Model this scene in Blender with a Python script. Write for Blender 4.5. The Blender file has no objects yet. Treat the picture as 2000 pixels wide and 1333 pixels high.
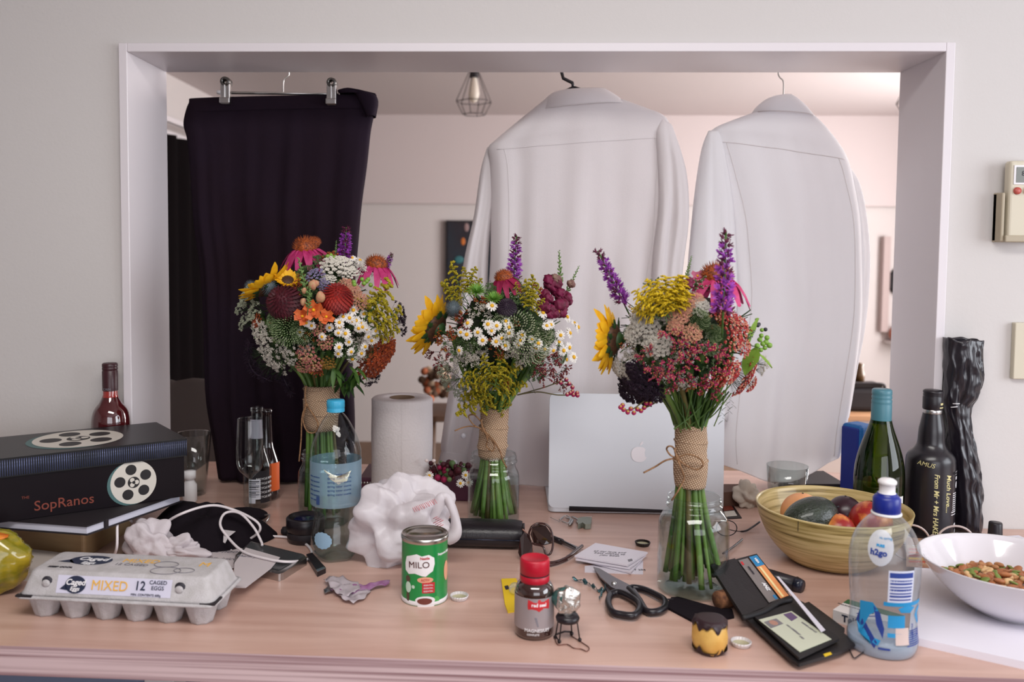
import bpy, math, random
from mathutils import Matrix, Vector, noise
PI = math.pi
scene = bpy.context.scene
COL = scene.collection
random.seed(11)

# ---------------------------------------------------------------- camera
F, CX, CY = 1700.0, 935.2, 586.2            # focal length and principal point in photo pixels (2000 wide)
CAMZ, CT = 1.45, 0.95                       # camera height, counter top height
CAMP = Vector((0, 0, CAMZ))
RC = Matrix.Rotation(.0376, 3, 'Z') @ Matrix.Rotation(PI/2-.0559, 3, 'X') @ Matrix.Rotation(.0082, 3, 'Z')
cd = bpy.data.cameras.new('camera'); cam = bpy.data.objects.new('camera', cd); COL.objects.link(cam)
cam.matrix_world = Matrix.Translation(CAMP) @ RC.to_4x4()
cd.sensor_width = 36; cd.lens = F/2000*36
cd.shift_x = (1000-CX)/2000; cd.shift_y = (CY-666.5)/2000
cd.clip_start = .05
cd.dof.use_dof = True; cd.dof.focus_distance = 1.48; cd.dof.aperture_fstop = 4.5
scene.camera = cam

# ---------------------------------------------------------------- world, lights, exposure
W = bpy.data.worlds.new('world'); scene.world = W; W.use_nodes = True
W.node_tree.nodes['Background'].inputs[0].default_value = (.62, .68, .80, 1)
W.node_tree.nodes['Background'].inputs[1].default_value = .35
def area(name, loc, rot, sx, sy, power, col):
    l = bpy.data.lights.new(name, 'AREA'); l.shape = 'RECTANGLE'; l.size = sx; l.size_y = sy
    l.energy = power; l.color = col
    o = bpy.data.objects.new(name, l); o.location = loc; o.rotation_euler = rot; COL.objects.link(o)
    return o
# daylight through the kitchen window (right), the glass door behind the camera and the far room's window (right)
area('kitchen_window_daylight', (2.36, .25, 1.65), (0, math.radians(90), 0), 1.15, 1.7, 27, (.90, .94, 1))
area('garden_door_daylight', (.8, -2.36, 1.45), (math.radians(90), 0, 0), 2.3, 1.7, 24, (.96, .95, 1))
area('far_room_daylight', (3.36, 3.9, 1.5), (0, math.radians(90), 0), 1.6, 2.6, 146, (1, .97, .95))
area('added_overhead_fill', (.1, .15, 2.40), (0, 0, 0), 1.3, .5, 19, (1, .97, .93))  # added overhead fill to brighten the counter, not a known lamp
vs = scene.view_settings
vs.view_transform = 'Standard'; vs.look = 'None'; vs.gamma = 1; vs.exposure = 0.48; vs.use_curve_mapping = False
scene.cycles.transparent_max_bounces = 32
scene.cycles.caustics_refractive = False

# ---------------------------------------------------------------- placing helpers (pixel of the photo + a plane -> point)
def ray(px, py):
    return (RC @ Vector(((px-CX)/F, -(py-CY)/F, -1))).normalized()
def pt(px, py, Y):
    d = ray(px, py); return CAMP + d*(Y/d.y)
def hp(px, py, h=0.0):
    d = ray(px, py); return CAMP + d*((CT+h-CAMZ)/d.z)
def sp(px, py, h=0.0):
    p = hp(px, py, h); return p, p.y/F

# ---------------------------------------------------------------- colours and materials
def lin(c):
    r = []
    for v in c[:3]:
        v /= 255.0
        r.append(v/12.92 if v <= .04045 else ((v+.055)/1.055)**2.4)
    return (*r, 1)
MATS = {}
def mat(name, col=(200, 200, 200), rough=.5, metal=0, col2=None, vs_=12, bump=0, bs=60, trl=0, st=(1, 1, 1), spec=.5, coat=0, det=4, lo=.35, hi=.65, sheen=0):
    if name in MATS: return MATS[name]
    m = bpy.data.materials.new(name); m.use_nodes = True; MATS[name] = m
    nt = m.node_tree; N = nt.nodes; L = nt.links; b = N['Principled BSDF']; out = N['Material Output']
    b.inputs['Base Color'].default_value = lin(col); b.inputs['Roughness'].default_value = rough
    b.inputs['Metallic'].default_value = metal; b.inputs['Specular IOR Level'].default_value = spec
    b.inputs['Coat Weight'].default_value = coat
    if sheen: b.inputs['Sheen Weight'].default_value = sheen
    if col2 or bump:
        tc = N.new('ShaderNodeTexCoord'); mp = N.new('ShaderNodeMapping'); mp.inputs['Scale'].default_value = st
        L.new(tc.outputs['Object'], mp.inputs['Vector'])
    cs = None
    if col2:
        n = N.new('ShaderNodeTexNoise'); n.inputs['Scale'].default_value = vs_; n.inputs['Detail'].default_value = det
        L.new(mp.outputs[0], n.inputs['Vector'])
        r = N.new('ShaderNodeValToRGB'); r.color_ramp.elements[0].color = lin(col); r.color_ramp.elements[1].color = lin(col2)
        r.color_ramp.elements[0].position = lo; r.color_ramp.elements[1].position = hi
        L.new(n.outputs['Fac'], r.inputs[0]); L.new(r.outputs[0], b.inputs['Base Color']); cs = r.outputs[0]
    if bump:
        n2 = N.new('ShaderNodeTexNoise'); n2.inputs['Scale'].default_value = bs; n2.inputs['Detail'].default_value = 3
        L.new(mp.outputs[0], n2.inputs['Vector'])
        bp = N.new('ShaderNodeBump'); bp.inputs['Strength'].default_value = bump; bp.inputs['Distance'].default_value = .002
        L.new(n2.outputs['Fac'], bp.inputs['Height']); L.new(bp.outputs[0], b.inputs['Normal'])
    if trl:
        t = N.new('ShaderNodeBsdfTranslucent'); t.inputs[0].default_value = lin(col)
        if cs: L.new(cs, t.inputs[0])
        mx = N.new('ShaderNodeMixShader'); mx.inputs[0].default_value = trl
        L.new(b.outputs[0], mx.inputs[1]); L.new(t.outputs[0], mx.inputs[2]); L.new(mx.outputs[0], out.inputs[0])
    return m
def thin(name, tint=(245, 248, 250), rough=.03, haze=0, hcol=(230, 232, 240), ior=1.5, bump=0, bs=40):
    """thin clear wall: transparent with a mirror film, optionally milky"""
    if name in MATS: return MATS[name]
    m = bpy.data.materials.new(name); m.use_nodes = True; MATS[name] = m
    nt = m.node_tree; N = nt.nodes; L = nt.links; N.remove(N['Principled BSDF']); out = N['Material Output']
    t = N.new('ShaderNodeBsdfTransparent'); t.inputs[0].default_value = lin(tint)
    g = N.new('ShaderNodeBsdfGlossy'); g.inputs['Roughness'].default_value = rough
    lw = N.new('ShaderNodeLayerWeight'); lw.inputs[0].default_value = .5          # film reflection, same from both sides
    pw = N.new('ShaderNodeMath'); pw.operation = 'POWER'; pw.inputs[1].default_value = 4.0; L.new(lw.outputs['Facing'], pw.inputs[0])
    f0 = ((ior-1)/(ior+1))**2
    ma_ = N.new('ShaderNodeMath'); ma_.operation = 'MULTIPLY_ADD'; ma_.inputs[1].default_value = .85-f0; ma_.inputs[2].default_value = f0; ma_.use_clamp = True
    L.new(pw.outputs[0], ma_.inputs[0])
    mx = N.new('ShaderNodeMixShader'); L.new(ma_.outputs[0], mx.inputs[0])
    L.new(t.outputs[0], mx.inputs[1]); L.new(g.outputs[0], mx.inputs[2]); last = mx.outputs[0]
    if bump:
        tc = N.new('ShaderNodeTexCoord'); n2 = N.new('ShaderNodeTexNoise'); n2.inputs['Scale'].default_value = bs
        L.new(tc.outputs['Object'], n2.inputs['Vector'])
        bp = N.new('ShaderNodeBump'); bp.inputs['Strength'].default_value = bump; bp.inputs['Distance'].default_value = .004
        L.new(n2.outputs['Fac'], bp.inputs['Height']); L.new(bp.outputs[0], g.inputs['Normal']); L.new(bp.outputs[0], lw.inputs['Normal'])
    if haze:
        d = N.new('ShaderNodeBsdfDiffuse'); d.inputs[0].default_value = lin(hcol)
        m2 = N.new('ShaderNodeMixShader'); m2.inputs[0].default_value = haze
        L.new(last, m2.inputs[1]); L.new(d.outputs[0], m2.inputs[2]); last = m2.outputs[0]
    L.new(last, out.inputs[0])
    return m

# ---------------------------------------------------------------- mesh builder
class G:
    def __init__(s): s.v = []; s.f = []; s.m = []; s.mi = 0; s.T = Matrix.Identity(4)
    def add(s, vs, fs, mi=None):
        n = len(s.v); T = s.T
        s.v += [tuple(T @ Vector(p)) for p in vs]; s.f += [tuple(i+n for i in f) for f in fs]
        s.m += [s.mi if mi is None else mi]*len(fs)
        return s
    def box(s, c, d, mi=None, rz=0, M=None):
        x, y, z = d[0]/2, d[1]/2, d[2]/2
        R = Matrix.Translation(c) @ (M.to_4x4() if M else Matrix.Rotation(rz, 4, 'Z'))
        vs = [R @ Vector(p) for p in ((-x,-y,-z),(x,-y,-z),(x,y,-z),(-x,y,-z),(-x,-y,z),(x,-y,z),(x,y,z),(-x,y,z))]
        return s.add(vs, [(0,3,2,1),(4,5,6,7),(0,1,5,4),(1,2,6,5),(2,3,7,6),(3,0,4,7)], mi)
    def lathe(s, prof, seg=32, c=(0,0,0), mi=None, fn=None, a0=0, a1=2*PI):
        vs = []; fs = []; full = abs(a1-a0-2*PI) < 1e-6; n = seg if full else seg+1; k = len(prof)
        for i in range(n):
            a = a0+(a1-a0)*i/seg
            for r, z in prof:
                q = fn(a, r, z) if fn else r
                vs.append((c[0]+q*math.cos(a), c[1]+q*math.sin(a), c[2]+z))
        for i in range(seg):
            j = (i+1) % n
            for t in range(k-1):
                fs.append((i*k+t, j*k+t, j*k+t+1, i*k+t+1))
        return s.add(vs, fs, mi)
    def tube(s, P, r=.002, seg=8, mi=None, cap=True, flat=1):
        P = [Vector(p) for p in P]; n = len(P); vs = []; fs = []
        up = Vector((0, 0, 1)); prev = None
        for i, p in enumerate(P):
            t = (P[min(i+1, n-1)]-P[max(i-1, 0)])
            t = t.normalized() if t.length > 1e-9 else Vector((0, 0, 1))
            if prev is None:
                a = t.orthogonal().normalized() if abs(t.z) > .95 else t.cross(up).normalized()
            else:
                a = (prev - t*prev.dot(t)); a = a.normalized() if a.length > 1e-6 else t.orthogonal().normalized()
            prev = a; b = t.cross(a)
            rr = r[i] if isinstance(r, (list, tuple)) else r
            for k in range(seg):
                w = 2*PI*k/seg; vs.append(p+a*math.cos(w)*rr+b*math.sin(w)*rr*flat)
        for i in range(n-1):
            for k in range(seg):
                q = (k+1) % seg; fs.append((i*seg+k, i*seg+q, (i+1)*seg+q, (i+1)*seg+k))
        if cap: fs += [tuple(range(seg-1, -1, -1)), tuple((n-1)*seg+k for k in range(seg))]
        return s.add(vs, fs, mi)
    def ball(s, c, r, nu=10, nv=6, mi=None, sc=(1,1,1), fn=None, M=None):
        vs = []; fs = []
        for j in range(nv+1):
            ph = PI*j/nv
            for i in range(nu):
                th = 2*PI*i/nu
                d = Vector((math.sin(ph)*math.cos(th), math.sin(ph)*math.sin(th), math.cos(ph)))
                q = r*(fn(d) if fn else 1)
                p = Vector((d.x*q*sc[0], d.y*q*sc[1], d.z*q*sc[2]))
                if M: p = M @ p
                vs.append(p+Vector(c))
        for j in range(nv):
            for i in range(nu):
                k = (i+1) % nu; fs.append((j*nu+i, (j+1)*nu+i, (j+1)*nu+k, j*nu+k))
        return s.add(vs, fs, mi)
    def octa(s, c, r, mi=None):
        x, y, z = c
        return s.add([(x+r,y,z),(x-r,y,z),(x,y+r,z),(x,y-r,z),(x,y,z+r),(x,y,z-r)],
                     [(0,2,4),(2,1,4),(1,3,4),(3,0,4),(2,0,5),(1,2,5),(3,1,5),(0,3,5)], mi)
    def prism(s, P, dv, mi=None, mi2=None):
        P = [Vector(p) for p in P]; n = len(P); dv = Vector(dv)
        s.add(P+[p+dv for p in P], [tuple(range(n-1, -1, -1)), tuple(range(n, 2*n))], mi)
        return s.add(P+[p+dv for p in P], [(i, (i+1) % n, n+(i+1) % n, n+i) for i in range(n)], mi if mi2 is None else mi2)
    def grid(s, fn, nu, nv, mi=None, wrap=False):
        vs = [fn(i/nu, j/nv) for j in range(nv+1) for i in range(nu+(0 if wrap else 1))]
        w = nu if wrap else nu+1
        fs = [(j*w+i, j*w+(i+1) % w, (j+1)*w+(i+1) % w, (j+1)*w+i) for j in range(nv) for i in range(nu)]
        return s.add(vs, fs, mi)
    def mesh(s, name, mats, smooth=True):
        me = bpy.data.meshes.new(name); me.from_pydata(s.v, [], s.f)
        for m in (mats if isinstance(mats, (list, tuple)) else [mats]): me.materials.append(m)
        me.polygons.foreach_set('material_index', s.m)
        me.polygons.foreach_set('use_smooth', [smooth]*len(s.f)); me.update()
        return me
    def build(s, name, mats, parent=None, smooth=True, bevel=0, sub=0, label=None, weld=False, solid=0, loc=None):
        o = bpy.data.objects.new(name, s.mesh(name, mats, smooth)); COL.objects.link(o)
        if parent: o.parent = parent
        if loc is not None: o.location = loc
        if weld:
            w = o.modifiers.new('w', 'WELD'); w.merge_threshold = .00005
        if sub:
            w = o.modifiers.new('s', 'SUBSURF'); w.levels = sub; w.render_levels = sub
        if solid:
            w = o.modifiers.new('t', 'SOLIDIFY'); w.thickness = solid; w.offset = 0
        if bevel:
            w = o.modifiers.new('b', 'BEVEL'); w.width = bevel; w.segments = 3; w.limit_method = 'ANGLE'
        if label: o['label'] = label
        return o
def thing(name, label, cat, loc=(0,0,0), rz=0, group=None):
    o = bpy.data.objects.new(name, None); COL.objects.link(o); o.location = loc; o.rotation_euler = (0, 0, rz)
    o.empty_display_size = .02
    return tag(o, label, cat, group)
def tag(o, label, cat, group=None):
    o['label'] = label; o['category'] = cat
    if group: o['group'] = group
    return o
def struct(o): o['kind'] = 'structure'; return o
def arc(P, n=6):
    """smooth a polyline (Catmull-Rom)"""
    P = [Vector(p) for p in P]; out = []
    for i in range(len(P)-1):
        a = P[max(i-1, 0)]; b = P[i]; c = P[i+1]; d = P[min(i+2, len(P)-1)]
        for k in range(n):
            t = k/n
            out.append(.5*((2*b)+(c-a)*t+(2*a-5*b+4*c-d)*t*t+(3*b-a-3*c+d)*t**3))
    return out+[P[-1]]
def text(s, size, m, parent, M, name='printed_text', R=None, bold=0, shear=0, al='CENTER', ext=.0002, sx=1, wrapf=None):
    """lettering as a thin mesh; M maps its plane, R bends it round a vertical cylinder of that radius"""
    cu = bpy.data.curves.new(name, 'FONT'); cu.body = s; cu.size = size; cu.align_x = al; cu.align_y = 'CENTER'
    cu.extrude = ext; cu.offset = bold; cu.shear = shear; cu.resolution_u = 3
    t = bpy.data.objects.new('t', cu); me = bpy.data.meshes.new_from_object(t)
    for v in me.vertices:
        p = v.co.copy(); p.x *= sx
        if wrapf: p = wrapf(p)
        elif R:
            a0, zc, rot = M
            if rot: p.x, p.y = p.x*math.cos(rot)-p.y*math.sin(rot), p.x*math.sin(rot)+p.y*math.cos(rot)
            rr = (R(zc+p.y) if callable(R) else R); a = a0+p.x/rr
            p = Vector(((rr+.0003+p.z)*math.sin(a), -(rr+.0003+p.z)*math.cos(a), zc+p.y))
        else: p = M @ p
        v.co = p
    me.materials.clear(); me.materials.append(m); me.update()
    bpy.data.objects.remove(t); bpy.data.curves.remove(cu)
    o = bpy.data.objects.new(name, me); COL.objects.link(o); o.parent = parent
    return o
def cpatch(g, R, a0, z0, a1, z1, mi=0, nu=10, nv=4, e=.0002):
    """rectangle printed on a vertical cylinder, angles measured from the side facing the camera"""
    def fn(u, v):
        a = a0+(a1-a0)*u; z = z0+(z1-z0)*v; r = (R(z) if callable(R) else R)+e
        return (r*math.sin(a), -r*math.cos(a), z)
    return g.grid(fn, nu, nv, mi)
def cblob(g, R, ac, zc, pts, mi=0, rings=4, e=.0004):
    """star shaped outline (metres) printed on a cylinder"""
    n = len(pts)
    def fn(u, v):
        k = int(round(u*n)) % n; x, y = pts[k]; t = max(v, .001); z = zc+y*t
        r = (R(z) if callable(R) else R)+e; a = ac+x*t/r
        return (r*math.sin(a), -r*math.cos(a), z)
    return g.grid(fn, n, rings, mi, wrap=True)
def ell(rx, ry, n=24): return [(rx*math.cos(2*PI*k/n), ry*math.sin(2*PI*k/n)) for k in range(n)]
def plane_m(o, x, y):
    """4x4 with origin o, x axis along x, y axis towards y"""
    x = Vector(x).normalized(); y = Vector(y); z = x.cross(y).normalized(); y = z.cross(x)
    M = Matrix.Identity(4)
    for i in range(3): M[i][0] = x[i]; M[i][1] = y[i]; M[i][2] = z[i]; M[i][3] = o[i]
    return M
def basis(d):
    d = Vector(d).normalized(); a = Vector((0, 0, 1)).cross(d)
    a = a.normalized() if a.length > .05 else Vector((1, 0, 0)); b = d.cross(a)
    return Matrix(((a.x, b.x, d.x), (a.y, b.y, d.y), (a.z, b.z, d.z)))
def folds(d, amp, seed, n=9, f0=1.6, f1=4.5):
    R_ = random.Random(seed); s = 0
    for i in range(n):
        k = Vector((R_.gauss(0, 1), R_.gauss(0, 1), R_.gauss(0, 1))).normalized(); f = R_.uniform(f0, f1); x = (k.dot(d)*f+R_.random()*4+.5*noise.noise(d*1.5+k)) % 2
        s += (abs(x-1)*2-1)/f
    return 1+amp*s
def crumple(d, amp, fr=3, seed=0):
    p = d*fr+Vector((seed, seed*.7, 0))
    return 1+amp*(1-2*abs(noise.noise(p)))+amp*.45*(1-2*abs(noise.noise(p*2.3)))

# ---------------------------------------------------------------- shared materials
m_wall = mat('matt_white_wall', (206, 202, 200), .85, bump=.12, bs=160)
m_trim = mat('white_gloss_trim', (222, 216, 220), .38)
m_black = mat('black_plastic', (26, 20, 26), .35)
m_blackm = mat('matt_black', (28, 21, 27), .7)
m_white = mat('white_plastic', (232, 230, 232), .4)
m_paper = mat('white_paper', (226, 220, 222), .8, trl=.15)
m_ink = mat('black_ink', (38, 34, 44), .6)
m_inkg = mat('grey_ink', (120, 116, 124), .6)
m_glass = thin('clear_glass', (246, 249, 249), .02)
m_glassb = thin('clear_thick_glass', (240, 244, 243), .03, ior=1.7)
m_water = thin('water', (240, 245, 244), .0, ior=1.15)
m_steel = mat('brushed_steel', (190, 188, 186), .28, 1)
m_green = mat('leaf_green', (52, 84, 34), .55, col2=(84, 122, 48), vs_=9, trl=.12)
m_dgreen = mat('dark_leaf_green', (30, 54, 24), .55, col2=(46, 78, 34), vs_=9)
m_stem = mat('fresh_stem_green', (58, 88, 34), .45, col2=(116, 148, 66), vs_=18, st=(1, 1, .25))
m_twine = mat('jute_twine', (150, 112, 78), .85, col2=(110, 78, 52), vs_=300)
# ================================================================= the setting
Yw, Yb = 1.604, 1.764                       # front and back face of the partition wall
XL, XR, ZT = -.709, .764, 1.45+.360         # opening
OL, OR, OT = XL-.016, XR+.016, ZT+.016      # outer edge of the casing boards
CE = 2.45
def sbox(name, x0, x1, y0, y1, z0, z1, m, bevel=0, parent=None):
    o = G().box(((x0+x1)/2, (y0+y1)/2, (z0+z1)/2), (x1-x0, y1-y0, z1-z0)).build(name, m, parent, smooth=False, bevel=bevel)
    return o if parent else struct(o)
w = G()
def wb(x0, x1, z0, z1): w.box(((x0+x1)/2, (Yw+Yb)/2, (z0+z1)/2), (x1-x0, Yb-Yw, z1-z0))
wb(-3.2, OL+.002, 0, CE); wb(OR-.002, 3.2, 0, CE); wb(OL+.002, OR-.002, OT-.002, CE); wb(OL+.002, OR-.002, 0, CT-.042)
struct(w.build('wall_partition', m_wall, smooth=False))
e = .012
t = G(); t.box(((XL+OL)/2, (Yw+Yb)/2, (CT+OT)/2), (.016, Yb-Yw+2*e, OT-CT)); struct(t.build('trim_1', m_trim, smooth=False, bevel=.0015))
t = G(); t.box(((XR+OR)/2, (Yw+Yb)/2, (CT+OT)/2), (.016, Yb-Yw+2*e, OT-CT)); struct(t.build('trim_2', m_trim, smooth=False, bevel=.0015))
t = G(); t.box(((XL+XR)/2, (Yw+Yb)/2, (ZT+OT)/2), (XR-XL, Yb-Yw+2*e, .016)); struct(t.build('trim_3', m_trim, smooth=False, bevel=.0015))

m_floor = mat('timber_floor', (96, 70, 52), .5, col2=(122, 92, 68), vs_=6, st=(1, .1, 1))
m_ceil = mat('ceiling_paint', (206, 196, 196), .9)
m_far = mat('far_wall_paint', (210, 203, 202), .9)
sbox('floor', -3.3, 3.5, -2.5, 7, -.05, 0, m_floor)
sbox('ceiling', -3.3, 3.5, -2.5, 7, CE, CE+.05, m_ceil)
# kitchen side
kl = thing('added_light_panel', 'long white light panel added out of view over the kitchen', 'lamp', (.1, .15, CE)); G().box((0, 0, -.02), (1.36, .56, .04)).build('housing', m_white, kl, smooth=False, bevel=.004)  # unseen panel added to house the overhead fill
sbox('wall_left', -3.3, -3.2, -2.5, Yw, 0, CE, m_wall)
g = G()                                     # right wall with a window hole
for a in ((2.45, 2.5, -2.5, -.65, 0, CE), (2.45, 2.5, 1.15, Yw, 0, CE), (2.45, 2.5, -.65, 1.15, 0, 1.05), (2.45, 2.5, -.65, 1.15, 2.25, CE)):
    g.box(((a[0]+a[1])/2, (a[2]+a[3])/2, (a[4]+a[5])/2), (a[1]-a[0], a[3]-a[2], a[5]-a[4]))
struct(g.build('wall_right', m_wall, smooth=False))
g = G()
for y in (-.65, .25, 1.15): g.box((2.43, y, 1.65), (.05, .05, 1.25))
for z in (1.05, 2.25): g.box((2.43, .25, z), (.05, 1.85, .05))
struct(g.build('window_1', m_trim, smooth=False))
g = G()                                     # wall behind the camera with a wide glass door
for a in ((-3.2, -.4, 0, CE), (2.0, 2.45, 0, CE), (-.4, 2.0, 2.35, CE), (-.4, 2.0, 0, .55)):
    g.box(((a[0]+a[1])/2, -2.45, (a[2]+a[3])/2), (a[1]-a[0], .1, a[3]-a[2]))
struct(g.build('wall_back', m_wall, smooth=False))
g = G()
for x in (-.4, .8, 2.0): g.box((x, -2.39, 1.45), (.06, .04, 1.85))
for z in (.57, 2.34): g.box((.8, -2.39, z), (2.4, .04, .05))
struct(g.build('window_2', m_trim, smooth=False))
# far room
YF = 6.5
sbox('wall_far', -2.1, 3.5, YF, YF+.1, 0, CE, m_far)
sbox('trim_4', -2.0, 3.4, YF-.05, YF, 1.80, CE, mat('bulkhead_paint', (206, 194, 194), .9))
g = G()
for a in ((Yb, 2.6, 0, CE), (5.2, YF, 0, CE), (2.6, 5.2, 0, .7), (2.6, 5.2, 2.3, CE)):
    g.box((3.45, (a[0]+a[1])/2, (a[2]+a[3])/2), (.1, a[1]-a[0], a[3]-a[2]))
struct(g.build('wall_far_right', m_far, smooth=False))
g = G()
for y in (2.6, 3.9, 5.2): g.box((3.40, y, 1.5), (.05, .06, 1.65))
for z in (.7, 2.3): g.box((3.40, 3.9, z), (.05, 2.65, .06))
struct(g.build('window_3', m_trim, smooth=False))
XW = -1.98
sbox('wall_far_left', XW-.1, XW, Yb, YF, 0, CE, m_far)
# curtain with its double rail along the far room's left wall
cur = thing('curtain', 'dark floor length curtain on a double white rail along the far left wall', 'curtain', (XW+.1, 4, 0))
m_cur = mat('dark_brown_curtain', (14, 9, 11), .95, spec=.1)
g = G(); g.grid(lambda u, v: (.03*math.sin(u*150)+.01, -2.2+u*4.6, .02+v*2.05), 300, 4)
g.build('curtain_panel', m_cur, cur)
for x, z in ((.05, 2.135), (-.03, 2.085)):
    G().box((x, .1, z), (.03, 4.7, .028)).build('curtain_rail', m_trim, cur, smooth=False, bevel=.003, label='white curtain rail')

# counter: one slab of layered ply running through the opening
def cut(px, py, x):                          # point of the front edge line at world x
    a = hp(0, 1262); b = hp(2000, 1327); k = (x-a.x)/(b.x-a.x); return a.y+(b.y-a.y)*k
m_ply = bpy.data.materials.new('birch_ply_counter'); m_ply.use_nodes = True
def ply():
    N = m_ply.node_tree.nodes; L = m_ply.node_tree.links; b = N['Principled BSDF']
    tc = N.new('ShaderNodeTexCoord'); mp = N.new('ShaderNodeMapping'); mp.inputs['Scale'].default_value = (1.6, 14, 1)
    n = N.new('ShaderNodeTexNoise'); n.inputs['Scale'].default_value = 2.2; n.inputs['Detail'].default_value = 8; n.inputs['Distortion'].default_value = .6
    L.new(tc.outputs['Object'], mp.inputs[0]); L.new(mp.outputs[0], n.inputs['Vector'])
    r = N.new('ShaderNodeValToRGB'); r.color_ramp.elements[0].color = lin((186, 148, 134)); r.color_ramp.elements[1].color = lin((208, 174, 160))
    r.color_ramp.elements[0].position = .3; r.color_ramp.elements[1].position = .68
    L.new(n.outputs['Fac'], r.inputs[0])
    # layers of the ply on the vertical edges
    sx = N.new('ShaderNodeSeparateXYZ'); L.new(tc.outputs['Object'], sx.inputs[0])
    mp2 = N.new('ShaderNodeMapping'); mp2.inputs['Scale'].default_value = (1.2, 1.2, 190)
    n3 = N.new('ShaderNodeTexNoise'); n3.inputs['Scale'].default_value = 1; n3.inputs['Detail'].default_value = 4
    L.new(tc.outputs['Object'], mp2.inputs[0]); L.new(mp2.outputs[0], n3.inputs['Vector'])
    r2 = N.new('ShaderNodeValToRGB'); r2.color_ramp.elements[0].color = lin((146, 112, 116)); r2.color_ramp.elements[1].color = lin((214, 188, 190))
    r2.color_ramp.elements[0].position = .36; r2.color_ramp.elements[1].position = .60
    L.new(n3.outputs['Fac'], r2.inputs[0])
    ge = N.new('ShaderNodeNewGeometry'); sn = N.new('ShaderNodeSeparateXYZ'); L.new(ge.outputs['True Normal'], sn.inputs[0])
    gt = N.new('ShaderNodeMath'); gt.operation = 'GREATER_THAN'; gt.inputs[1].default_value = .5; L.new(sn.outputs[2], gt.inputs[0])
    mx = N.new('ShaderNodeMix'); mx.data_type = 'RGBA'; L.new(gt.outputs[0], mx.inputs['Factor'])
    L.new(r2.outputs[0], mx.inputs['A']); L.new(r.outputs[0], mx.inputs['B']); L.new(mx.outputs['Result'], b.inputs['Base Color'])
    b.inputs['Roughness'].default_value = .33; b.inputs['Coat Weight'].default_value = .15; b.inputs['Coat Roughness'].default_value = .2
ply()
g = G(); zb = CT-.038
g.prism([(-1.5, cut(0,0,-1.5), zb), (1.5, cut(0,0,1.5), zb), (1.5, Yw-.001, zb), (XR-.001, Yw-.001, zb), (XR-.001, 2.0, zb), (XL+.001, 2.0, zb), (XL+.001, Yw-.001, zb), (-1.5, Yw-.001, zb)], (0, 0, .038))
counter = tag(g.build('counter', m_ply, smooth=False, bevel=.0015), 'pink toned layered plywood counter running through the wall opening', 'counter')
# below the counter
xa = pt(292, 1325, 1.3).x; xb = pt(354, 1325, 1.3).x
cab = thing('base_cabinet', 'blue grey cabinet under the left end of the counter', 'cabinet', (-1.1, 1.4, 0))
G().box((0, 0, .455), (2*(xa+1.1), .24, .91)).build('carcass', mat('blue_grey_laminate', (120, 132, 158), .5), cab, smooth=False, bevel=.002)
lg = G().box(((xa+xb)/2, 1.30, .455), (xb-xa-.004, .05, .91)).build('white_post', m_trim, smooth=False, bevel=.002)
tag(lg, 'white square post under the counter beside the blue grey cabinet', 'leg')

# ---- things on the right wall
def on_wall(px, py): return pt(px, py, Yw)
rm = thing('air_conditioner_remote', 'cream remote control with a display in its holder on the right wall', 'remote control', on_wall(1962, 395))
s = Yw/F
m_cream = mat('cream_plastic', (206, 198, 178), .45); m_holder = mat('beige_plastic', (172, 160, 138), .5)
G().box((.022, -.020, 0), (.062, .020, .142)).build('remote_body', m_cream, rm, smooth=False, bevel=.005)
g = G(); g.box((.016, -.006, -.028), (.072, .012, .088)); g.box((-.017, -.014, -.028), (.006, .028, .086)); g.box((.05, -.014, -.028), (.006, .028, .086)); g.box((.016, -.03, -.066), (.06, .006, .012))
g.build('holder', m_holder, rm, smooth=False, bevel=.002, label='beige wall holder')
G().box((.022, -.0305, .046), (.050, .002, .034)).build('display_surround', m_white, rm, smooth=False, bevel=.002)
d = G().box((.022, -.0318, .046), (.042, .001, .027)).build('display', mat('lcd_grey', (132, 136, 132), .2), rm, smooth=False)
text('8 25 A', .012, m_ink, d, Matrix.Translation((.026, -.0326, .048)) @ Matrix.Rotation(PI/2, 4, 'X'))
for k, (x, mm) in enumerate(((.004, mat('red_button', (186, 84, 74), .4)), (.021, m_cream), (.037, m_cream))):
    G().lathe([(0, .003), (.006, .003), (.0065, 0), (.0065, -.002)], 20).build('button', mm, rm, label='red button' if k == 0 else None)
for o, x in zip([o for o in rm.children if o.name.startswith('button')], (.004, .021, .037)):
    o.location = (x, -.031, .018); o.rotation_euler = (PI/2, 0, 0)
sw = thing('light_switch_plate', 'cream rectangular plate on the right wall below the remote', 'switch', on_wall(2010, 685))
G().box((.016, -.006, 0), (.098, .012, .102)).build('plate', m_cream, sw, smooth=False, bevel=.002)
G().box((.03, -.014, 0), (.03, .006, .05)).build('rocker', m_white, sw, smooth=False, bevel=.002)

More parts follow.
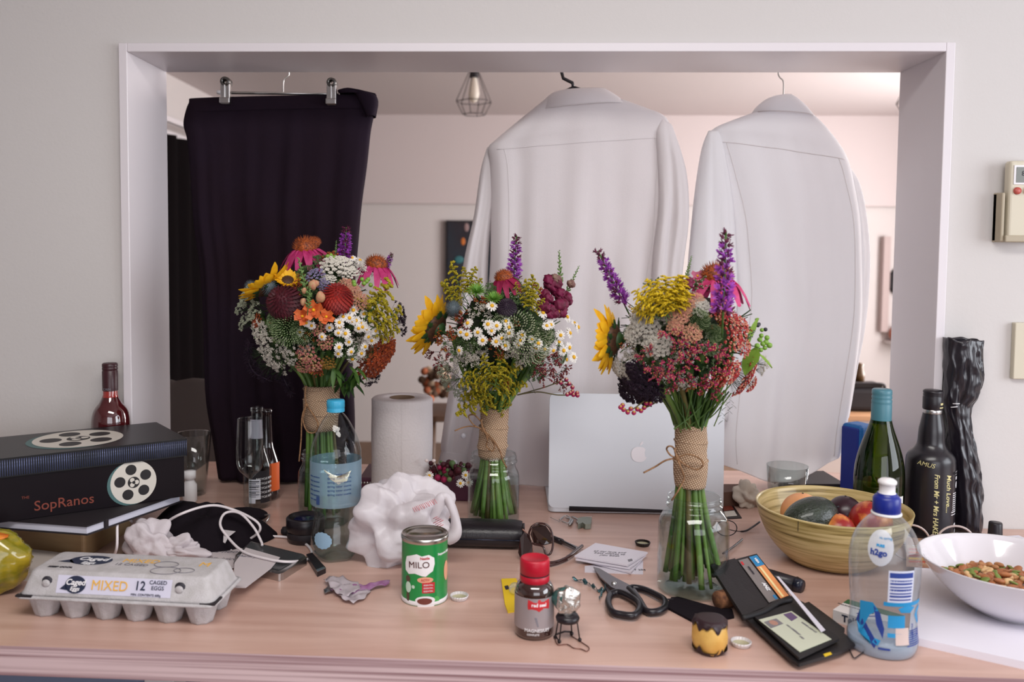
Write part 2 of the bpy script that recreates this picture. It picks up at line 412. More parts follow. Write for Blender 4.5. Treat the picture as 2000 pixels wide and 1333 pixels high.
# ---- far room furniture
c = pt(925, 142, 4.6); s = 4.6/F
def pendant(px, pyt, pyb, Y, label):
    s = Y/F; top = pt(px, pyt, Y); zt = top.z; zb = pt(px, pyb, Y).z; h = zt-zb
    L = thing('pendant_lamp', label, 'lamp', (top.x, Y, zb), 0, 'cage pendant lamps in the far room')
    mw = mat('grey_wire', (70, 62, 64), .4, .6)
    g = G(); R0, R1, R2 = .018, 35*s, 22*s; n = 6
    for k in range(n):
        a = 2*PI*k/n+.3; b = 2*PI*(k+1)/n+.3; c_ = lambda r, z, q: (r*math.cos(q), r*math.sin(q), z)
        for P in ((c_(R0, h, a), c_(R1, h*.28, a)), (c_(R1, h*.28, a), c_(R2, 0, a)), (c_(R1, h*.28, a), c_(R1, h*.28, b)), (c_(R2, 0, a), c_(R2, 0, b)), (c_(R0, h, a), c_(R0, h, b))):
            g.tube(P, .0022, 5)
    g.build('wire_cage', mw, L)
    G().lathe([(0, h), (.022, h), (.022, h*.8), (0, h*.8)], 16).build('lamp_holder', m_blackm, L)
    G().lathe([(0, h*.25), (.02, h*.3), (.03, h*.45), (.024, h*.62), (.014, h*.8)], 16).build('bulb', mat('pearl_bulb', (240, 232, 222), .3, trl=.4), L)
    G().tube([(0, 0, h), (0, 0, CE-zb)], .003, 6).build('cord', m_blackm, L)
    G().lathe([(.05, CE-zb-.001), (.045, CE-zb-.025), (0, CE-zb-.03)], 16).build('ceiling_rose', m_white, L)
pendant(926, 134, 224, 4.6, 'wire cage pendant lamp seen to the left of the middle shirt')
pendant(1790, 140, 222, 4.4, 'wire cage pendant lamp mostly hidden behind the right side of the opening')
p0 = pt(871, 431, YF-.02); p1 = pt(990, 620, YF-.02)
P = thing('picture', 'dark painting with small orange and teal spots beside the middle shirt', 'picture', (p0.x, YF, p1.z))
wd, hg = p1.x-p0.x, p0.z-p1.z
G().box((wd/2, -.02, hg/2), (wd, .035, hg)).build('frame', m_blackm, P, smooth=False, bevel=.003)
mc = mat('dark_canvas', (34, 24, 34), .6, col2=(30, 40, 52), vs_=6)
cv = G().box((wd/2, -.039, hg/2), (wd-.03, .003, hg-.03)).build('canvas', mc, P, smooth=False)
g = G(); g.ball((.13, -.041, hg-.155), .02, sc=(.8, .1, 1.4)); g.build('orange_spot', mat('orange_paint', (196, 110, 44), .6), cv)
g = G(); g.ball((.10, -.041, hg-.29), .035, sc=(1, .1, .8)); g.build('teal_spot', mat('teal_paint', (52, 110, 116), .6), cv)
g = G(); g.ball((.155, -.041, hg-.05), .025, sc=(.7, .1, 1.3)); g.build('pink_spot', mat('pink_paint', (150, 124, 124), .6), cv)
# pale canvas seen edge on, its shadow side painted in as pinkish grey
p0 = pt(1712, 462, YF-.03); p1 = pt(1719, 648, YF-.03)
tag(G().box((p1.x+.02, YF-.03, (p0.z+p1.z)/2), (.05, .06, p0.z-p1.z)).build('canvas_side', mat('canvas_side_shade', (186, 168, 166), .7), smooth=False, bevel=.003), 'narrow pinkish grey shaded side of a pale canvas on the far wall right of the shirts', 'batten')
q = pt(1766, 550, YF)
ck = thing('stand_in_disc', 'made-up round black rimmed wall piece half hidden by the right side of the opening', 'stand-in', (q.x, YF, q.z))  # made-up disc standing in for an unclear dark shape
G().lathe([(.12, 0), (.12, .03), (.10, .034), (.10, .02), (0, .02)], 32).build('rim', m_blackm, ck).rotation_euler = (PI/2, 0, 0)
q = pt(1742, 653, YF-.08)
tag(G().lathe([(0, 0), (.03, 0), (.05, .04), (.05, .07), (.03, .1), (.024, .11)], 20).build('stand_in_vase', mat('terracotta', (168, 98, 76), .6), loc=(q.x+.03, YF-.08, q.z-.05)), 'made-up reddish brown clay vase on a small shelf half hidden at the right', 'vase')  # made-up vase standing in for an unclear skin coloured patch
tag(G().box((q.x+.1, YF-.08, q.z-.062), (.25, .16, .02)).build('stand_in_shelf', m_far, smooth=False), 'made-up small white wall shelf under the clay vase at the right', 'shelf')  # made-up support for the stand-in vase
# white dresser with timber top, black bag on it
Yd = 3.6; q = pt(1660, 812, Yd)
dr = thing('dresser', 'white dresser with a timber top behind the blue speaker', 'dresser', (q.x+.35, Yd+.22, 0))
G().box((0, 0, (q.z-.02)/2), (1.0, .42, q.z-.02)).build('carcass', mat('white_laminate', (226, 212, 206), .5), dr, smooth=False, bevel=.003)
G().box((0, 0, q.z-.01), (1.04, .46, .02)).build('dresser_top', mat('honey_timber', (206, 158, 118), .45), dr, smooth=False, bevel=.002)
for z in (.22, .5):
    for x in (-.25, .25):
        dd = G().box((x, -.214, z), (.47, .012, .25)).build('drawer', MATS['white_laminate'], dr, smooth=False, bevel=.003)
        G().ball((x, -.228, z+.02), .012).build('knob', m_steel, dd)
q2 = pt(1690, 806, Yd+.08)
bg = thing('camera_bag', 'black soft bag on the timber topped dresser', 'bag', (q2.x, Yd+.14, q.z))
G().box((0, 0, .052), (.19, .12, .10)).build('bag_body', m_blackm, bg, smooth=False, bevel=.02)
G().box((0, 0, .108), (.15, .10, .02)).build('bag_flap', m_black, bg, smooth=False, bevel=.008)
G().tube(arc([(-.085, -.04, .10), (-.07, -.055, .118), (.0, -.055, .12), (.07, -.055, .118), (.085, -.04, .10)]), .006).build('strap', m_blackm, bg)
q3 = pt(1684, 762, Yd+.1)
tag(G().lathe([(0, 0), (.022, 0), (.024, .03), (.016, .06), (.02, .075), (0, .08)], 16).build('amber_jar', mat('amber_dark', (88, 60, 30), .3), loc=(q3.x, Yd+.14, q.z+.122)), 'small brown jar standing on top of the black soft bag', 'jar')
# grey armchair behind the left of the counter
ac = thing('armchair', 'dark grey armchair behind the left end of the counter', 'chair', (-.86, 2.42, 0))
m_gry = mat('charcoal_fabric', (42, 35, 37), .9, bump=.3, bs=300)
g = G(); g.grid(lambda u, v: (-.32+.50*u-.04*v+.02*math.sin(v*3), .02*math.sin(u*5)-.02*v, .55+v*.47-.10*(1-u)*v), 12, 12)
g.build('backrest', m_gry, ac, solid=.07, bevel=.02)
G().box((-.1, .3, .40), (.62, .58, .16)).build('seat', m_gry, ac, smooth=False, bevel=.04)
for x in (-.36, .18):
    for y in (.05, .55): G().box((x, y, .16), (.04, .04, .32)).build('leg', m_blackm, ac, smooth=False)
cu = G().ball((0, 0, 0), .2, 20, 14, sc=(1.0, .35, .8), fn=lambda d: 1+.18*abs(d.x*d.z)*2).build('cushion', mat('soft_grey_fabric', (74, 64, 62), .9, bump=.3, bs=200), None)
cu.location = pt(345, 862, 2.24); tag(cu, 'rounded grey cushion on the dark armchair behind the drinking glass', 'cushion')
# low brown stool far behind the paper towel
q = pt(858, 800, 4.6)
st = thing('side_table', 'brown side table seen far behind the paper towel roll', 'table', (q.x, 4.6, 0))
G().lathe([(0, q.z-.03), (.2, q.z-.03), (.2, q.z), (0, q.z)], 28).build('tabletop', mat('walnut', (92, 66, 50), .5), st, smooth=False)
for k in range(3):
    a = k*2*PI/3+.4; G().tube([(.15*math.cos(a), .15*math.sin(a), q.z-.03), (.19*math.cos(a), .19*math.sin(a), 0)], .015).build('leg', MATS['walnut'], st)
fl = G()
for k in range(60):
    fl.ball((random.gauss(0, .05), random.gauss(0, .04), .07+random.random()*.15), .022, 6, 4, mi=k % 3)
fl = fl.build('dried_flower_posy', [mat('dry_cream', (200, 176, 150), .8), mat('dry_orange', (176, 100, 66), .8), mat('dry_brown', (90, 66, 50), .8)])
fl.location = (q.x, 4.6, q.z); tag(fl, 'blurred cream and orange dried posy on the brown side table', 'flowers')
# ================================================================= clothes hanging in the opening
def sm_rows(rows, n=5):
    out = []
    for i in range(len(rows)-1):
        a = rows[max(i-1, 0)]; b = rows[i]; c = rows[i+1]; d = rows[min(i+2, len(rows)-1)]
        for k in range(n):
            t = k/n
            out.append([.5*((2*b[j])+(c[j]-a[j])*t+(2*a[j]-5*b[j]+4*c[j]-d[j])*t*t+(3*b[j]-a[j]-3*c[j]+d[j])*t**3) for j in range(len(b))])
    return out+[list(rows[-1])]
class Loft:
    """a hollow garment piece: closed sections between a left and a right edge"""
    def __init__(s, rows, Y, seed=0, nx=7, hem=0, n=5, pw=.55):
        s.Y = Y; s.seed = seed; s.nx = nx; s.hem = hem; s.pw = pw; s.R = []
        for r in sm_rows(rows, n):
            a = pt(r[0], r[1], Y); b = pt(r[2], r[3], Y); s.R.append((a, b, r[4], r[5], r[6] if len(r) > 6 else 0))
    def p(s, th, j):
        a, b, d, amp, yo = s.R[j]; u = (1-math.cos(th))/2; q = a.lerp(b, u); v = j/(len(s.R)-1)
        si = math.sin(th); y = math.copysign(abs(si)**s.pw, si)*d
        z = q.z
        f = noise.noise(Vector((u*s.nx+s.seed, q.z*1.2, s.seed)))+.6*noise.noise(Vector((u*s.nx*1.9, q.z*2.1+5, s.seed*3.1)))
        f += .35*noise.noise(Vector((u*3+q.z*4, q.z*6, s.seed+9)))
        y += f*amp*.8*min(1, abs(si)*2.2)
        if s.hem: z -= s.hem*math.sin(PI*u)**1.5*max(0, v-.75)/.25
        return Vector((q.x+.3*amp*noise.noise(Vector((q.z*7, s.seed, u))), s.Y-y+yo, z))
    def front(s, u, j, off=.0015):
        p = s.p(math.acos(max(-1, min(1, 1-2*u))), j); p.y -= off; return p
    def g(s, g, n=110):
        k = len(s.R)-1
        return g.grid(lambda a, b: tuple(s.p(a*2*PI, int(round(b*k)))), n, k, wrap=True)
m_shirt = mat('white_cotton', (242, 237, 238), .8, trl=.40, bump=.25, bs=700, sheen=.2)
m_seam = mat('shirt_seam', (232, 226, 227), .85, trl=.2)
m_btn = mat('pearl_button', (240, 240, 246), .15, coat=1)
def shirt(name, label, body, sl, sr, col, Y, hanger, seed, yoke, hem, sly, sry, mm=m_shirt):
    S = thing(name, label, 'shirt', (0, 0, 0), 0, 'white shirts on hangers')
    def cent(o): return o
    B = Loft(body, Y, seed, 5, hem)
    c0 = B.R[2][0].lerp(B.R[2][1], .5); S.location = (c0.x, Y, CT+.02); org = Vector(S.location)
    def put(g, nm, m=mm, solid=0, label=None):
        g.v = [tuple(Vector(v)-org) for v in g.v]; return g.build(nm, m, S, label=label, solid=solid)
    put(B.g(G()), 'body', solid=.0008)
    put(Loft(sl, sly, seed+3, 3).g(G(), 60), 'sleeve', solid=.0008)
    put(Loft(sr, sry, seed+6, 3).g(G(), 60), 'sleeve', solid=.0008)
    co = Loft(col, Y-.004, seed+9, 3, pw=.75); put(co.g(G(), 60), 'collar', solid=.0012)
    g = G(); g.tube([B.front(u/40, yoke, .001) for u in range(2, 39)], .0009, 5)
    g.tube([co.front(u/30, len(co.R)-1, .0) for u in range(1, 30)], .0011, 5)
    for off in (.10, .905): g.tube([B.front(off+.01*math.sin(j*.3), j, .0005) for j in range(yoke, len(B.R)-4)], .0008, 5)
    put(g, 'seam', m_seam)
    return S, B, put
yb = 1.842
mid, MB, mput = shirt('dress_shirt', 'white dress shirt on a black hanger in the middle of the opening', [
    (1064,196,1216,198,.045,.000), (1010,240,1262,214,.050,.003), (968,275,1298,230,.048,.006), (953,292,1310,262,.044,.010),
    (957,330,1312,320,.044,.014), (960,450,1298,450,.046,.017), (952,600,1284,600,.048,.020), (932,760,1292,760,.050,.021), (914,880,1305,880,.048,.020), (908,922,1320,920,.046,.019), (906,936,1325,932,.045,.018)],
    [(952,288,980,288,.008,.0), (940,330,976,325,.022,.002), (926,420,962,420,.03,.006), (905,520,952,525,.034,.010), (886,690,948,695,.036,.012), (870,820,936,828,.034,.012), (862,872,926,880,.030,.008), (866,882,924,888,.028,.004)],
    [(1290,232,1312,245,.008,.0), (1280,262,1330,300,.024,.004), (1282,330,1341,350,.03,.008), (1284,420,1342,420,.032,.012), (1272,520,1332,525,.034,.013), (1268,620,1330,620,.034,.013), (1275,760,1335,760,.032,.01), (1285,860,1340,860,.03,.008)],
    [(1092,179,1182,175,.028,.000), (1078,184,1196,184,.040,.000), (1064,196,1210,194,.050,.001), (1052,218,1222,204,.058,.001)],
    yb, None, 4, 16, .004, yb+.012, yb-.022)
# cuff with its buttons at the end of the left sleeve
CU = Loft([(864,876,926,884,.031,.002), (860,890,922,900,.032,.002), (852,918,914,936,.033,.002)], yb+.010, 31, 3)
mput(CU.g(G(), 60), 'cuff', solid=.0012)
for px, py in ((889, 904), (905, 852), (909, 913)): mput(G().ball(pt(px, py, yb-.026), .0055, 12, 8, sc=(1, .35, 1)), 'cuff_button', m_btn)
rsh, RB, rput = shirt('dress_shirt', 'white dress shirt on a thin wire hanger at the right, behind the wooden bowl', [
    (1474,220,1583,226,.042,.000), (1425,238,1605,247,.048,.002), (1394,252,1632,280,.048,.005), (1386,270,1650,310,.044,.008),
    (1400,330,1662,352,.046,.010), (1424,450,1674,440,.048,.012), (1430,600,1678,600,.050,.014), (1415,760,1660,760,.050,.014), (1408,850,1646,845,.048,.014), (1407,892,1640,876,.046,.014), (1407,905,1636,888,.045,.014)],
    [(1384,256,1402,256,.008,.0), (1370,300,1414,300,.026,.004), (1353,420,1432,420,.032,.010), (1342,560,1436,560,.034,.012), (1337,700,1428,700,.034,.012), (1340,820,1420,820,.03,.01)],
    [(1636,286,1652,320,.008,.0), (1636,356,1674,360,.026,.004), (1648,430,1688,430,.03,.007), (1654,520,1693,520,.03,.009), (1648,620,1686,620,.03,.01), (1636,720,1669,720,.03,.01), (1628,815,1652,812,.028,.008)],
    [(1508,190,1544,187,.024,.000), (1494,196,1556,196,.036,.000), (1478,210,1572,212,.048,.001), (1470,222,1586,230,.054,.001)],
    yb+.004, None, 17, 16, .040, yb-.016, yb+.02, mat('window_lit_cotton', (251, 250, 252), .85, trl=.5, bump=.2, bs=700, sheen=.3))  # whiter, more see-through cotton; window light on this shirt put into its colour
# hangers
hb = thing('clothes_hanger', 'black plastic hanger holding the middle shirt', 'hanger', pt(1118, 168, yb))
o = Vector(hb.location); zh = ZT+.03
def P3(L, Y): return [pt(a, b, Y)-o for a, b in L]
G().tube([pt(1097, 141, yb)-o+Vector((-.008, -.052, .026)), pt(1097, 141, yb)-o+Vector((-.004, -.03, .034)), pt(1097, 138, yb)-o+Vector((0, 0, .018)), pt(1097, 141, yb)-o, pt(1100, 153, yb)-o, pt(1118, 162, yb)-o, pt(1120, 172, yb)-o], .0035, 8).build('hook', m_black, hb)
g = G(); g.tube(P3([(1120, 171), (1095, 183), (1000, 262)], yb), .0038, 8); g.tube(P3([(1120, 171), (1142, 178), (1270, 240)], yb), .0038, 8); g.tube(P3([(1000, 262), (1270, 240)], yb), .003, 8)
g.build('hanger_frame', m_black, hb)
hw = thing('clothes_hanger', 'thin steel wire hanger holding the right shirt', 'hanger', pt(1530, 168, yb+.004)); o = Vector(hw.location)
G().tube(arc([pt(1520, 138, yb)-o+Vector((-.012, -.05, .03)), pt(1520, 138, yb)-o+Vector((-.006, -.02, .04)), pt(1520, 140, yb)-o, pt(1523, 151, yb)-o, pt(1530, 160, yb)-o, pt(1530, 190, yb)-o]), .0014, 6).build('hook', m_steel, hw)
g = G(); g.tube(P3([(1530, 190), (1420, 262), (1610, 272), (1530, 190)], yb+.004), .0014, 6); g.build('hanger_frame', m_steel, hw)
# dark skirt-like folded trousers on a clip hanger
m_navy = mat('black_navy_wool', (33, 22, 28), .95, col2=(34, 25, 36), vs_=3, bump=.2, bs=500, spec=.08)
T0 = Loft([(372,197,734,188,.010,.002), (366,214,734,208,.024,.003), (361,244,728,232,.03,.006), (368,275,722,262,.034,.009), (372,330,714,330,.036,.015), (385,450,700,450,.036,.020), (398,600,691,600,.036,.022), (403,760,690,760,.036,.022), (418,860,690,860,.036,.022), (430,932,690,938,.036,.020)], yb, 50, 9, pw=.5)
T = thing('trousers', 'dark navy folded trousers hanging from a two clip hanger at the left of the opening', 'trousers', (pt(545, 930, yb).x, yb, CT+.01)); o = Vector(T.location)
g = T0.g(G(), 140); g.v = [tuple(Vector(v)-o) for v in g.v]; g.build('cloth', m_navy, T, solid=.001)
g = G(); W2 = Loft([(371,194,735,186,.018,.0015), (371,203,735,194,.024,.0015), (369,222,733,214,.028,.002)], yb-.001, 51, 9, pw=.5).g(g, 90); g.v = [tuple(Vector(v)-o) for v in g.v]; g.build('waistband', m_navy, T, solid=.001)
g = G(); W3 = Loft([(664,184,734,184,.02,.001), (662,178,700,177,.022,.002), (690,178,736,190,.022,.001), (718,230,733,228,.02,.001)], yb-.012, 52, 3).g(g, 40); g.v = [tuple(Vector(v)-o) for v in g.v]; g.build('folded_corner', m_navy, T, solid=.001)
H = thing('clip_hanger', 'steel clip hanger with two sprung clips holding the dark trousers', 'hanger', pt(545, 182, yb)); o = Vector(H.location)
g = G(); g.tube([pt(430, 181, yb)-o, pt(662, 184, yb)-o], .003, 8); g.build('bar', m_steel, H)
G().tube([pt(424, 180, yb)-o, pt(434, 181, yb)-o], .0042, 8).build('end_cap', m_white, H)
G().tube(arc([pt(563, 139, yb)-o+Vector((-.012, -.05, .03)), pt(563, 139, yb)-o+Vector((-.006, -.02, .04)), pt(564, 140, yb)-o, pt(561, 150, yb)-o, pt(554, 158, yb)-o, pt(553, 182, yb)-o]), .0014, 6).build('hook', m_steel, H)
for px, py in ((441, 180), (648, 182)):
    c = pt(px, py, yb-.036)-o; s = 1.84/F
    k = G(); k.box((c.x, c.y, c.z-.004), (.020, .012, .042)); k.box((c.x, c.y-.006, c.z-.018), (.022, .010, .012)); k.box((c.x, c.y-.008, c.z), (.004, .004, .03))
    cl = k.build('clip', m_steel, H, smooth=False, bevel=.002)
    G().lathe([(.0095, -.016), (.0105, 0), (.0095, .008), (.005, .008), (.005, -.016)], 18).build('spring', mat('dark_steel', (96, 94, 92), .3, 1), cl)
    spg = cl.children[0]; spg.location = (c.x, c.y, c.z+.021); spg.rotation_euler = (PI/2, 0, 0)
# ================================================================= bottles, jars, tins (profiles given as radius, height in photo pixels, times metres per pixel at that spot)
def stand(name, label, cat, px, py, group=None, h=0, rz=0):
    p, s = sp(px, py, h); return thing(name, label, cat, p, rz, group), s, p
def stand_at(name, label, cat, px, Y):
    p = Vector((pt(px, 1000, Y).x, Y, CT)); return thing(name, label, cat, p), Y/F, p
def prof(L, s): return [(r*s, z*s) for r, z in L]
def smp(L, n=4):
    """smooth a profile"""
    return [(p.x, p.y) for p in arc([(a, b, 0) for a, b in L], n)]
def Rof(L):
    def f(z):
        for (r0, z0), (r1, z1) in zip(L, L[1:]):
            if min(z0, z1) <= z <= max(z0, z1) and abs(z1-z0) > 1e-7: return r0+(r1-r0)*(z-z0)/(z1-z0)
        return max(r for r, z in L)
    return f

# rose wine bottle behind the black box
b, s, _ = stand_at('wine_bottle', 'dark rose wine bottle with a maroon screw cap behind the black box at the left', 'bottle', 219, 1.566); s *= .972
m_rose = mat('rose_wine_glass', (72, 18, 22), .04, coat=1, spec=.9); m_rcap = mat('maroon_foil', (58, 26, 32), .35)
m_rneck = mat('rose_neck', (150, 44, 38), .06, coat=1)
G().lathe(prof([(0,1),(34,0),(38,4)]+smp([(38.5,10),(38.5,160),(38,195),(36,215),(31,229),(22,241),(16,253)]), s), 48).build('bottle_body', m_rose, b)
G().lathe(prof([(16,253),(14.5,258),(14.5,272)], s), 32).build('neck', m_rneck, b, label='clear red glass neck')
G().lathe(prof([(15.2,266),(15.4,306),(14.6,307),(14.6,309),(15.4,310),(15.4,313),(14.6,314),(15.4,316),(15.2,321),(13,323),(0,323)], s), 32).build('screw_cap', m_rcap, b, label='maroon screw cap')
text('CAIN', .006, m_inkg, b, (0, 270*s, 0), R=15.6*s)

# green wine bottle
b, s, _ = stand('wine_bottle', 'green wine bottle with a teal screw cap between the blue speaker and the black bottle', 'bottle', 1713, 1050)
m_teal = mat('teal_foil', (72, 124, 138), .4); m_gg = mat('green_glass', (62, 72, 26), .03, coat=1, spec=.9, col2=(104, 116, 40), vs_=14, lo=.45, hi=.8)
m_wg = thin('green_clear_glass', (120, 140, 60), .02, ior=1.6)
PR = smp([(45,8),(46,90),(45.5,130),(41,160),(33,188),(24,214),(19,232)])
G().lathe(prof([(0,1),(40,0),(44,4)]+PR, s), 56).build('bottle_body', m_wg, b)
G().lathe(prof([(0,2),(40,2),(43.6,8),(44.6,90),(44,108),(0,108)], s), 40).build('wine', mat('white_wine', (96, 108, 30), .1, coat=1), b, label='pale green wine')
G().lathe(prof([(18,226),(18.6,229),(18.6,262),(18,264),(18.6,266),(18.6,270),(17.4,272),(18.4,275),(18.4,278),(17.4,280),(18.4,283),(18,290),(16,292),(0,292)], s), 36).build('screw_cap', m_teal, b, label='teal screw cap')
g = G(); cpatch(g, lambda z: 46*s, -.55, 6*s, .75, 92*s, 0, 16, 6, .0004); g.build('paper_label', mat('cream_label', (226, 226, 220), .7), b)

# black whisky bottle with gold handwriting
b, s, _ = stand('liqueur_bottle', 'matt black bottle with gold handwriting beside the black bag at the right', 'bottle', 1812, 1046)
m_wb = mat('black_satin_glass', (27, 23, 29), .28, spec=.6); m_gold = mat('gold_pen', (206, 196, 140), .5)
PR = [(45,6)]+smp([(45,10),(45,100),(44.5,135),(44,148),(42.5,156),(38,164),(31,171),(25.5,180),(24,190),(23,208),(20.5,222),(17,240)])
WR = Rof(prof(PR, s))
G().lathe(prof([(0,1),(40,0)]+PR, s), 56).build('bottle_body', m_wb, b)
G().lathe(prof([(16.4,240),(17,242),(17,247),(16.4,248)], s), 32).build('neck_ring', m_steel, b, label='silver neck ring')
G().lathe(prof([(17,248),(18,250),(18,272),(17,274),(18,276),(17,279),(18,281),(17.5,284),(15,285.5),(0,285.5)], s), 36).build('screw_cap', m_black, b)
DN = -PI/2                                   # lettering reading downwards
for st, a, z, sz in (('Much Love....', .34, 94, .0125), ('From Mr + Mrs HAKE', -.18, 74, .0115)):
    cu_ = text(st, sz, m_gold, b, (a, z*s, DN), R=WR, shear=.2, bold=.0002)
text('AMUS', .011, m_gold, b, (-.62, 148*s, -.15), R=lambda z: 45*s, shear=.2)
g = G()
for k in range(9): cpatch(g, lambda z: 45*s, .62, (60+k*4)*s, .98-.02*(k % 3), (61.6+k*4)*s, 0, 6, 1, .0004)
cpatch(g, lambda z: 45*s, .55, 56*s, .98, 58*s, 0, 8, 1, .0004); cpatch(g, lambda z: 45*s, .55, 51*s, .98, 52.6*s, 0, 8, 1, .0004)
cpatch(g, lambda z: 45*s, .80, 128*s, 1.2, 134*s, 0, 8, 1, .0004); cpatch(g, lambda z: 45*s, .83, 118*s, 1.2, 124*s, 0, 8, 1, .0004)
cblob(g, 45*s, .95, 108*s, ell(.005, .006)); cblob(g, 45*s, .9, 30*s, ell(.006, .004)); cblob(g, 45*s, .8, 12*s, ell(.003, .004)); cblob(g, 45*s, .98, 18*s, ell(.003, .004))
g.build('printed_marks', m_white, b)
text('DARKNESS', .006, m_blackm, b, (.97, 131*s, 0), R=45.4*s)
g = G(); cpatch(g, lambda z: 18*s, .3, 252*s, 1.0, 254*s, 0, 6, 1); cpatch(g, lambda z: 18*s, .4, 258*s, .9, 262*s); g.build('cap_print', m_gold, b)

# bottle inside a black plastic bag
bb = thing('wrapped_bottle', 'bottle wrapped in a crumpled black plastic bag against the right wall', 'bottle', hp(1880, 1038)); o = Vector(bb.location)
BL = Loft([(1842,660,1914,664,.022,.004), (1842,690,1913,700,.024,.006), (1844,730,1914,745,.024,.008), (1841,770,1905,775,.022,.008), (1842,795,1892,795,.018,.006), (1848,830,1891,830,.02,.006), (1850,870,1899,870,.026,.008), (1853,920,1909,920,.032,.008), (1856,980,1910,970,.034,.007), (1857,1030,1906,1030,.034,.005)], o.y, 70, 5, n=6, pw=.8)
g = G(); k = len(BL.R)-1
def bagp(a, v):
    j = int(round(v*k)); p = BL.p(a*2*PI, j); q = Vector((p.x*26+p.z*9, p.z*17-p.x*8, math.sin(a*2*PI)*1.2))
    n_ = 1-2*abs(noise.noise(q)); m_ = 1-2*abs(noise.noise(q*2.1+Vector((3, 1, 2))))
    p += Vector((.0016*m_, -.0045*n_-.0026*m_, 0)); p.y = min(p.y, Yw-.003)
    if v < .03: p.z += .006*noise.noise(Vector((a*9, 2, 3)))
    return tuple(p-o)
g.grid(bagp, 130, k, wrap=True)
g.add([bagp(i/40, 1) for i in range(40)], [tuple(range(40))])
g.build('plastic_wrap', mat('black_bin_plastic', (30, 26, 34), .25, spec=.7), bb, solid=.0005)
g = G()
for q in (((1861, 789), (1874, 789)), ((1857, 796), (1870, 795))):
    a_, b_ = [pt(*x, o.y-.040)-o for x in q]; g.tube([a_, b_], .0018, 5, flat=.4)
g.build('white_print', m_white, bb)

# blue rectangular speaker
b, s, _ = stand('portable_speaker', 'blue upright portable speaker behind the green wine bottle', 'speaker', 1672, 972, rz=math.radians(30))
m_blue = mat('blue_speaker_cloth', (8, 92, 160), .65, bump=.3, bs=900); m_dblue = mat('dark_blue_rubber', (16, 40, 130), .55)
hh = 146*s
G().box((0, 0, hh/2), (.048, .048, hh)).build('speaker_body', m_blue, b, smooth=False, bevel=.009)
G().box((-.0215, 0, hh/2), (.010, .040, hh-.012)).build('side_strip', m_dblue, b, smooth=False, bevel=.003, label='dark blue rubber side')
g = G(); g.box((.002, -.0243, hh-.036), (.026, .001, .0016)); g.box((.002, -.0243, hh-.036), (.0016, .001, .026)); g.build('plus_mark', mat('navy_mark', (20, 40, 90), .5), b, smooth=False)

# flute, clear bottle, brown bottle, tumblers
b, s, _ = stand('champagne_flute', 'empty stemmed champagne flute in front of the clear beer bottle', 'glass', 489, 1006)
G().lathe(prof([(0,1),(24,0),(25,1.5),(5,5)]+smp([(3,10),(2.6,60),(3.2,72),(10,80),(22,92),(26.5,108),(27.2,130),(26,165),(24.5,194)]), s), 48).build('glass', m_glassb, b)
g = G(); g.lathe(prof([(24.5,193),(24.9,194),(24.9,195),(24.1,195),(24.1,193)], s), 40); g.build('rim', m_glass, b)
b, s, _ = stand('beer_bottle', 'clear glass beer bottle with a barcode label behind the champagne flute', 'bottle', 503, 990)
PR = smp([(27,6),(27.5,60),(27,84),(22,100),(15,122),(13,150),(12,180),(11.5,192)])
G().lathe(prof([(0,3),(22,0)]+PR+[(13.2,193),(13.2,196),(12,197),(13,198),(13,201),(11,202)], s), 44).build('bottle_body', m_glassb, b)
g = G(); cpatch(g, 27.6*s, -.35, 22*s, .5, 62*s, 0, 12, 3, .0003); cpatch(g, 27.6*s, -.35, 14*s, .15, 22*s, 0, 12, 2, .0003); g.build('barcode_label', mat('pale_label', (204, 204, 214), .6), b)
g = G(); cpatch(g, 27.6*s, .5, 14*s, 1.3, 78*s, 0, 12, 4, .0003); cpatch(g, 27.6*s, -.1, 62*s, .5, 78*s, 0, 8, 2, .0003); g.build('black_label', m_blackm, b)
g = G()
for k in range(9): cpatch(g, 27.8*s, -.3, (27+k*3.7)*s, .42, (28+k*3.7+(k % 3)*.6)*s, 0, 8, 1, .0005)
g.build('barcode', m_ink, b)
for k in range(5): text('RECYCLE BEER', .0055, m_white, b, (.86, (26+k*9)*s, 0), R=27.9*s)
g = G(); cpatch(g, lambda z: 12.4*s+max(0, (158*s-z))*.06, -1.2, 140*s, 1.2, 178*s, 0, 16, 5, .0008); g.build('neck_label', mat('silver_label', (190, 184, 200), .4), b)
b, s, _ = stand('beer_bottle', 'dark brown glass bottle with an orange label behind the clear beer bottle', 'bottle', 521, 974)
G().lathe(prof([(0,3),(22,0)]+smp([(26,6),(26,60),(25,76),(19,94),(14,110),(12,140),(11,172)])+[(12.6,174),(12.6,182),(0,183)], s), 40).build('bottle_body', mat('brown_glass', (34, 22, 24), .08, coat=1), b)
g = G(); cpatch(g, 26.2*s, .5, 20*s, 1.5, 76*s, 0, 12, 4, .0004); g.build('orange_label', mat('orange_label', (222, 96, 34), .5), b)
def tumbler(label, px, py, rt, rb, h, name='drinking_glass'):
    b, s, _ = stand(name, label, 'glass', px, py)
    G().lathe(prof([(0,0),(rb,0),(rt,h),(rt-1.5,h),(rb-1,8),(0,7)], s), 40).build('glass', m_glassb, b)
    g = G(); g.lathe(prof([(rt,h-1),(rt+.4,h),(rt,h+.8),(rt-1.6,h)], s), 40); g.build('rim', m_glass, b)
tumbler('tapered clear drinking glass standing behind the right end of the black box', 379, 965, 35, 23, 122)
tumbler('short clear glass tumbler behind the wooden fruit bowl', 1536, 985, 39, 34, 76)
b, s, _ = stand('pill_bottle', 'small white plastic bottle between the black box and the tapered glass', 'bottle', 371, 980)
G().lathe(prof([(0,0),(13,0),(14,2),(14,34),(9,42),(9,46),(12,47),(12,62),(0,63)], s), 24).build('bottle_body', m_white, b)

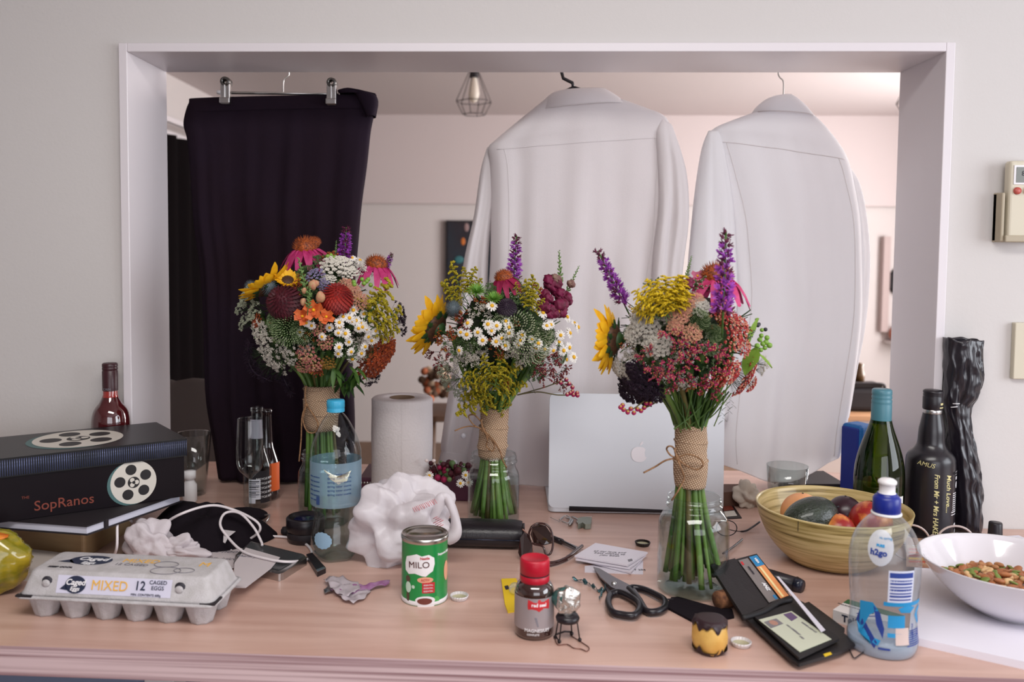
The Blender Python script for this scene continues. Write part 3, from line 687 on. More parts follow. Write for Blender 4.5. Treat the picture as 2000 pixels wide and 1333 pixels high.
# water bottle
b, s, _ = stand('water_bottle', 'half full clear plastic water bottle with a blue cap', 'bottle', 656, 1088)
m_pet = thin('clear_pet', (236, 242, 243), .05, bump=.25, bs=60, ior=1.55)
WP = smp([(44,10),(49,24),(50,40),(47,58),(43,80),(43,92),(48,110),(50,120),(50.5,205),(49,222),(43,242),(34,262),(25,278),(17.5,288)])
def lobes(a, r, z): return r*(1-.13*max(0, 1-z/(30*s))*(.5+.5*math.cos(5*a)))
G().lathe(prof([(0,12),(14,6),(30,0),(38,2)]+WP+[(14,291),(14,312)], s), 70, fn=lobes).build('bottle_body', m_pet, b)
G().lathe([(r*.975, z) for r, z in prof([(0,13),(14,8),(30,3),(38,5)]+[q for q in WP if q[1] < 104], s)]+[(0, 104*s)], 60, fn=lobes).build('water', m_water, b)
G().lathe(prof([(17.6,294),(17.6,300),(16.8,301),(17.8,303),(17.8,314),(16.5,317),(0,317)], s), 60, fn=lambda a, r, z: r*(1+.018*math.cos(36*a)) if z > 300*s else r).build('cap', mat('sky_blue_cap', (52, 160, 200), .4), b)
LR = Rof(prof(WP, s))
m_lab = thin('blue_film_label', (206, 226, 236), .2, haze=.32, hcol=(176, 206, 226))
g = G(); cpatch(g, LR, -2.9, 112*s, 2.9, 200*s, 0, 60, 8, .0004); lb = g.build('label_film', m_lab, b)
m_lt = mat('label_dark_blue', (44, 70, 120), .6)
for k in range(6): text('spring water source', .0048, m_lt, b, (.35, (180-k*8)*s, 0), R=50.9*s); text('water nutrition', .004, m_lt, b, (-.75, (172-k*9)*s, 0), R=50.9*s)
g = G(); cblob(g, 50.8*s, 0.2, 175*s, [(-.020, .012), (-.005, .004), (.018, .003), (.026, .008), (.018, -.008), (.004, -.012), (-.008, -.004)], 0, 4, .0006); g.build('silver_wave', mat('silver_print', (214, 216, 196), .3, .5), b)
g = G(); cpatch(g, 50.8*s, -.62, 118*s, -.45, 134*s, 0, 3, 2, .0006); g.build('blue_square', m_lt, b)
g = G(); cblob(g, 50*s, -.35, 48*s, [(x*(1+.08*(k % 2)), z*(1+.08*(k % 2))) for k, (x, z) in enumerate(ell(.016, .013, 28))], 0, 4, .0006); g.build('round_sticker', mat('pale_blue_sticker', (140, 172, 196), .5), b)

# paper towel
b, s, _ = stand('paper_towel_roll', 'white embossed paper towel roll standing left of the middle jar', 'paper towel', 785, 978)
R1 = 60.5*s; hh = 207*s
m_tow = mat('embossed_paper', (226, 218, 218), .9, bump=.6, bs=210, trl=.1)
G().lathe([(24*s, 0), (R1, 0), (R1, .002)]+[(R1+.0004*math.sin(k), hh*k/12) for k in range(1, 12)]+[(R1, hh-.003), (R1-.003, hh), (25*s, hh), (25*s, .001)], 80).build('paper', m_tow, b)
G().lathe([(24*s, 0), (24.5*s, hh+.0005), (23*s, hh+.0005), (23*s, 0)], 40).build('core', mat('brown_card', (128, 104, 84), .8), b)
g = G(); cpatch(g, R1, .12, .001, .34, hh-.002, 0, 8, 2, .0012); g.build('loose_sheet', m_tow, b)

# milk powder tin
b, s, _ = stand('drink_tin', 'open topped green drink powder tin with silver rim', 'tin', 829, 1168)
m_mg = mat('tin_green', (16, 132, 62), .35, coat=.4); m_tin = mat('tinplate', (196, 192, 186), .25, 1)
R1 = 46.5*s; H1 = 132*s
G().lathe([(0, .001), (R1*.98, 0), (R1, .002), (R1, .005), (R1*.985, .007), (R1*.985, H1-.009), (R1, H1-.006)], 72).build('tin_body', m_mg, b)
g = G(); g.lathe([(R1, H1-.007), (R1*1.02, H1-.004), (R1*1.02, H1-.001), (R1*.98, H1+.001), (R1*.95, H1-.001), (R1*.87, H1-.002), (R1*.84, H1-.001), (R1*.82, H1-.004), (0, H1-.0045)], 72); g.build('rim_and_lid', m_tin, b)
G().lathe([(R1*.99, .001), (R1*1.005, .002), (R1*1.005, .005), (R1*.985, .007)], 72).build('base_rim', m_white, b)
def mp_(px, py): return ((px-829)/46.5, (1168-py)*s)       # picture of the front: angle, height
def ma(px): return math.asin(max(-1, min(1, (px-829)/46.5)))
RR = R1*.985
g = G(); cblob(g, RR, ma(822), (1168-1086)*s, [(s*x, s*z) for x, z in ((32,2),(31,14),(20,21),(6,18),(-4,22),(-16,18),(-28,14),(-32,0),(-31,-14),(-22,-20),(-8,-17),(6,-21),(14,-22),(20,-17),(28,-12))], 0, 4, .0005); g.build('logo_cloud', m_white, b)
text('MILO', 17.5*s, mat('milo_brown', (78, 34, 30), .5), b, (ma(822), (1168-1086)*s, .05), R=RR+.0006, bold=0, sx=1.08)
text('Nestle', 7*s, mat('print_red', (190, 36, 44), .5), b, (ma(834), (1168-1072)*s, .05), R=RR+.0006, bold=.0001)
text('Supports Daily', 6*s, m_white, b, (1.08, (1168-1067)*s, .0), R=RR, bold=.0001)
g = G(); cblob(g, RR, ma(835), (1168-1115)*s, ell(16*s, 6*s), 0, 4, .0005); g.build('pink_flash', mat('print_peach', (224, 160, 130), .5), b)
text('ACTIV', 6*s, MATS['print_red'], b, (ma(835), (1168-1115)*s, 0), R=RR+.0008)
g = G(); cpatch(g, RR, ma(829), (1168-1141)*s, ma(853), (1168-1120)*s, 0, 8, 3, .0005); g.build('red_panel', MATS['print_red'], b)
for k in range(3): text('ESSENTIAL', 4*s, m_white, b, (ma(841), (1168-1125-k*6)*s, 0), R=RR+.0006)
g = G(); cpatch(g, RR, ma(820), (1168-1184)*s+.009, ma(852), (1168-1158)*s, 0, 10, 3, .0005); cblob(g, RR, ma(835), (1168-1156)*s, ell(20*s, 9*s), 0, 4, .0005); g.build('printed_mug', m_white, b)
g = G(); cblob(g, RR, ma(834), (1168-1157)*s, ell(15*s, 6.5*s), 0, 4, .0008); g.build('printed_cocoa', mat('cocoa', (110, 52, 40), .6), b)
g = G(); cblob(g, RR, ma(800), (1168-1116)*s, ell(6*s, 7*s)); cblob(g, RR, ma(800), (1168-1150)*s, ell(4*s, 13*s)); g.build('printed_player', mat('print_brown', (84, 66, 52), .6), b)
g = G(); cblob(g, RR, ma(801), (1168-1132)*s, ell(7*s, 11*s), 0, 4, .0007); cblob(g, RR, ma(811), (1168-1130)*s, ell(3.5*s, 3.5*s)); g.build('printed_shirt', mat('print_pale_green', (190, 214, 196), .6), b)
g = G(); cblob(g, RR, 1.25, (1168-1105)*s, ell(9*s, 20*s), 0, 4, .0005); g.build('printed_splash', MATS['print_peach'], b)
g = G(); cblob(g, RR, .62, (1168-1158)*s, ell(8*s, 9*s), 0, 4, .0003); g.build('printed_glow', mat('light_green_print', (70, 168, 84), .5), b)

# vitamin bottle
b, s, _ = stand('vitamin_bottle', 'brown vitamin bottle with a red cap and grey label', 'bottle', 1043, 1238)
m_amb = mat('amber_glass', (48, 26, 22), .05, coat=1, spec=.9)
VP = smp([(34,1),(38,6),(39,14),(39,70),(38.5,84),(38,94),(34,103),(28,109)])
G().lathe(prof([(0,1)]+VP, s), 56).build('bottle_body', m_amb, b)
m_rc = mat('red_cap', (178, 10, 40), .4, bump=.1, bs=300)
G().lathe(prof([(28,108),(29.5,110),(29.5,121),(28.6,122),(28.6,125),(29.5,126),(29.5,150),(28,154),(26,155),(24,153.5),(0,153)], s), 72, fn=lambda a, r, z: r*(1+.01*math.cos(60*a)) if 126*s < z < 150*s else r).build('cap', m_rc, b)
G().lathe(prof([(28.9,122.3),(28.9,124.7)], s), 48).build('cap_gap_shade', m_blackm, b)  # black ring paints the shade in the gap below the cap
g = G(); cpatch(g, 39*s, -1.9, 22*s, 1.9, 86*s, 0, 48, 4, .0004); g.build('paper_label', mat('grey_label', (158, 148, 150), .45, .3), b)
va = lambda px: math.asin(max(-.98, min(.98, (px-1043)/39)))
g = G(); cblob(g, 39.2*s, va(1051), (1238-1172)*s+.004, [(s*x, s*z) for x, z in ((23,0),(22,11),(0,12),(-22,11),(-23,0),(-22,-8),(-6,-8),(0,-12),(6,-8),(22,-8))], 0, 4, .0006); g.build('red_badge', MATS['print_red'], b)
text('red seal', 9.5*s, m_white, b, (va(1051), (1238-1171)*s+.004, 0), R=39.4*s, bold=.0002)
g = G(); cblob(g, 39.2*s, va(1047), (1238-1199)*s, [(s*x, s*z) for x, z in ((1,-9),(3,-9),(4,-8),(0,9),(-3,10),(-5,9))], 0, 3, .0006); g.build('pill_drawing', m_inkg, b)
text('MAGNESIUM', 9*s, m_white, b, (va(1048), (1238-1219)*s+.002, 0), R=39.4*s, bold=0)
text('COMPLETE', 5*s, m_white, b, (va(1040), (1238-1227)*s+.002, 0), R=39.4*s)

# sport water bottle at the front right
b, s, _ = stand('sports_water_bottle', 'clear sports bottle with a navy collar and white drinking spout', 'bottle', 1722, 1266)
HP = smp([(58,2),(63,12),(64.5,26),(62,46),(60.5,70),(60.5,95),(63,125),(65,165),(64.5,190),(60,214),(51,236),(40,252),(30,262),(24,266)])
HR = Rof(prof(HP, s))
m_h = thin('clear_ribbed_pet', (236, 242, 246), .05, haze=.07, bump=.2, bs=50)
G().lathe(prof([(0,9),(30,3),(48,0)]+HP+[(23,268),(23,272)], s), 80, fn=lambda a, r, z: r*(1+.008*math.cos(14*a)*max(0, min(1, (z-170*s)/(30*s)))*max(0, min(1, (262*s-z)/(30*s))))).build('bottle_body', m_h, b)
G().lathe([(r*.97, z) for r, z in prof([(0,10),(30,5),(48,2)]+[q for q in HP if q[1] < 34], s)]+[(0, 34*s)], 48).build('milky_base', thin('frosted_base', (236, 242, 248), .3, haze=.45, hcol=(214, 222, 234)), b)
m_nb = mat('navy_cap', (20, 38, 132), .35)
G().lathe(prof([(27,267),(28,268),(28,271),(24,272)], s), 48).build('neck_ring', m_white, b)
G().lathe(prof([(24,271),(25.5,273),(25.5,299),(22,304),(18,306),(18,309),(0,309)], s), 64, fn=lambda a, r, z: r*(1+.015*math.cos(40*a)) if z < 299*s else r).build('collar', m_nb, b)
G().lathe(prof([(16,309),(14.5,312),(14.5,326),(17,328),(17,333),(12,337),(0,338)], s), 36).build('spout', m_white, b)
ha = lambda px, r=62: math.asin(max(-.97, min(.97, (px-1724)/r)))
g = G(); cblob(g, HR, ha(1692), (1266-1050)*s, ell(.015, .021), 0, 6, .0008); g.build('oval_sticker', thin('milky_sticker', (240, 244, 250), .3, haze=.6, hcol=(224, 228, 240)), b)
m_hb = mat('print_royal_blue', (34, 60, 140), .5); m_hc = mat('print_cyan', (30, 140, 196), .5)
text('h2go', 15*s, m_hb, b, (ha(1690), (1266-1058)*s, 0), R=lambda z: HR(z)+.001, bold=.0004)
text('PURE', 6*s, m_hc, b, (ha(1692), (1266-1045)*s, 0), R=lambda z: HR(z)+.001, bold=.0003)
text('nz spring', 6*s, m_hc, b, (ha(1700), (1266-1031)*s, 0), R=lambda z: HR(z)+.001)
HH = lambda z: HR(z)+.0006
g = G()
def hpatch(x0, y0, x1, y1, mi=0): cpatch(g, HH, ha(x0), (1266-y0)*s, ha(x1), (1266-y1)*s, mi, 10, 3)
def hblob(x, y, P, mi=0): cblob(g, HH, ha(x), (1266-y)*s, [(a*s, c*s) for a, c in P], mi, 4, .0002+.0003*mi)
hpatch(1706, 1150, 1752, 1088, 0)
g.build('barcode_panel', mat('milky_print', (206, 210, 228), .5), b)
g = G()
for k in range(7): hpatch(1709, 1146-k*6.2, 1749, 1143.2-k*6.2-(k % 2))
hpatch(1708, 1102, 1750, 1092); hpatch(1694, 1243, 1713, 1239)
for k in range(8): hpatch(1744+k, 1236-k*4, 1776, 1234-k*4)
hblob(1674, 1205, ((-12,26),(8,-2),(26,-26),(22,-38),(-6,-14),(-20,4)))
hblob(1690, 1188, ((-6,26),(6,14),(14,-16),(12,-34),(0,-10)))
hblob(1774, 1200, ((4,28),(6,6),(-12,-22),(-4,-20),(0,4)))
g.build('blue_print', m_hb, b)
g = G()
hpatch(1700, 1158, 1776, 1150); hpatch(1708, 1200, 1740, 1176); hpatch(1708, 1218, 1738, 1210)
hblob(1676, 1176, ((-14,16),(12,20),(22,6),(6,-6),(-6,-34),(-14,-30)))
hblob(1668, 1222, ((-6,20),(0,4),(26,-14),(40,-14),(44,-4),(20,0),(8,16)))
hblob(1770, 1175, ((10,14),(14,6),(-2,-4),(8,-20),(4,-24),(-10,-4),(-4,8)))
hblob(1745, 1166, ((-20,4),(0,10),(18,4),(6,-6),(-14,-4)))
g.build('cyan_print', m_hc, b)
g = G(); hpatch(1722, 1232, 1748, 1200); g.build('pale_print', mat('print_beige', (206, 186, 180), .5), b)
text('100% RECYCLE', 5*s, m_hb, b, (ha(1757), (1266-1210)*s, PI/2), R=HH)
# ================================================================= bouquets
def gm(nm, fn):
    """cached unit mesh"""
    if nm not in UM: UM[nm] = fn()
    return UM[nm]
UM = {}
RND = random.Random(5)
def fib(n):
    for i in range(n):
        z = 1-2*(i+.5)/n; r = math.sqrt(max(0, 1-z*z)); a = i*2.39996; yield Vector((r*math.cos(a), r*math.sin(a), z))
def petal(g, a, r0, r1, w, z0=0, up=0, cup=0, mi=0, tip=.25, n=4, jit=0, twist=0):
    """flat petal from radius r0 to r1 in direction a; up = rise at the tip, cup = curl"""
    ca, sa = math.cos(a), math.sin(a); vs = []; W_ = (.45, .95, 1.0, .8, tip) if n == 4 else (.5, 1, tip)
    for i in range(n+1):
        t = i/n; r = r0+(r1-r0)*t; z = z0+up*t+cup*t*t; ww = w*W_[i]/2
        for s_, dz in ((-1, .25), (0, -.12), (1, .25)):
            q = ww*s_; vs.append((r*ca-q*sa, r*sa+q*ca, z+dz*w*.5*(1-t*.5)+twist*s_*w))
    fs = []
    for i in range(n):
        for k in range(2): b_ = i*3+k; fs.append((b_, b_+3, b_+4, b_+1))
    g.add(vs, fs, mi)
def C(nm, c, c2=None, **k): return mat(nm, c, k.pop('rough', .6), col2=c2, vs_=k.pop('vs_', 6), trl=k.pop('trl', .18), **k)
c_yel = C('sunflower_yellow', (236, 172, 10), (246, 196, 30)); c_brn = C('seed_brown', (52, 32, 24), (84, 52, 26), vs_=30, trl=0)
c_pink = C('coneflower_pink', (176, 30, 98), (206, 70, 130)); c_cone = C('cone_orange', (96, 38, 14), (176, 84, 20), vs_=20, trl=0)
c_mag = C('deep_magenta', (134, 8, 58), (168, 22, 82)); c_bur = C('burgundy_petal', (58, 8, 22), (88, 14, 34)); c_red = C('red_orange_petal', (120, 14, 16), (166, 36, 24), vs_=3)
c_pur = C('liatris_purple', (140, 44, 160), (186, 96, 204)); c_pur2 = C('plum_bud', (84, 24, 60), (110, 36, 70)); c_lav = C('lavender_floret', (150, 140, 178))
c_wht = C('white_floret', (216, 210, 196), (236, 230, 220), vs_=20); c_gold = C('goldenrod_olive', (150, 140, 20), (196, 176, 34), vs_=14); c_gold2 = C('goldenrod_bright', (214, 184, 16), (236, 206, 40), vs_=14)
c_day = C('daisy_white', (240, 236, 230)); c_dayc = C('daisy_yellow', (226, 170, 14), trl=0)
c_peach = C('peach_floret', (228, 168, 128), (244, 206, 170), vs_=30); c_rust = C('rust_floret', (134, 48, 24), (176, 84, 46), vs_=16); c_ros = C('rose_floret', (206, 112, 112), (230, 150, 146), vs_=16)
c_crim = C('crimson_floret', (172, 26, 40), (206, 60, 62), vs_=16); c_cream = C('cream_centre', (226, 206, 140)); c_sed = C('sedum_green', (122, 146, 96), (166, 184, 138), vs_=18); c_sedd = C('sedum_dark', (70, 98, 54), (104, 130, 78), vs_=18)
c_dpur = C('dark_aubergine', (30, 12, 32), (44, 20, 46), vs_=16); c_thi = C('thistle_grey_blue', (84, 98, 104), (116, 128, 134), vs_=16); c_or = C('orange_blossom', (206, 84, 36), (226, 120, 60), vs_=5)
c_ber = C('berry_green', (120, 160, 60), trl=.05, rough=.35); c_bb = C('berry_black', (24, 22, 40), trl=0, rough=.2); c_lg = C('light_leaf', (118, 156, 50), (146, 182, 74), trl=.3); c_stat = C('statice_magenta', (150, 16, 72), (186, 40, 100), vs_=12)
c_styel = C('statice_yellow', (232, 196, 92)); c_bud = C('bud_pink', (206, 130, 110), (196, 170, 120)); c_mum = C('green_mum', (96, 150, 50), (130, 176, 70))

def U_daisy(k):
    g = G(); r = random.Random(k); n = 12+k
    for i in range(n): petal(g, 2*PI*i/n+r.uniform(-.1, .1), .12, .5*r.uniform(.9, 1.02), .17, 0, r.uniform(-.04, .06), -.08, n=2, tip=.7)
    return g.mesh('daisy', [c_day])
def U_daisyc(): return G().ball((0, 0, .03), .17, 12, 8, sc=(1, 1, .7)).mesh('daisy_centre', [c_dayc])
def U_sun(side=0):
    g = G(); r = random.Random(3)
    for L_, n in ((0, 18), (1, 16)):
        for i in range(n):
            petal(g, 2*PI*(i+.5*L_)/n+r.uniform(-.08, .08), .2, .5*r.uniform(.85, 1.04), .15*r.uniform(.9, 1.2), .02*L_, r.uniform(-.03, .10)+.04*L_, .06, tip=.08)
    return g.mesh('petals', [c_yel])
def U_sunc():
    g = G(); g.ball((0, 0, .0), .24, 28, 12, sc=(1, 1, .42))
    for d in fib(150):
        if d.z > .05: g.octa((d.x*.24, d.y*.24, d.z*.11), .016)
    return g.mesh('flower_centre', [c_brn], )
def U_sunb():
    g = G(); r = random.Random(4)
    for i in range(26): petal(g, r.uniform(0, 6.28), .04, .30*r.uniform(.8, 1.2), .11, -.06, -.02+r.uniform(0, .05), .04, tip=.05)
    g.ball((0, 0, -.07), .13, 14, 8, sc=(1, 1, .7)); g.tube([(0, 0, -.1), (0, 0, -.35)], .03, 8)
    return g.mesh('sepals', [m_dgreen])
def U_cone(m, droop=.34, n=15):
    g = G(); r = random.Random(8)
    for i in range(n):
        petal(g, 2*PI*i/n+r.uniform(-.12, .12), .13, .47*r.uniform(.9, 1.15), .155, -.02, -.04, -droop*r.uniform(.8, 1.25), tip=.45)
    return g.mesh('petals', [m])
def U_conec():
    g = G(); g.ball((0, 0, .0), .20, 20, 10, sc=(1, 1, .85))
    for d in fib(220):
        if d.z > -.1:
            p = Vector((d.x*.20, d.y*.20, d.z*.17)); q = p+Vector((d.x*.05, d.y*.05, d.z*.05+.02)); t = d.orthogonal().normalized()*.010; t2 = d.cross(t)
            g.add([p+t, p-t, p+t2, q], [(0, 1, 3), (1, 2, 3), (2, 0, 3)])
    return g.mesh('flower_cone', [c_cone])
def U_dahlia(m):
    g = G(); g.ball((0, 0, 0), .38, 16, 10)
    for d in fib(330):
        if d.z < -.55: continue
        t = Vector((0, 0, 1)).cross(d); t = t.normalized() if t.length > .02 else Vector((1, 0, 0)); up = d.cross(t)
        up = -up if up.z > 0 else up; L_ = .115*(.55+.45*math.sqrt(max(0, 1-max(0, d.z))))
        p = d*.36; a = p+t*L_*.42+d*.04; b = p-t*L_*.42+d*.04; c = p+d*.02-up*L_*.3; e_ = p+d*.10-up*L_*.2+up*L_*1.0; f = p+d*.06+up*L_*.35
        g.add([c, a, e_, b, f], [(0, 1, 4), (1, 2, 4), (2, 3, 4), (3, 0, 4)])
    return g.mesh('dahlia', [m])
def U_umbel(m, m2=None, dens=1.25, dome=.28, r=.027, seed=1, flat=1.0, stalk=True):
    g = G(); R_ = random.Random(seed); ms = [m, m2 or m, m_dgreen]
    nC = int(34*dens)
    for i in range(nC):
        rr = .46*math.sqrt((i+.5)/nC); a = i*2.39996; x, y = rr*math.cos(a), rr*math.sin(a); z = dome*(1-(rr/.5)**2)+R_.uniform(-.02, .02)
        if stalk: g.tube([(x*.92, y*.92, z-.03), (x*.15, y*.15, -.32)], .006, 3, 2, cap=False)
        k = int(13*dens)
        for j in range(k):
            q = .062*math.sqrt((j+.5)/k)*1.15; b = j*2.39996+i
            g.octa((x+q*math.cos(b), y+q*math.sin(b), z+.022*(1-(q/.07)**2)+R_.uniform(-.008, .008)), r*R_.uniform(.8, 1.15), 1 if (m2 and R_.random() < .3) else 0)
    return g.mesh('umbel', ms)
def U_lace(m, seed=2, r=.021):
    """loose lacy head"""
    g = G(); R_ = random.Random(seed)
    for i in range(24):
        rr = .47*math.sqrt(R_.random()); a = R_.uniform(0, 6.28); x, y = rr*math.cos(a), rr*math.sin(a); z = .22*(1-(rr/.5)**2)+R_.uniform(-.08, .05)
        g.tube([(x, y, z-.02), (x*.1, y*.1, -.34)], .006, 3, 1, cap=False)
        for j in range(22):
            g.octa((x+R_.gauss(0, .038), y+R_.gauss(0, .038), z+R_.gauss(0, .02)), r*R_.uniform(.7, 1.3), 0)
    return g.mesh('lace_head', [m, m_dgreen])
def U_sedum(m, seed=3):
    g = G(); R_ = random.Random(seed); n = 210
    for i in range(n):
        rr = .48*math.sqrt((i+.5)/n); a = i*2.39996; x, y = rr*math.cos(a), rr*math.sin(a); z = .26*(1-(rr/.5)**2)+R_.uniform(-.015, .015)
        d = Vector((x*.9, y*.9, .5)).normalized(); g.ball((x, y, z), .022, 5, 3, sc=(1, 1, 1), mi=0 if i % 3 else 1, M=basis(d) @ Matrix.Diagonal((.8, .8, 2.0)))
        if i % 4 == 0: g.tube([(x, y, z-.02), (x*.1, y*.1, -.32)], .006, 3, 2, cap=False)
    return g.mesh('sedum_head', [m, c_sedd, m_dgreen])
def U_mum():
    g = G(); R_ = random.Random(3)
    for i in range(70): petal(g, i*2.39996, .03, .20+.30*(i/70), .05, .03, .30*(1-i/70), .02, tip=.3, n=2)
    return g.mesh('spider_bloom', [c_mum])
def U_thistle(m=None):
    g = G(); g.ball((0, 0, 0), .3, 14, 10)
    for d in fib(260):
        p = d*.28; q = d*.5; t = d.orthogonal().normalized()*.02; t2 = d.cross(t)
        g.add([p+t, p-t, p+t2, q], [(0, 1, 3), (1, 2, 3), (2, 0, 3)])
    return g.mesh('thistle_ball', [m or c_thi])
def U_liatris(seed=1):
    """unit height spike along z, florets as tufts"""
    g = G(); R_ = random.Random(seed); g.tube([(0, 0, -.3), (0, 0, 1)], .016, 6, 2)
    n = 42
    for i in range(n):
        t = i/(n-1); z = t; a = i*2.4; w = .14*(1-.45*t); c = Vector((math.cos(a)*w*.55, math.sin(a)*w*.55, z))
        m_ = 0 if t < .82 and R_.random() < .92 else 1
        g.ball(c, .036*(1-.3*t), 6, 4, 1 if R_.random() < .7 else m_)
        for k in range(26 if m_ == 0 else 8):
            d = Vector((math.cos(a)+R_.gauss(0, .7), math.sin(a)+R_.gauss(0, .7), .55+R_.gauss(0, .5))).normalized()
            q = c+d*w*R_.uniform(.5, .95); s_ = d.orthogonal().normalized()*.011
            g.add([c+s_, c-s_, q+s_*.6, q-s_*.6], [(0, 1, 3, 2)], m_)
    return g.mesh('liatris_spike', [c_pur, c_pur2, m_green])
def U_golden(m, seed=1, arc_=1):
    """unit plume, leaning over; rises along z"""
    g = G(); R_ = random.Random(seed); main = arc([(0, 0, -.3), (0, 0, .1), (.03, 0, .5), (.12, 0, .8)], 6)
    g.tube(main, .012, 5, 1)
    for i in range(17):
        t = i/16; p = Vector((0.0+.12*t*t, 0, .8*t)); a = i*2.4; L_ = .42*(1-t*.75)*R_.uniform(.8, 1.1)
        P = [p+Vector((math.cos(a), math.sin(a), .55-.55*u*arc_))*L_*u for u in (0, .25, .5, .75, 1)]
        g.tube(P, .006, 4, 1, cap=False)
        for k in range(60):
            u = R_.uniform(.08, 1.02); q = p+Vector((math.cos(a), math.sin(a), .55-.55*u*arc_))*L_*u
            g.octa((q.x+R_.gauss(0, .014), q.y+R_.gauss(0, .014), q.z+.014+R_.gauss(0, .010)), R_.uniform(.015, .027), 0)
    return g.mesh('goldenrod_plume', [m, m_green])
def U_statice(seed=1, m=None, m2=None, sparse=0):
    g = G(); R_ = random.Random(seed); g.tube([(0, 0, -.5), (0, 0, .1)], .012, 5, 2)
    for i in range(9):
        a = R_.uniform(0, 6.28); e_ = R_.uniform(.2, 1.3); d = Vector((math.cos(a)*math.cos(e_), math.sin(a)*math.cos(e_), math.sin(e_))); L_ = R_.uniform(.3, .52)
        b0 = Vector((0, 0, R_.uniform(-.2, .1))); g.tube([b0, b0+d*L_*.5+Vector((0, 0, -.03)), b0+d*L_], .008, 4, 2, cap=False)
        for k in range(7):
            c = b0+d*L_*(.55+.5*k/7)+Vector([R_.gauss(0, .028) for _ in range(3)])
            g.ball(c, .034*R_.uniform(.8, 1.2), 5, 3, 0, M=basis(d+Vector([R_.gauss(0, .5) for _ in range(3)])) @ Matrix.Diagonal((.75, .75, 1.3)))
            if k % 2: g.octa(c+d*.03+Vector([R_.gauss(0, .014) for _ in range(3)]), .021, 1)
    return g.mesh('statice_sprig', [m or c_stat, m2 or c_styel, m_dgreen])
def U_snapbud():
    g = G(); R_ = random.Random(2); g.tube([(0, 0, -.4), (0, 0, .95)], .02, 6, 0)
    for i in range(26):
        t = i/25; a = i*2.4; w = .13*(1-t*.75); d = Vector((math.cos(a), math.sin(a), .7)); g.ball(Vector((math.cos(a)*w*.7, math.sin(a)*w*.7, t)), .055*(1-t*.6), 7, 5, 0, M=basis(d) @ Matrix.Diagonal((.8, .8, 1.5)))
    return g.mesh('snapdragon_buds', [m_sb])
m_sb = C('bud_green', (88, 124, 62), (132, 160, 96), vs_=14)
def U_bloss(m, n=5, cup=.1, c2=None):
    g = G(); R_ = random.Random(n)
    for i in range(n): petal(g, 2*PI*i/n+R_.uniform(-.2, .2), .04, .5*R_.uniform(.85, 1.05), .42, 0, .12, cup, tip=.75, twist=R_.uniform(-.1, .1))
    for i in range(3): petal(g, 2*PI*i/3+.4, .03, .28, .25, .05, .18, 0, tip=.6)
    g.ball((0, 0, .10), .09, 8, 6, 1)
    return g.mesh('blossom', [m, c2 or c_yel])
def U_ruffle(m):
    def fn(d): return 1+.30*noise.noise(d*2.2)+.20*noise.noise(d*5)
    g = G(); g.ball((0, 0, 0), .26, 24, 16, fn=fn); g.ball((.10, .12, .10), .2, 20, 14, fn=fn); g.ball((-.14, -.05, .14), .2, 20, 14, fn=fn); g.ball((.05, -.16, .02), .2, 20, 14, fn=fn)
    return g.mesh('ruffled_bloom', [m])
def leafm(g, p, d, L_, w, mi=0, droop=.3):
    d = Vector(d).normalized(); s_ = d.cross(Vector((0, 0, 1))); s_ = s_.normalized() if s_.length > .05 else Vector((1, 0, 0)); p = Vector(p); vs = []
    for t, ww in ((0, .15), (.25, .8), (.5, 1), (.78, .65), (1, .03)):
        c = p+d*L_*t+Vector((0, 0, -droop*L_*t*t)); nrm = s_.cross(d)
        for k in (-1, 0, 1): vs.append(c+s_*ww*w/2*k-nrm*(.12*w*(1-abs(k))))
    g.add(vs, [(i*3+k, i*3+k+3, i*3+k+4, i*3+k+1) for i in range(4) for k in range(2)], mi)

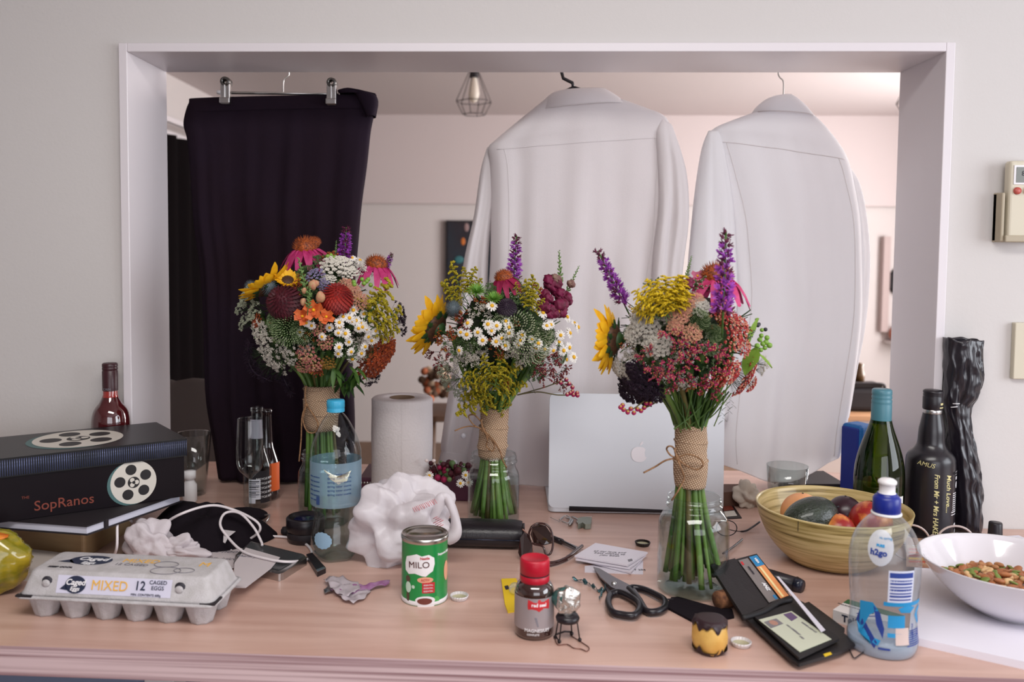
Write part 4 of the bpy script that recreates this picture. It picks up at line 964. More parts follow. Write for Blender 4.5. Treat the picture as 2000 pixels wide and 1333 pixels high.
class Bouquet:
    def __init__(s, root, cx, cy, rx, ry, Y, Rd, neck):
        s.o = root; s.org = Vector(root.location); s.cx, s.cy, s.rx, s.ry, s.Y, s.Rd = cx, cy, rx, ry, Y, Rd; s.nk = pt(*neck, Y)
        s.cen = pt(cx, cy, Y)
    def at(s, px, py, push=0):
        dx = (px-s.cx)/s.rx; dy = (py-s.cy)/s.ry; q = math.sqrt(max(0.0, 1-dx*dx-dy*dy)); Y = s.Y-q*s.Rd-push
        return pt(px, py, Y), Vector((dx, -q*.95, -dy)), Y/F
    def add(s, nm, mesh, px, py, size, d=None, push=0, roll=None, aim=None, kids=(), label=None, sz=1):
        p, n, k = s.at(px, py, push); sc_ = size*k
        if d is None: d = (n+Vector((0, -.25, .25)))
        B = basis(d) @ Matrix.Rotation(RND.uniform(0, 6.28) if roll is None else roll, 3, 'Z')
        o = bpy.data.objects.new(nm, mesh); COL.objects.link(o); o.parent = s.o
        o.matrix_local = Matrix.Translation(p-s.org) @ B.to_4x4() @ Matrix.Diagonal((sc_, sc_, sc_*sz, 1))
        if label: o['label'] = label
        for kn, km in kids:
            c = bpy.data.objects.new(kn, km); COL.objects.link(c); c.parent = o
        return o
    def line(s, nm, mesh, p0, p1, push=0, wide=1, label=None):
        """spike mesh of unit height from pixel p0 to pixel p1"""
        a, _, k = s.at(*p0, push); b = pt(p1[0], p1[1], a.y); d = b-a; L_ = d.length
        o = bpy.data.objects.new(nm, mesh); COL.objects.link(o); o.parent = s.o
        o.matrix_local = Matrix.Translation(a-s.org) @ (basis(d) @ Matrix.Rotation(RND.uniform(0, 6), 3, 'Z')).to_4x4() @ Matrix.Diagonal((L_*wide, L_*wide, L_, 1))
        if label: o['label'] = label
        return o
    def daisies(s, L_, size=21):
        for px, py in L_:
            k = RND.randrange(3); p, n, _ = s.at(px, py)
            d = n+Vector((RND.gauss(0, .35), -.5, .35+RND.gauss(0, .3)))
            s.add('daisy', gm('daisy%d' % k, lambda: U_daisy(k)), px, py, size*RND.uniform(.85, 1.12), d, push=RND.uniform(.004, .014), kids=[('daisy_centre', gm('daisyc', U_daisyc))])
    def cone(s, px, py, size, d, m, nm, push=0):
        s.add('coneflower', gm('cone'+nm, lambda: U_cone(m)), px, py, size, d, push, 0.3, kids=[('flower_cone', gm('conec', U_conec))])
    def sun(s, px, py, size, d, push=0):
        s.add('sunflower', gm('sun', U_sun), px, py, size, d, push, 0, kids=[('flower_centre', gm('sunc', U_sunc)), ('sepals', gm('sunb', U_sunb))])
    def foliage(s, n, seed, zoff=0):
        R_ = random.Random(seed); g = G(); k = s.Y/F; rx, ry, rd = s.rx*k, s.ry*k, s.Rd
        for i in range(n):
            th = R_.uniform(0, 6.28); z = R_.uniform(-1, .85); q = math.sqrt(1-z*z); rr = R_.uniform(.45, .85)
            d = Vector((q*math.cos(th)*rx, q*math.sin(th)*rd, z*ry)); p = s.cen+d*rr-s.org
            leafm(g, p-d*.3, d+Vector((0, 0, .02)), R_.uniform(.025, .05), R_.uniform(.006, .014), R_.randrange(2), R_.uniform(-.2, .5))
        g.build('foliage', [m_dgreen, m_green], s.o)['kind'] = 'stuff'
        for i in range(n//9):
            th = R_.uniform(0, 6.28); q = math.sqrt(R_.random())*.88; px = s.cx+q*math.cos(th)*s.rx; py = s.cy+q*math.sin(th)*s.ry
            k2 = R_.randrange(5); s.add(('lace_head', 'sedum_head', 'statice_sprig', 'statice_sprig', 'lace_head')[k2], gm('fill%d' % k2, (lambda: U_lace(c_wht, 31, .018), lambda: U_sedum(c_sedd, 32), lambda: U_statice(33, c_rust, c_gold), lambda: U_statice(34, c_sedd, c_wht), lambda: U_lace(c_sedd, 35, .022))[k2]), px, py, R_.uniform(38, 56), None, -.014)
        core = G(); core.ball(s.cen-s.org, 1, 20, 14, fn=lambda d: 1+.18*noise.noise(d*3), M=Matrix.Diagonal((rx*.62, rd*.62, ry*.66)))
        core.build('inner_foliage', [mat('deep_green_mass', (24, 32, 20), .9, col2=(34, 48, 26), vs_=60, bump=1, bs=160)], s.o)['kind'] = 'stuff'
    def stems(s, n, bottom, rb, rn, neck_lo, seed, rl=None):
        """stems from the jar floor through the wrapped neck and up into the head"""
        R_ = random.Random(seed); z0 = bottom.z-s.org.z; lo = pt(*neck_lo, s.Y)-s.org; nk = s.nk-s.org; ce = s.cen-s.org; k = s.Y/F
        b0 = Vector(bottom)-s.org
        for i in range(n):
            rr = math.sqrt((i+.5)/n); a = i*2.39996; c_, s_ = math.cos(a)*rr, math.sin(a)*rr
            P = [Vector((b0.x+c_*rb*.95+R_.gauss(0, .002), b0.y+s_*rb*.95, z0+R_.uniform(.004, .03))), Vector((lo.x+c_*rn*.8, lo.y+s_*rn*.8, lo.z)), Vector((nk.x+c_*rn*.9, nk.y+s_*rn*.9, nk.z)),
                 Vector((nk.x+(ce.x-nk.x)*.5+c_*s.rx*k*.55, nk.y+s_*s.Rd*.5, nk.z+(ce.z-nk.z)*.55)), Vector((ce.x+c_*s.rx*k*.75, ce.y+s_*s.Rd*.7, ce.z))]
            g = G(); g.tube(arc(P, 5), R_.uniform(.0024, .0044), 8)
            g.build('stem', m_stem if i % 7 else m_stem2, s.o)
    def wrap(s, prof_px, cx_px, twist_col, bow, sc_):
        """burlap round the stems with a twine bow; prof_px = (half width px, y px)"""
        g = G(); L_ = [(w, pt(cx_px(y), y, s.Y)-s.org) for w, y in prof_px]; n = 48; vs = []; k = s.Y/F
        g.grid(lambda u, v: (lambda w, c: (c.x+w*k*math.cos(u*2*PI)*(1+.03*math.sin(3*u*2*PI+v*6)), c.y+w*k*math.sin(u*2*PI)*(1+.03*math.cos(2*u*2*PI+v*9)), c.z))(*L_[int(round(v*(len(L_)-1)))]), n, len(L_)-1, wrap=True)
        g.build('burlap_wrap', m_burlap, s.o, solid=.0015)
        for j, (w, c) in enumerate(L_):
            if j in twist_col:
                G().tube([(c.x+(w+.8)*k*math.cos(a*PI/14), c.y+(w+.8)*k*math.sin(a*PI/14), c.z+.002*math.sin(a*PI/14+j)) for a in range(29)], .0013, 5).build('burlap_fold', m_burlap, s.o)
        for P in bow:
            Y = s.Y-.034
            G().tube(arc([pt(a, b, Y-(.006 if i % 2 else 0))-s.org for i, (a, b) in enumerate(P)], 6), .0013, 6).build('twine', m_twine, s.o)
        kx, ky = bow[0][0]; G().ball(pt(kx, ky, s.Y-.036)-s.org, .0042, 8, 6).build('twine_knot', m_twine, s.o)
m_stem2 = mat('reddish_stem', (70, 60, 30), .5, col2=(104, 96, 48), vs_=20)
m_burlap = bpy.data.materials.new('burlap'); m_burlap.use_nodes = True
def bur():
    N = m_burlap.node_tree.nodes; L = m_burlap.node_tree.links; b = N['Principled BSDF']; b.inputs['Roughness'].default_value = .95
    tc = N.new('ShaderNodeTexCoord'); v = []
    for rot, sc_ in ((.5, 105), (-1.07, 105)):
        mp = N.new('ShaderNodeMapping'); mp.inputs['Rotation'].default_value = (0, rot, 0); L.new(tc.outputs['Object'], mp.inputs[0])
        w = N.new('ShaderNodeTexWave'); w.inputs['Scale'].default_value = sc_; w.inputs['Distortion'].default_value = 1.2; w.inputs['Detail'].default_value = 1; L.new(mp.outputs[0], w.inputs[0]); v.append(w.outputs['Fac'])
    m = N.new('ShaderNodeMath'); m.operation = 'MULTIPLY'; L.new(v[0], m.inputs[0]); L.new(v[1], m.inputs[1])
    r = N.new('ShaderNodeValToRGB'); r.color_ramp.elements[0].color = lin((132, 100, 74)); r.color_ramp.elements[1].color = lin((216, 190, 162)); r.color_ramp.elements[0].position = .0; r.color_ramp.elements[1].position = .5
    L.new(m.outputs[0], r.inputs[0]); L.new(r.outputs[0], b.inputs['Base Color'])
    bp = N.new('ShaderNodeBump'); bp.inputs['Distance'].default_value = .0015; bp.inputs['Strength'].default_value = .8; L.new(m.outputs[0], bp.inputs['Height']); L.new(bp.outputs[0], b.inputs['Normal'])
bur()
def jar(label, px, py, R_, Rm, H_, water):
    b, s, p = stand('mason_jar', label, 'jar', px, py)
    P = smp([(R_*.86,1),(R_*.97,5),(R_,14),(R_,H_*.35),(R_,H_*.62),(R_*.97,H_*.74),(R_*.86,H_*.82),(Rm*.97,H_*.87)])+[(Rm*.94,H_*.885),(Rm*1.03,H_*.895),(Rm*1.04,H_*.91),(Rm*.95,H_*.925),(Rm*.95,H_*.945),(Rm*1.01,H_*.955),(Rm*1.0,H_*.97),(Rm*.95,H_*.975),(Rm*.97,H_*.99),(Rm*.96,H_),(Rm*.92,H_)]
    G().lathe(prof([(0,5),(R_*.6,3),(R_*.8,0)]+P, s), 64).build('glass', m_glassb, b)
    wt = [q for q in P if q[1] < water]
    G().lathe([(r*.96, z) for r, z in prof([(0,7),(R_*.8,6)]+wt, s)]+[(wt[-1][0]*.96*s, water*s), (0, water*s)], 56).build('water', m_water, b)
    g = G(); g.lathe(prof([(Rm*.93,H_-1),(Rm*.97,H_),(Rm*.98,H_+.6),(Rm*.93,H_+.8),(Rm*.92,H_-.5)], s), 56); g.build('rim', m_glass, b)
    return b, s, p, P

D = lambda x, y, z: Vector((x, y, z))
def pc(o, sc_, L_): return [(o[0]+x/sc_, o[1]+y/sc_) for x, y in L_]
# ---- left bouquet
jb, js, jp, _ = jar('mason jar with water holding the left bouquet behind the water bottle', 633, 1022, 51, 44, 146, 105)
B1 = thing('bouquet', 'left bouquet with two pink coneflowers, red dahlias and a burlap wrapped stem', 'bouquet', jp+Vector((0, 0, .012)), 0, 'burlap wrapped bouquets in jars')
b = Bouquet(B1, 622, 612, 152, 128, jp.y, .125, (628, 752))
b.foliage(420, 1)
b.stems(26, jp+Vector((0, 0, .006)), .036, .030, (628, 840), 4)
b.wrap([(33,752),(35,757),(34,775),(35,780),(34,800),(34,806),(32,825),(31,838)], lambda y: 628-(y-752)*.0, (1, 3, 5),
       [[(598,792),(596,800),(592,822),(600,843),(615,845),(621,828),(606,802),(598,792)], [(598,792),(590,815),(588,860),(584,902)], [(598,792),(596,770),(598,754)]], 1)
b.sun(524, 562, 118, D(-.55, .10, .85)); b.add('sunflower', gm('sun', U_sun), 562, 548, 52, D(.2, -.6, .7), kids=[('flower_centre', gm('sunc', U_sunc))])
b.cone(597, 484, 112, D(-.05, -.12, 1), c_pink, 'p', .035); b.add('flower_cone', gm('conec', U_conec), 614, 474, 60, D(.2, 0, 1), push=-.03)
b.cone(735, 517, 100, D(.12, -.10, 1), c_pink, 'p', .035)
b.line('liatris_spike', gm('lia1', lambda: U_liatris(1)), (671, 514), (677, 444), -.02, 1.35); b.line('liatris_spike', gm('lia2', lambda: U_liatris(2)), (751, 528), (766, 496), -.02, 1.5)
b.line('liatris_spike', gm('lia1', None), (748, 548), (757, 520), 0, 1.0)
b.line('snapdragon_buds', gm('snb', U_snapbud), (600, 578), (583, 504), .02, .9); b.line('snapdragon_buds', gm('snb', None), (602, 600), (606, 560), .03, 1.2); b.line('snapdragon_buds', gm('snb', None), (655, 505), (657, 470), -.01, .7)
b.add('dahlia', gm('dab', lambda: U_dahlia(c_bur)), 557, 592, 82, D(-.3, -.8, .5)); b.add('dahlia', gm('dar', lambda: U_dahlia(c_red)), 658, 585, 74, D(.15, -.45, .9), .008)
for px, py, z in ((657,524,70),(680,536,44),(642,548,34)): b.add('yarrow_head', gm('umw', lambda: U_umbel(c_wht)), px, py, z, D(.1, -.55, .9))
b.add('scabiosa', gm('uml', lambda: U_umbel(c_lav, dens=.8)), 617, 542, 44, D(-.1, -.7, .7), .01); b.add('scabiosa', gm('uml', None), 634, 560, 30, push=.012)
b.add('blossom', gm('blo', lambda: U_bloss(c_or)), 613, 606, 40, D(0, -1, .1), .022, .4); b.add('blossom', gm('blo', None), 592, 618, 34, D(-.2, -1, 0), .02, 1.0); b.add('blossom', gm('blo', None), 637, 619, 32, D(.3, -1, .1), .02, 2.0)
for px, py, z in ((592,590,16),(611,557,22),(594,568,13),(626,581,24),(618,554,14)): b.add('bud', gm('bud', lambda: G().ball((0, 0, 0), .5, 12, 8, sc=(.75, .75, 1), fn=lambda d: 1+.1*math.sin(5*d.x)).mesh('bud', [c_bud])), px, py, z, D(.1, -.3, 1), .03)
for px, py, z in ((487,580,62),(500,608,58),(480,628,46),(472,600,40)): b.add('lace_head', gm('lgl', lambda: U_lace(C('greenish_white', (176, 182, 158)), 5)), px, py, z, D(-.8, -.5, .4))
b.add('thistle_ball', gm('thi', U_thistle), 527, 560, 44, push=.012); b.add('thistle_ball', gm('thi', None), 490, 560, 30)
for px, py, z in ((560,640,78),(590,650,52),(540,628,50)): b.add('sedum_head', gm('sed', lambda: U_sedum(c_sed)), px, py, z, None, .004)
for k_, (px, py, z) in enumerate(((513,655,56),(522,680,54),(535,700,56),(546,716,42),(562,680,44),(505,640,44),(568,700,36),(528,664,50))): b.add('lace_head', gm('lw%d' % (k_ % 2), lambda: U_lace(c_wht, 7+k_ % 2, .02)), px, py, z, None, .006)
for px, py, z in ((600,690,46),(612,708,44),(592,716,34),(625,645,34),(636,668,36)): b.add('yarrow_head', gm('umr', lambda: U_umbel(c_ros, c_cream, .8)), px, py, z)
b.add('yarrow_head', gm('umo', lambda: U_umbel(C('ochre_floret', (170, 126, 50)), dens=.8)), 641, 708, 34); b.add('yarrow_head', gm('umru', lambda: U_umbel(c_rust, c_or)), 504, 628, 34)
for px, py, z in ((735,690,70),(722,712,62),(752,684,44),(758,672,34)): b.add('yarrow_head', gm('umru', None), px, py, z, D(.5, -.7, -.1))
for px, py, z in ((676,558,34),(690,572,36),(704,590,40),(685,562,30)): b.add('yarrow_head', gm('ump', lambda: U_umbel(c_peach, c_ros, 1.1, r=.021)), px, py, z, None, .01)
for k_, (p0, p1) in enumerate((((715,620),(780,545)),((730,640),(795,600)),((720,610),(740,565)),((735,655),(790,640)),((715,600),(762,570)),((725,630),(770,590)),((748,660),(772,650)),((735,640),(778,620)))): b.line('goldenrod_plume', gm('go%d' % (k_ % 2), lambda: U_golden(c_gold, 3+k_ % 2)), p0, p1, .01, 1.15)
for px, py in ((640,501),(646,499),(653,503),(651,506),(691,551),(707,546),(711,554),(716,550),(724,557),(692,556),(719,546)): b.add('berry', gm('ber', lambda: G().ball((0, 0, 0), .5, 12, 8).mesh('berry', [c_ber])), px, py, 9, push=.02)
b.daisies(pc((430, 430), 3.92, ((660,790),(700,810),(838,825),(905,865),(912,785),(915,820),(990,750),(1010,775),(942,740),(1085,795),(1100,720),(1135,895),(960,870),(1060,830),(1120,835),(985,935),(1110,970),(780,895),(910,975),(905,1025),(1003,1010),(1083,1022),(1013,1065),(1190,850),(1265,915),(1020,690),(1070,310),(1010,290),(1160,925),(1040,770),(1090,820),(610,860),(1180,910))), 20)
for k_, (px, py, z) in enumerate(((500,700,60),(515,725,56),(540,735,46),(700,735,46),(778,610,50),(782,640,44),(728,742,40))): b.add('dark_sprig', gm('umd', lambda: U_lace(c_dpur, 11, .02)), px, py, z, None, -.01)
g = G()
for L_ in (((487,668),(484,700),(497,728),(522,742)), ((552,735),(560,752),(568,768))):
    P = arc([b.at(*q)[0]-b.org for q in L_], 8); g.tube(P, .002, 5)
    for q in P:
        for k_ in range(9): d = Vector([RND.gauss(0, 1) for _ in range(3)]).normalized(); g.tube([q, q+d*.009], .0005, 3, cap=False)
g.build('spiny_sprig', c_dpur, B1)
g = G()
for k_ in range(34):
    px = RND.uniform(640, 700); py = RND.uniform(715, 752); p = b.at(px, py)[0]-b.org; leafm(g, p, (RND.uniform(-.6, .8), -.5, RND.uniform(-.9, .1)), RND.uniform(.02, .035), .009, k_ % 2)
g.build('drooping_leaves', [m_green, m_dgreen], B1)['kind'] = 'stuff'

# ---- middle bouquet
jb, js, jp, _ = jar('mason jar with water holding the middle bouquet beside the closed laptop', 963, 1030, 51, 45, 148, 102)
B2 = thing('bouquet', 'middle bouquet of white daisies, goldenrod and one side facing sunflower', 'bouquet', jp+Vector((0, 0, .012)), 0, 'burlap wrapped bouquets in jars')
b = Bouquet(B2, 978, 655, 138, 118, jp.y, .115, (966, 802))
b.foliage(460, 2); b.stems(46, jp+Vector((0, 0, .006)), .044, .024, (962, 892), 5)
b.wrap([(26,796),(27,802),(27,815),(26,830),(28,834),(27,850),(28,865),(29,872),(27,880),(26,890),(24,894)], lambda y: 966-(y-796)*.05, (1, 4, 7),
       [[(944,840),(925,830),(915,814),(926,811),(940,825),(944,840)], [(944,840),(928,834),(910,834),(888,842)], [(944,840),(940,828),(942,818)], [(944,840),(952,858),(950,872),(962,882),(965,868),(950,850),(944,840)], [(944,840),(960,856),(975,878),(982,900),(990,914)]], 1)
b.sun(850, 640, 128, D(-.85, .42, .42), .0); b.add('thistle_ball', gm('thi', None), 885, 603, 38, push=.012)
for k_, (p0, p1) in enumerate((((905,575),(868,505)),((910,570),(930,512)),((900,580),(850,555)),((905,590),(866,578)),((915,575),(948,540)),((895,600),(860,540)),((920,560),(900,515)))): b.line('goldenrod_plume', gm('gg%d' % (k_ % 2), lambda: U_golden(c_gold, 13+k_ % 2)), p0, p1, -.02, .8)
for k_, (p0, p1) in enumerate((((1035,600),(1030,535)),((1030,600),(1062,550)),((1040,610),(1070,580)),((1020,580),(1000,550)),((1035,600),(1045,560)),((1030,590),(1050,530)))): b.line('goldenrod_plume', gm('gg%d' % (k_ % 2), None), p0, p1, .0, .8)
b.cone(984, 543, 84, D(-.2, -.1, 1), c_mag, 'm', .02)
b.line('liatris_spike', gm('lia2', None), (1003, 545), (1009, 460), -.03, 1.15)
for px, py, z in ((1076,556,58),(1060,600,44),(1096,580,50),(1092,602,60),(1076,612,44),(1104,584,44),(1066,582,44),(1086,570,40)): b.add('ruffled_bloom', gm('ruf', lambda: U_ruffle(C('maroon_bloom', (96, 10, 44), (130, 16, 70), vs_=4))), px, py, z, None, .006)
b.add('ruffled_bloom', gm('ruf2', lambda: U_ruffle(C('mauve_bud', (126, 84, 84), (150, 120, 104), vs_=4))), 1085, 545, 30, None, .012); b.add('ruffled_bloom', gm('ruf2', None), 1115, 556, 26, None, .012)
b.line('snapdragon_buds', gm('snb', None), (1095, 555), (1092, 490), -.01, .75); b.line('snapdragon_buds', gm('snb', None), (1108, 570), (1131, 520), -.01, .7)
b.add('spider_bloom', gm('mum', U_mum), 931, 572, 52, D(0, -.5, 1)); b.add('spider_bloom', gm('mum', None), 964, 586, 46, D(0, -.5, 1))
b.add('dahlia', gm('dab2', lambda: U_dahlia(c_dpur)), 990, 603, 46, D(0, -.7, .7))
for px, py, z in ((1010,648,90),(1040,680,74),(1056,655,56),(985,630,50)): b.add('sedum_head', gm('sed2', lambda: U_sedum(C('pale_sedum', (166, 178, 140), (196, 204, 170), vs_=18), 5)), px, py, z, None, -.004)
b.daisies(pc((800, 440), 3.508, ((392,750),(467,735),(537,680),(597,690),(660,660),(682,700),(680,740),(593,798),(657,825),(562,725),(500,790),(565,553),(250,855),(760,790),(838,785),(745,818),(882,810),(925,850),(865,840),(985,860),(968,683),(1025,800),(1055,860),(1075,922),(1035,755),(1125,905),(1080,630),(1130,670),(1155,700),(1100,740),(340,860),(398,672),(770,755),(350,735),(632,775),(940,690),(1095,840),(1020,590),(915,600))), 22)
b.add('daisy', gm('daisy1', None), 1111, 648, 18, D(.8, -.5, .3), kids=[('daisy_centre', gm('daisyc', None))])
for k_, (p0, p1) in enumerate((((965,740),(930,690)),((970,740),(985,680)),((965,760),(1020,700)),((960,750),(905,715)),((975,770),(1035,740)),((960,770),(890,770)),((970,780),(1000,800)),((965,775),(960,815)),((955,760),(915,800)),((970,760),(950,720)),((975,760),(1000,715)),((960,785),(940,812)),((970,785),(985,818)),((955,750),(885,745)),((960,770),(876,805)))): b.line('goldenrod_plume', gm('gg%d' % (k_ % 2), None), p0, p1, .02, 1.05)
for k_, (px, py, z) in enumerate(((1075,712,56),(1090,732,52),(1062,735,50),(1104,720,40),(1100,752,36),(1080,700,44),(1050,715,46),(1060,700,50),(845,688,40),(858,708,40),(868,726,36),(880,690,40),(905,632,40),(920,640,30))): b.add('statice_sprig', gm('st%d' % (k_ % 3), lambda: U_statice(k_ % 3, C('dark_red_floret', (110, 20, 40), (140, 34, 52), vs_=12), c_peach)), px, py, z, None, .0)
for px, py, z in ((884,744,56),(868,722,50),(900,765,46)): b.add('lace_head', gm('lgl', None), px, py, z, D(-.6, -.7, -.1))
g = G(); P = arc([pt(x, y, b.Y-.03)-b.org for x, y in ((1010,772),(1050,766),(1090,772),(1125,771))], 6); g.tube(P, .0012, 5, 2); g.tube(arc([pt(x, y, b.Y-.03)-b.org for x, y in ((1010,772),(1060,758),(1100,745),(1118,752))], 6), .0011, 5, 2)
for x, y in ((1108,771),(1114,768),(1120,772),(1127,768),(1128,773),(1118,765),(1112,750),(1118,757),(1106,742),(1095,748)):
    c = pt(x, y, b.Y-.03)-b.org; g.ball(c, .0040, 6, 4, 0); g.octa(c+Vector((0, -.003, .002)), .0024, 1)
g.build('trailing_sprig', [c_stat, c_peach, m_stem2], B2)
# ---- right bouquet
jb, js, jp, JP = jar('mason jar with water holding the right bouquet in front of the wooden bowl', 1352, 1152, 68.5, 52.5, 188, 146)
B3 = thing('bouquet', 'right bouquet with bright yellow goldenrod, purple liatris and red yarrow', 'bouquet', jp+Vector((0, 0, .012)), 0, 'burlap wrapped bouquets in jars')
b = Bouquet(B3, 1335, 655, 148, 122, jp.y, .095, (1350, 832))
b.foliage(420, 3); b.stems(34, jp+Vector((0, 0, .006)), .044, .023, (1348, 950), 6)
b.wrap([(27,829),(29,834),(30,850),(30,858),(31,862),(29,880),(30,893),(32,900),(32,915),(31,930),(29,946),(28,950)], lambda y: 1349, (1, 4, 7),
       [[(1322,895),(1310,890),(1302,878),(1307,872),(1316,876),(1322,895)], [(1322,895),(1300,900),(1280,912),(1257,924)], [(1322,895),(1345,888),(1366,896),(1373,908),(1362,918),(1340,910),(1322,895)], [(1322,895),(1330,915),(1336,935),(1325,958),(1312,978)], [(1322,895),(1318,882),(1320,875)]], 1)
b.line('liatris_spike', gm('lia1', None), (1218, 592), (1168, 490), -.02, .95); b.line('liatris_spike', gm('lia2', None), (1412, 612), (1420, 452), .05, .85)
b.sun(1197, 664, 136, D(-.92, .40, .04), .0)
for k_, (p0, p1) in enumerate((((1290,600),(1250,545)),((1300,590),(1300,530)),((1310,590),(1340,530)),((1290,610),(1230,580)),((1300,600),(1345,560)),((1280,610),(1255,570)),((1310,600),(1318,560)),((1300,620),(1290,575)),((1280,620),(1240,610)),((1320,600),(1350,585)),((1300,610),(1270,560)),((1310,600),(1330,545)),((1270,600),(1238,560)),((1320,590),(1322,528)),((1290,590),(1275,540)),((1330,600),(1352,570)),((1260,615),(1232,595)),((1310,610),(1300,570)))): b.line('goldenrod_plume', gm('gy%d' % (k_ % 2), lambda: U_golden(c_gold2, 23+k_ % 2, .7)), p0, p1, .02, 1.45)
b.cone(1400, 540, 142, D(.05, -.12, 1), C('bright_pink', (190, 40, 96), (216, 84, 136)), 'bp', .035)
b.line('snapdragon_buds', gm('snb', None), (1341, 540), (1351, 500), -.02, .8); b.add('blossom', gm('blp', lambda: U_bloss(C('pink_blossom', (206, 120, 150)), 4)), 1362, 540, 26, D(0, -1, .4)); b.add('ruffled_bloom', gm('ruf', None), 1344, 556, 38); b.add('ruffled_bloom', gm('ruf', None), 1345, 580, 30)
for px, py, z in ((1260,634,66),(1284,672,62),(1240,655,44),(1212,716,48),(1232,728,42),(1366,602,46),(1308,622,34),(1225,742,34)): b.add('yarrow_head', gm('umw2', lambda: U_umbel(C('grey_white_floret', (196, 190, 178), (216, 210, 200), vs_=20))), px, py, z)
for px, py, z in ((1364,624,50),(1394,652,40),(1388,680,34)): b.add('sedum_head', gm('sed', None), px, py, z, None, .006)
for px, py, z in ((1340,596,40),(1324,622,44),(1318,640,36),(1350,652,44),(1332,612,40),(1362,585,30)): b.add('yarrow_head', gm('ump', None), px, py, z, None, .006)
for px, py, z in ((1402,612,44),(1424,628,50),(1444,640,48),(1430,664,52),(1450,680,44),(1410,600,36),(1420,725,64),(1450,735,60),(1462,715,50),(1440,755,46),(1405,738,46),(1464,750,38)): b.add('yarrow_head', gm('umc', lambda: U_umbel(c_crim, c_peach, .9, r=.027)), px, py, z, None, .0)
for k_, (px, py, z) in enumerate(((1305,650,56),(1330,680,60),(1350,720,60),(1380,690,60),(1395,720,58),(1300,700,60),(1370,750,58),(1410,700,50),(1268,690,44),(1272,712,46),(1392,760,46),(1345,745,54),(1320,725,56),(1325,660,50),(1360,670,52),(1400,685,46),(1380,735,52),(1350,700,58),(1300,730,50),(1340,790,40),(1258,700,40),(1285,735,44),(1310,755,42))): b.add('statice_sprig', gm('sm%d' % (k_ % 3), lambda: U_statice(4+k_ % 3)), px, py, z, None, .016)
for px, py, z in ((1255,745,84),(1235,762,60),(1275,760,60),(1248,725,56),(1228,740,44),(1262,775,44)): b.add('dark_umbel', gm('umdp', lambda: U_umbel(c_dpur, None, 1.4, r=.026)), px, py, z, D(-.5, -.7, -.35))
g = G()
for L_ in (((1300,770),(1265,780),(1235,800),(1214,800)), ((1300,775),(1275,790),(1255,800))):
    g.tube(arc([pt(x, y, b.Y-.03)-b.org for x, y in L_], 6), .0011, 5, 2)
for x, y in ((1212,796),(1218,801),(1226,806),(1232,799),(1238,807),(1252,803),(1258,797),(1262,788),(1270,789),(1245,800),(1216,792)):
    c = pt(x, y, b.Y-.03)-b.org; g.ball(c, .0036, 6, 4, 0); g.octa(c+Vector((0, -.003, .002)), .002, 1)
g.build('trailing_sprig', [c_stat, c_styel, m_stem2], B3)
for k_, (x, y, z) in enumerate(((1487,656,9),(1496,669,11),(1503,675,11),(1479,676,11),(1488,645,8),(1498,660,10),(1478,625,7),(1446,659,11),(1490,672,10),(1484,664,10),(1494,680,9),(1486,684,9))): b.add('berry', gm('ber', None), x, y, z, push=.0)
for x, y in ((1482,634),(1495,644),(1480,636)): b.add('berry', gm('beb', lambda: G().ball((0, 0, 0), .5, 12, 8).mesh('berry', [c_bb])), x, y, 8, push=.0, label='black berry')
for (x, y), d, L_, w_ in (((1460,672), (.25, -.2, 1), .045, .024), ((1478,678), (-.6, -.4, -1), .042, .030), ((1482,690), (.5, -.3, -.5), .026, .014)):
    g = G(); leafm(g, pt(x, y, b.Y-.02)-b.org, d, L_, w_, 0, .1); g.build('leaf', c_lg, B3)
for px, py, z in ((1492,712,36),(1486,724,26)): b.add('lace_head', gm('lw0', None), px, py, z, D(1, -.4, 0))
g = G()
for k_ in range(60):
    a = Vector((RND.gauss(0, .010), RND.gauss(0, .012), 0)); p0 = b.nk-b.org+a; e_ = pt(RND.uniform(1280, 1430), RND.uniform(745, 775), b.Y-.03+RND.uniform(-.03, .03))-b.org
    g.tube(arc([p0, p0.lerp(e_, .5)+Vector((0, 0, -.006)), e_], 4), RND.uniform(.0006, .0014), 5, 0 if k_ % 4 else 1, cap=False)
g.build('fine_stalks', [m_stem, m_dgreen], B3)['kind'] = 'stuff'
for px, py, d, z in ((1410,775,(.4,-.2,-1),.03),(1402,790,(.3,-.3,-1),.03),(1416,765,(.5,-.2,-1),.028)):
    g = G(); p = pt(px, py, b.Y-.03)-b.org
    for k_ in range(7): leafm(g, p+Vector(d).normalized()*.004*k_, (1 if k_ % 2 else -1, 0, -.5), .008, .003)
    g.build('fern_tip', m_dgreen, B3)
# ================================================================= things lying on the counter
def flat(name, label, cat, corners, h, th, m, bevel=0, group=None, bend=None, sub=0):
    """sheet or slab lying at height h, outline given by photo pixels on that plane (top face)"""
    P = [hp(x, y, h+th) for x, y in corners]; c = sum(P, Vector())/len(P); c.z = CT+h
    g = G(); g.prism([(p.x-c.x, p.y-c.y, 0) for p in P], (0, 0, th))
    o = g.build(name, m, smooth=False, bevel=bevel); o.location = c
    return tag(o, label, cat, group) if label else o
def on(o, px, py, h): return hp(px, py, h)-Vector(o.location)
def decal(o, corners, h, m, name='print', th=.0003):
    P = [on(o, x, y, h) for x, y in corners]; return G().prism(P, (0, 0, th)).build(name, m, o, smooth=False)
def lay(o, s, px, py, h, size, a, m, **k):
    """text lying on a horizontal face, turned by a"""
    p = on(o, px, py, h); M = Matrix.Translation(p) @ Matrix.Rotation(a, 4, 'Z'); return text(s, size, m, o, M, **k)
def trace(L, h=0): return [hp(p[0], p[1], p[2] if len(p) > 2 else h) for p in L]

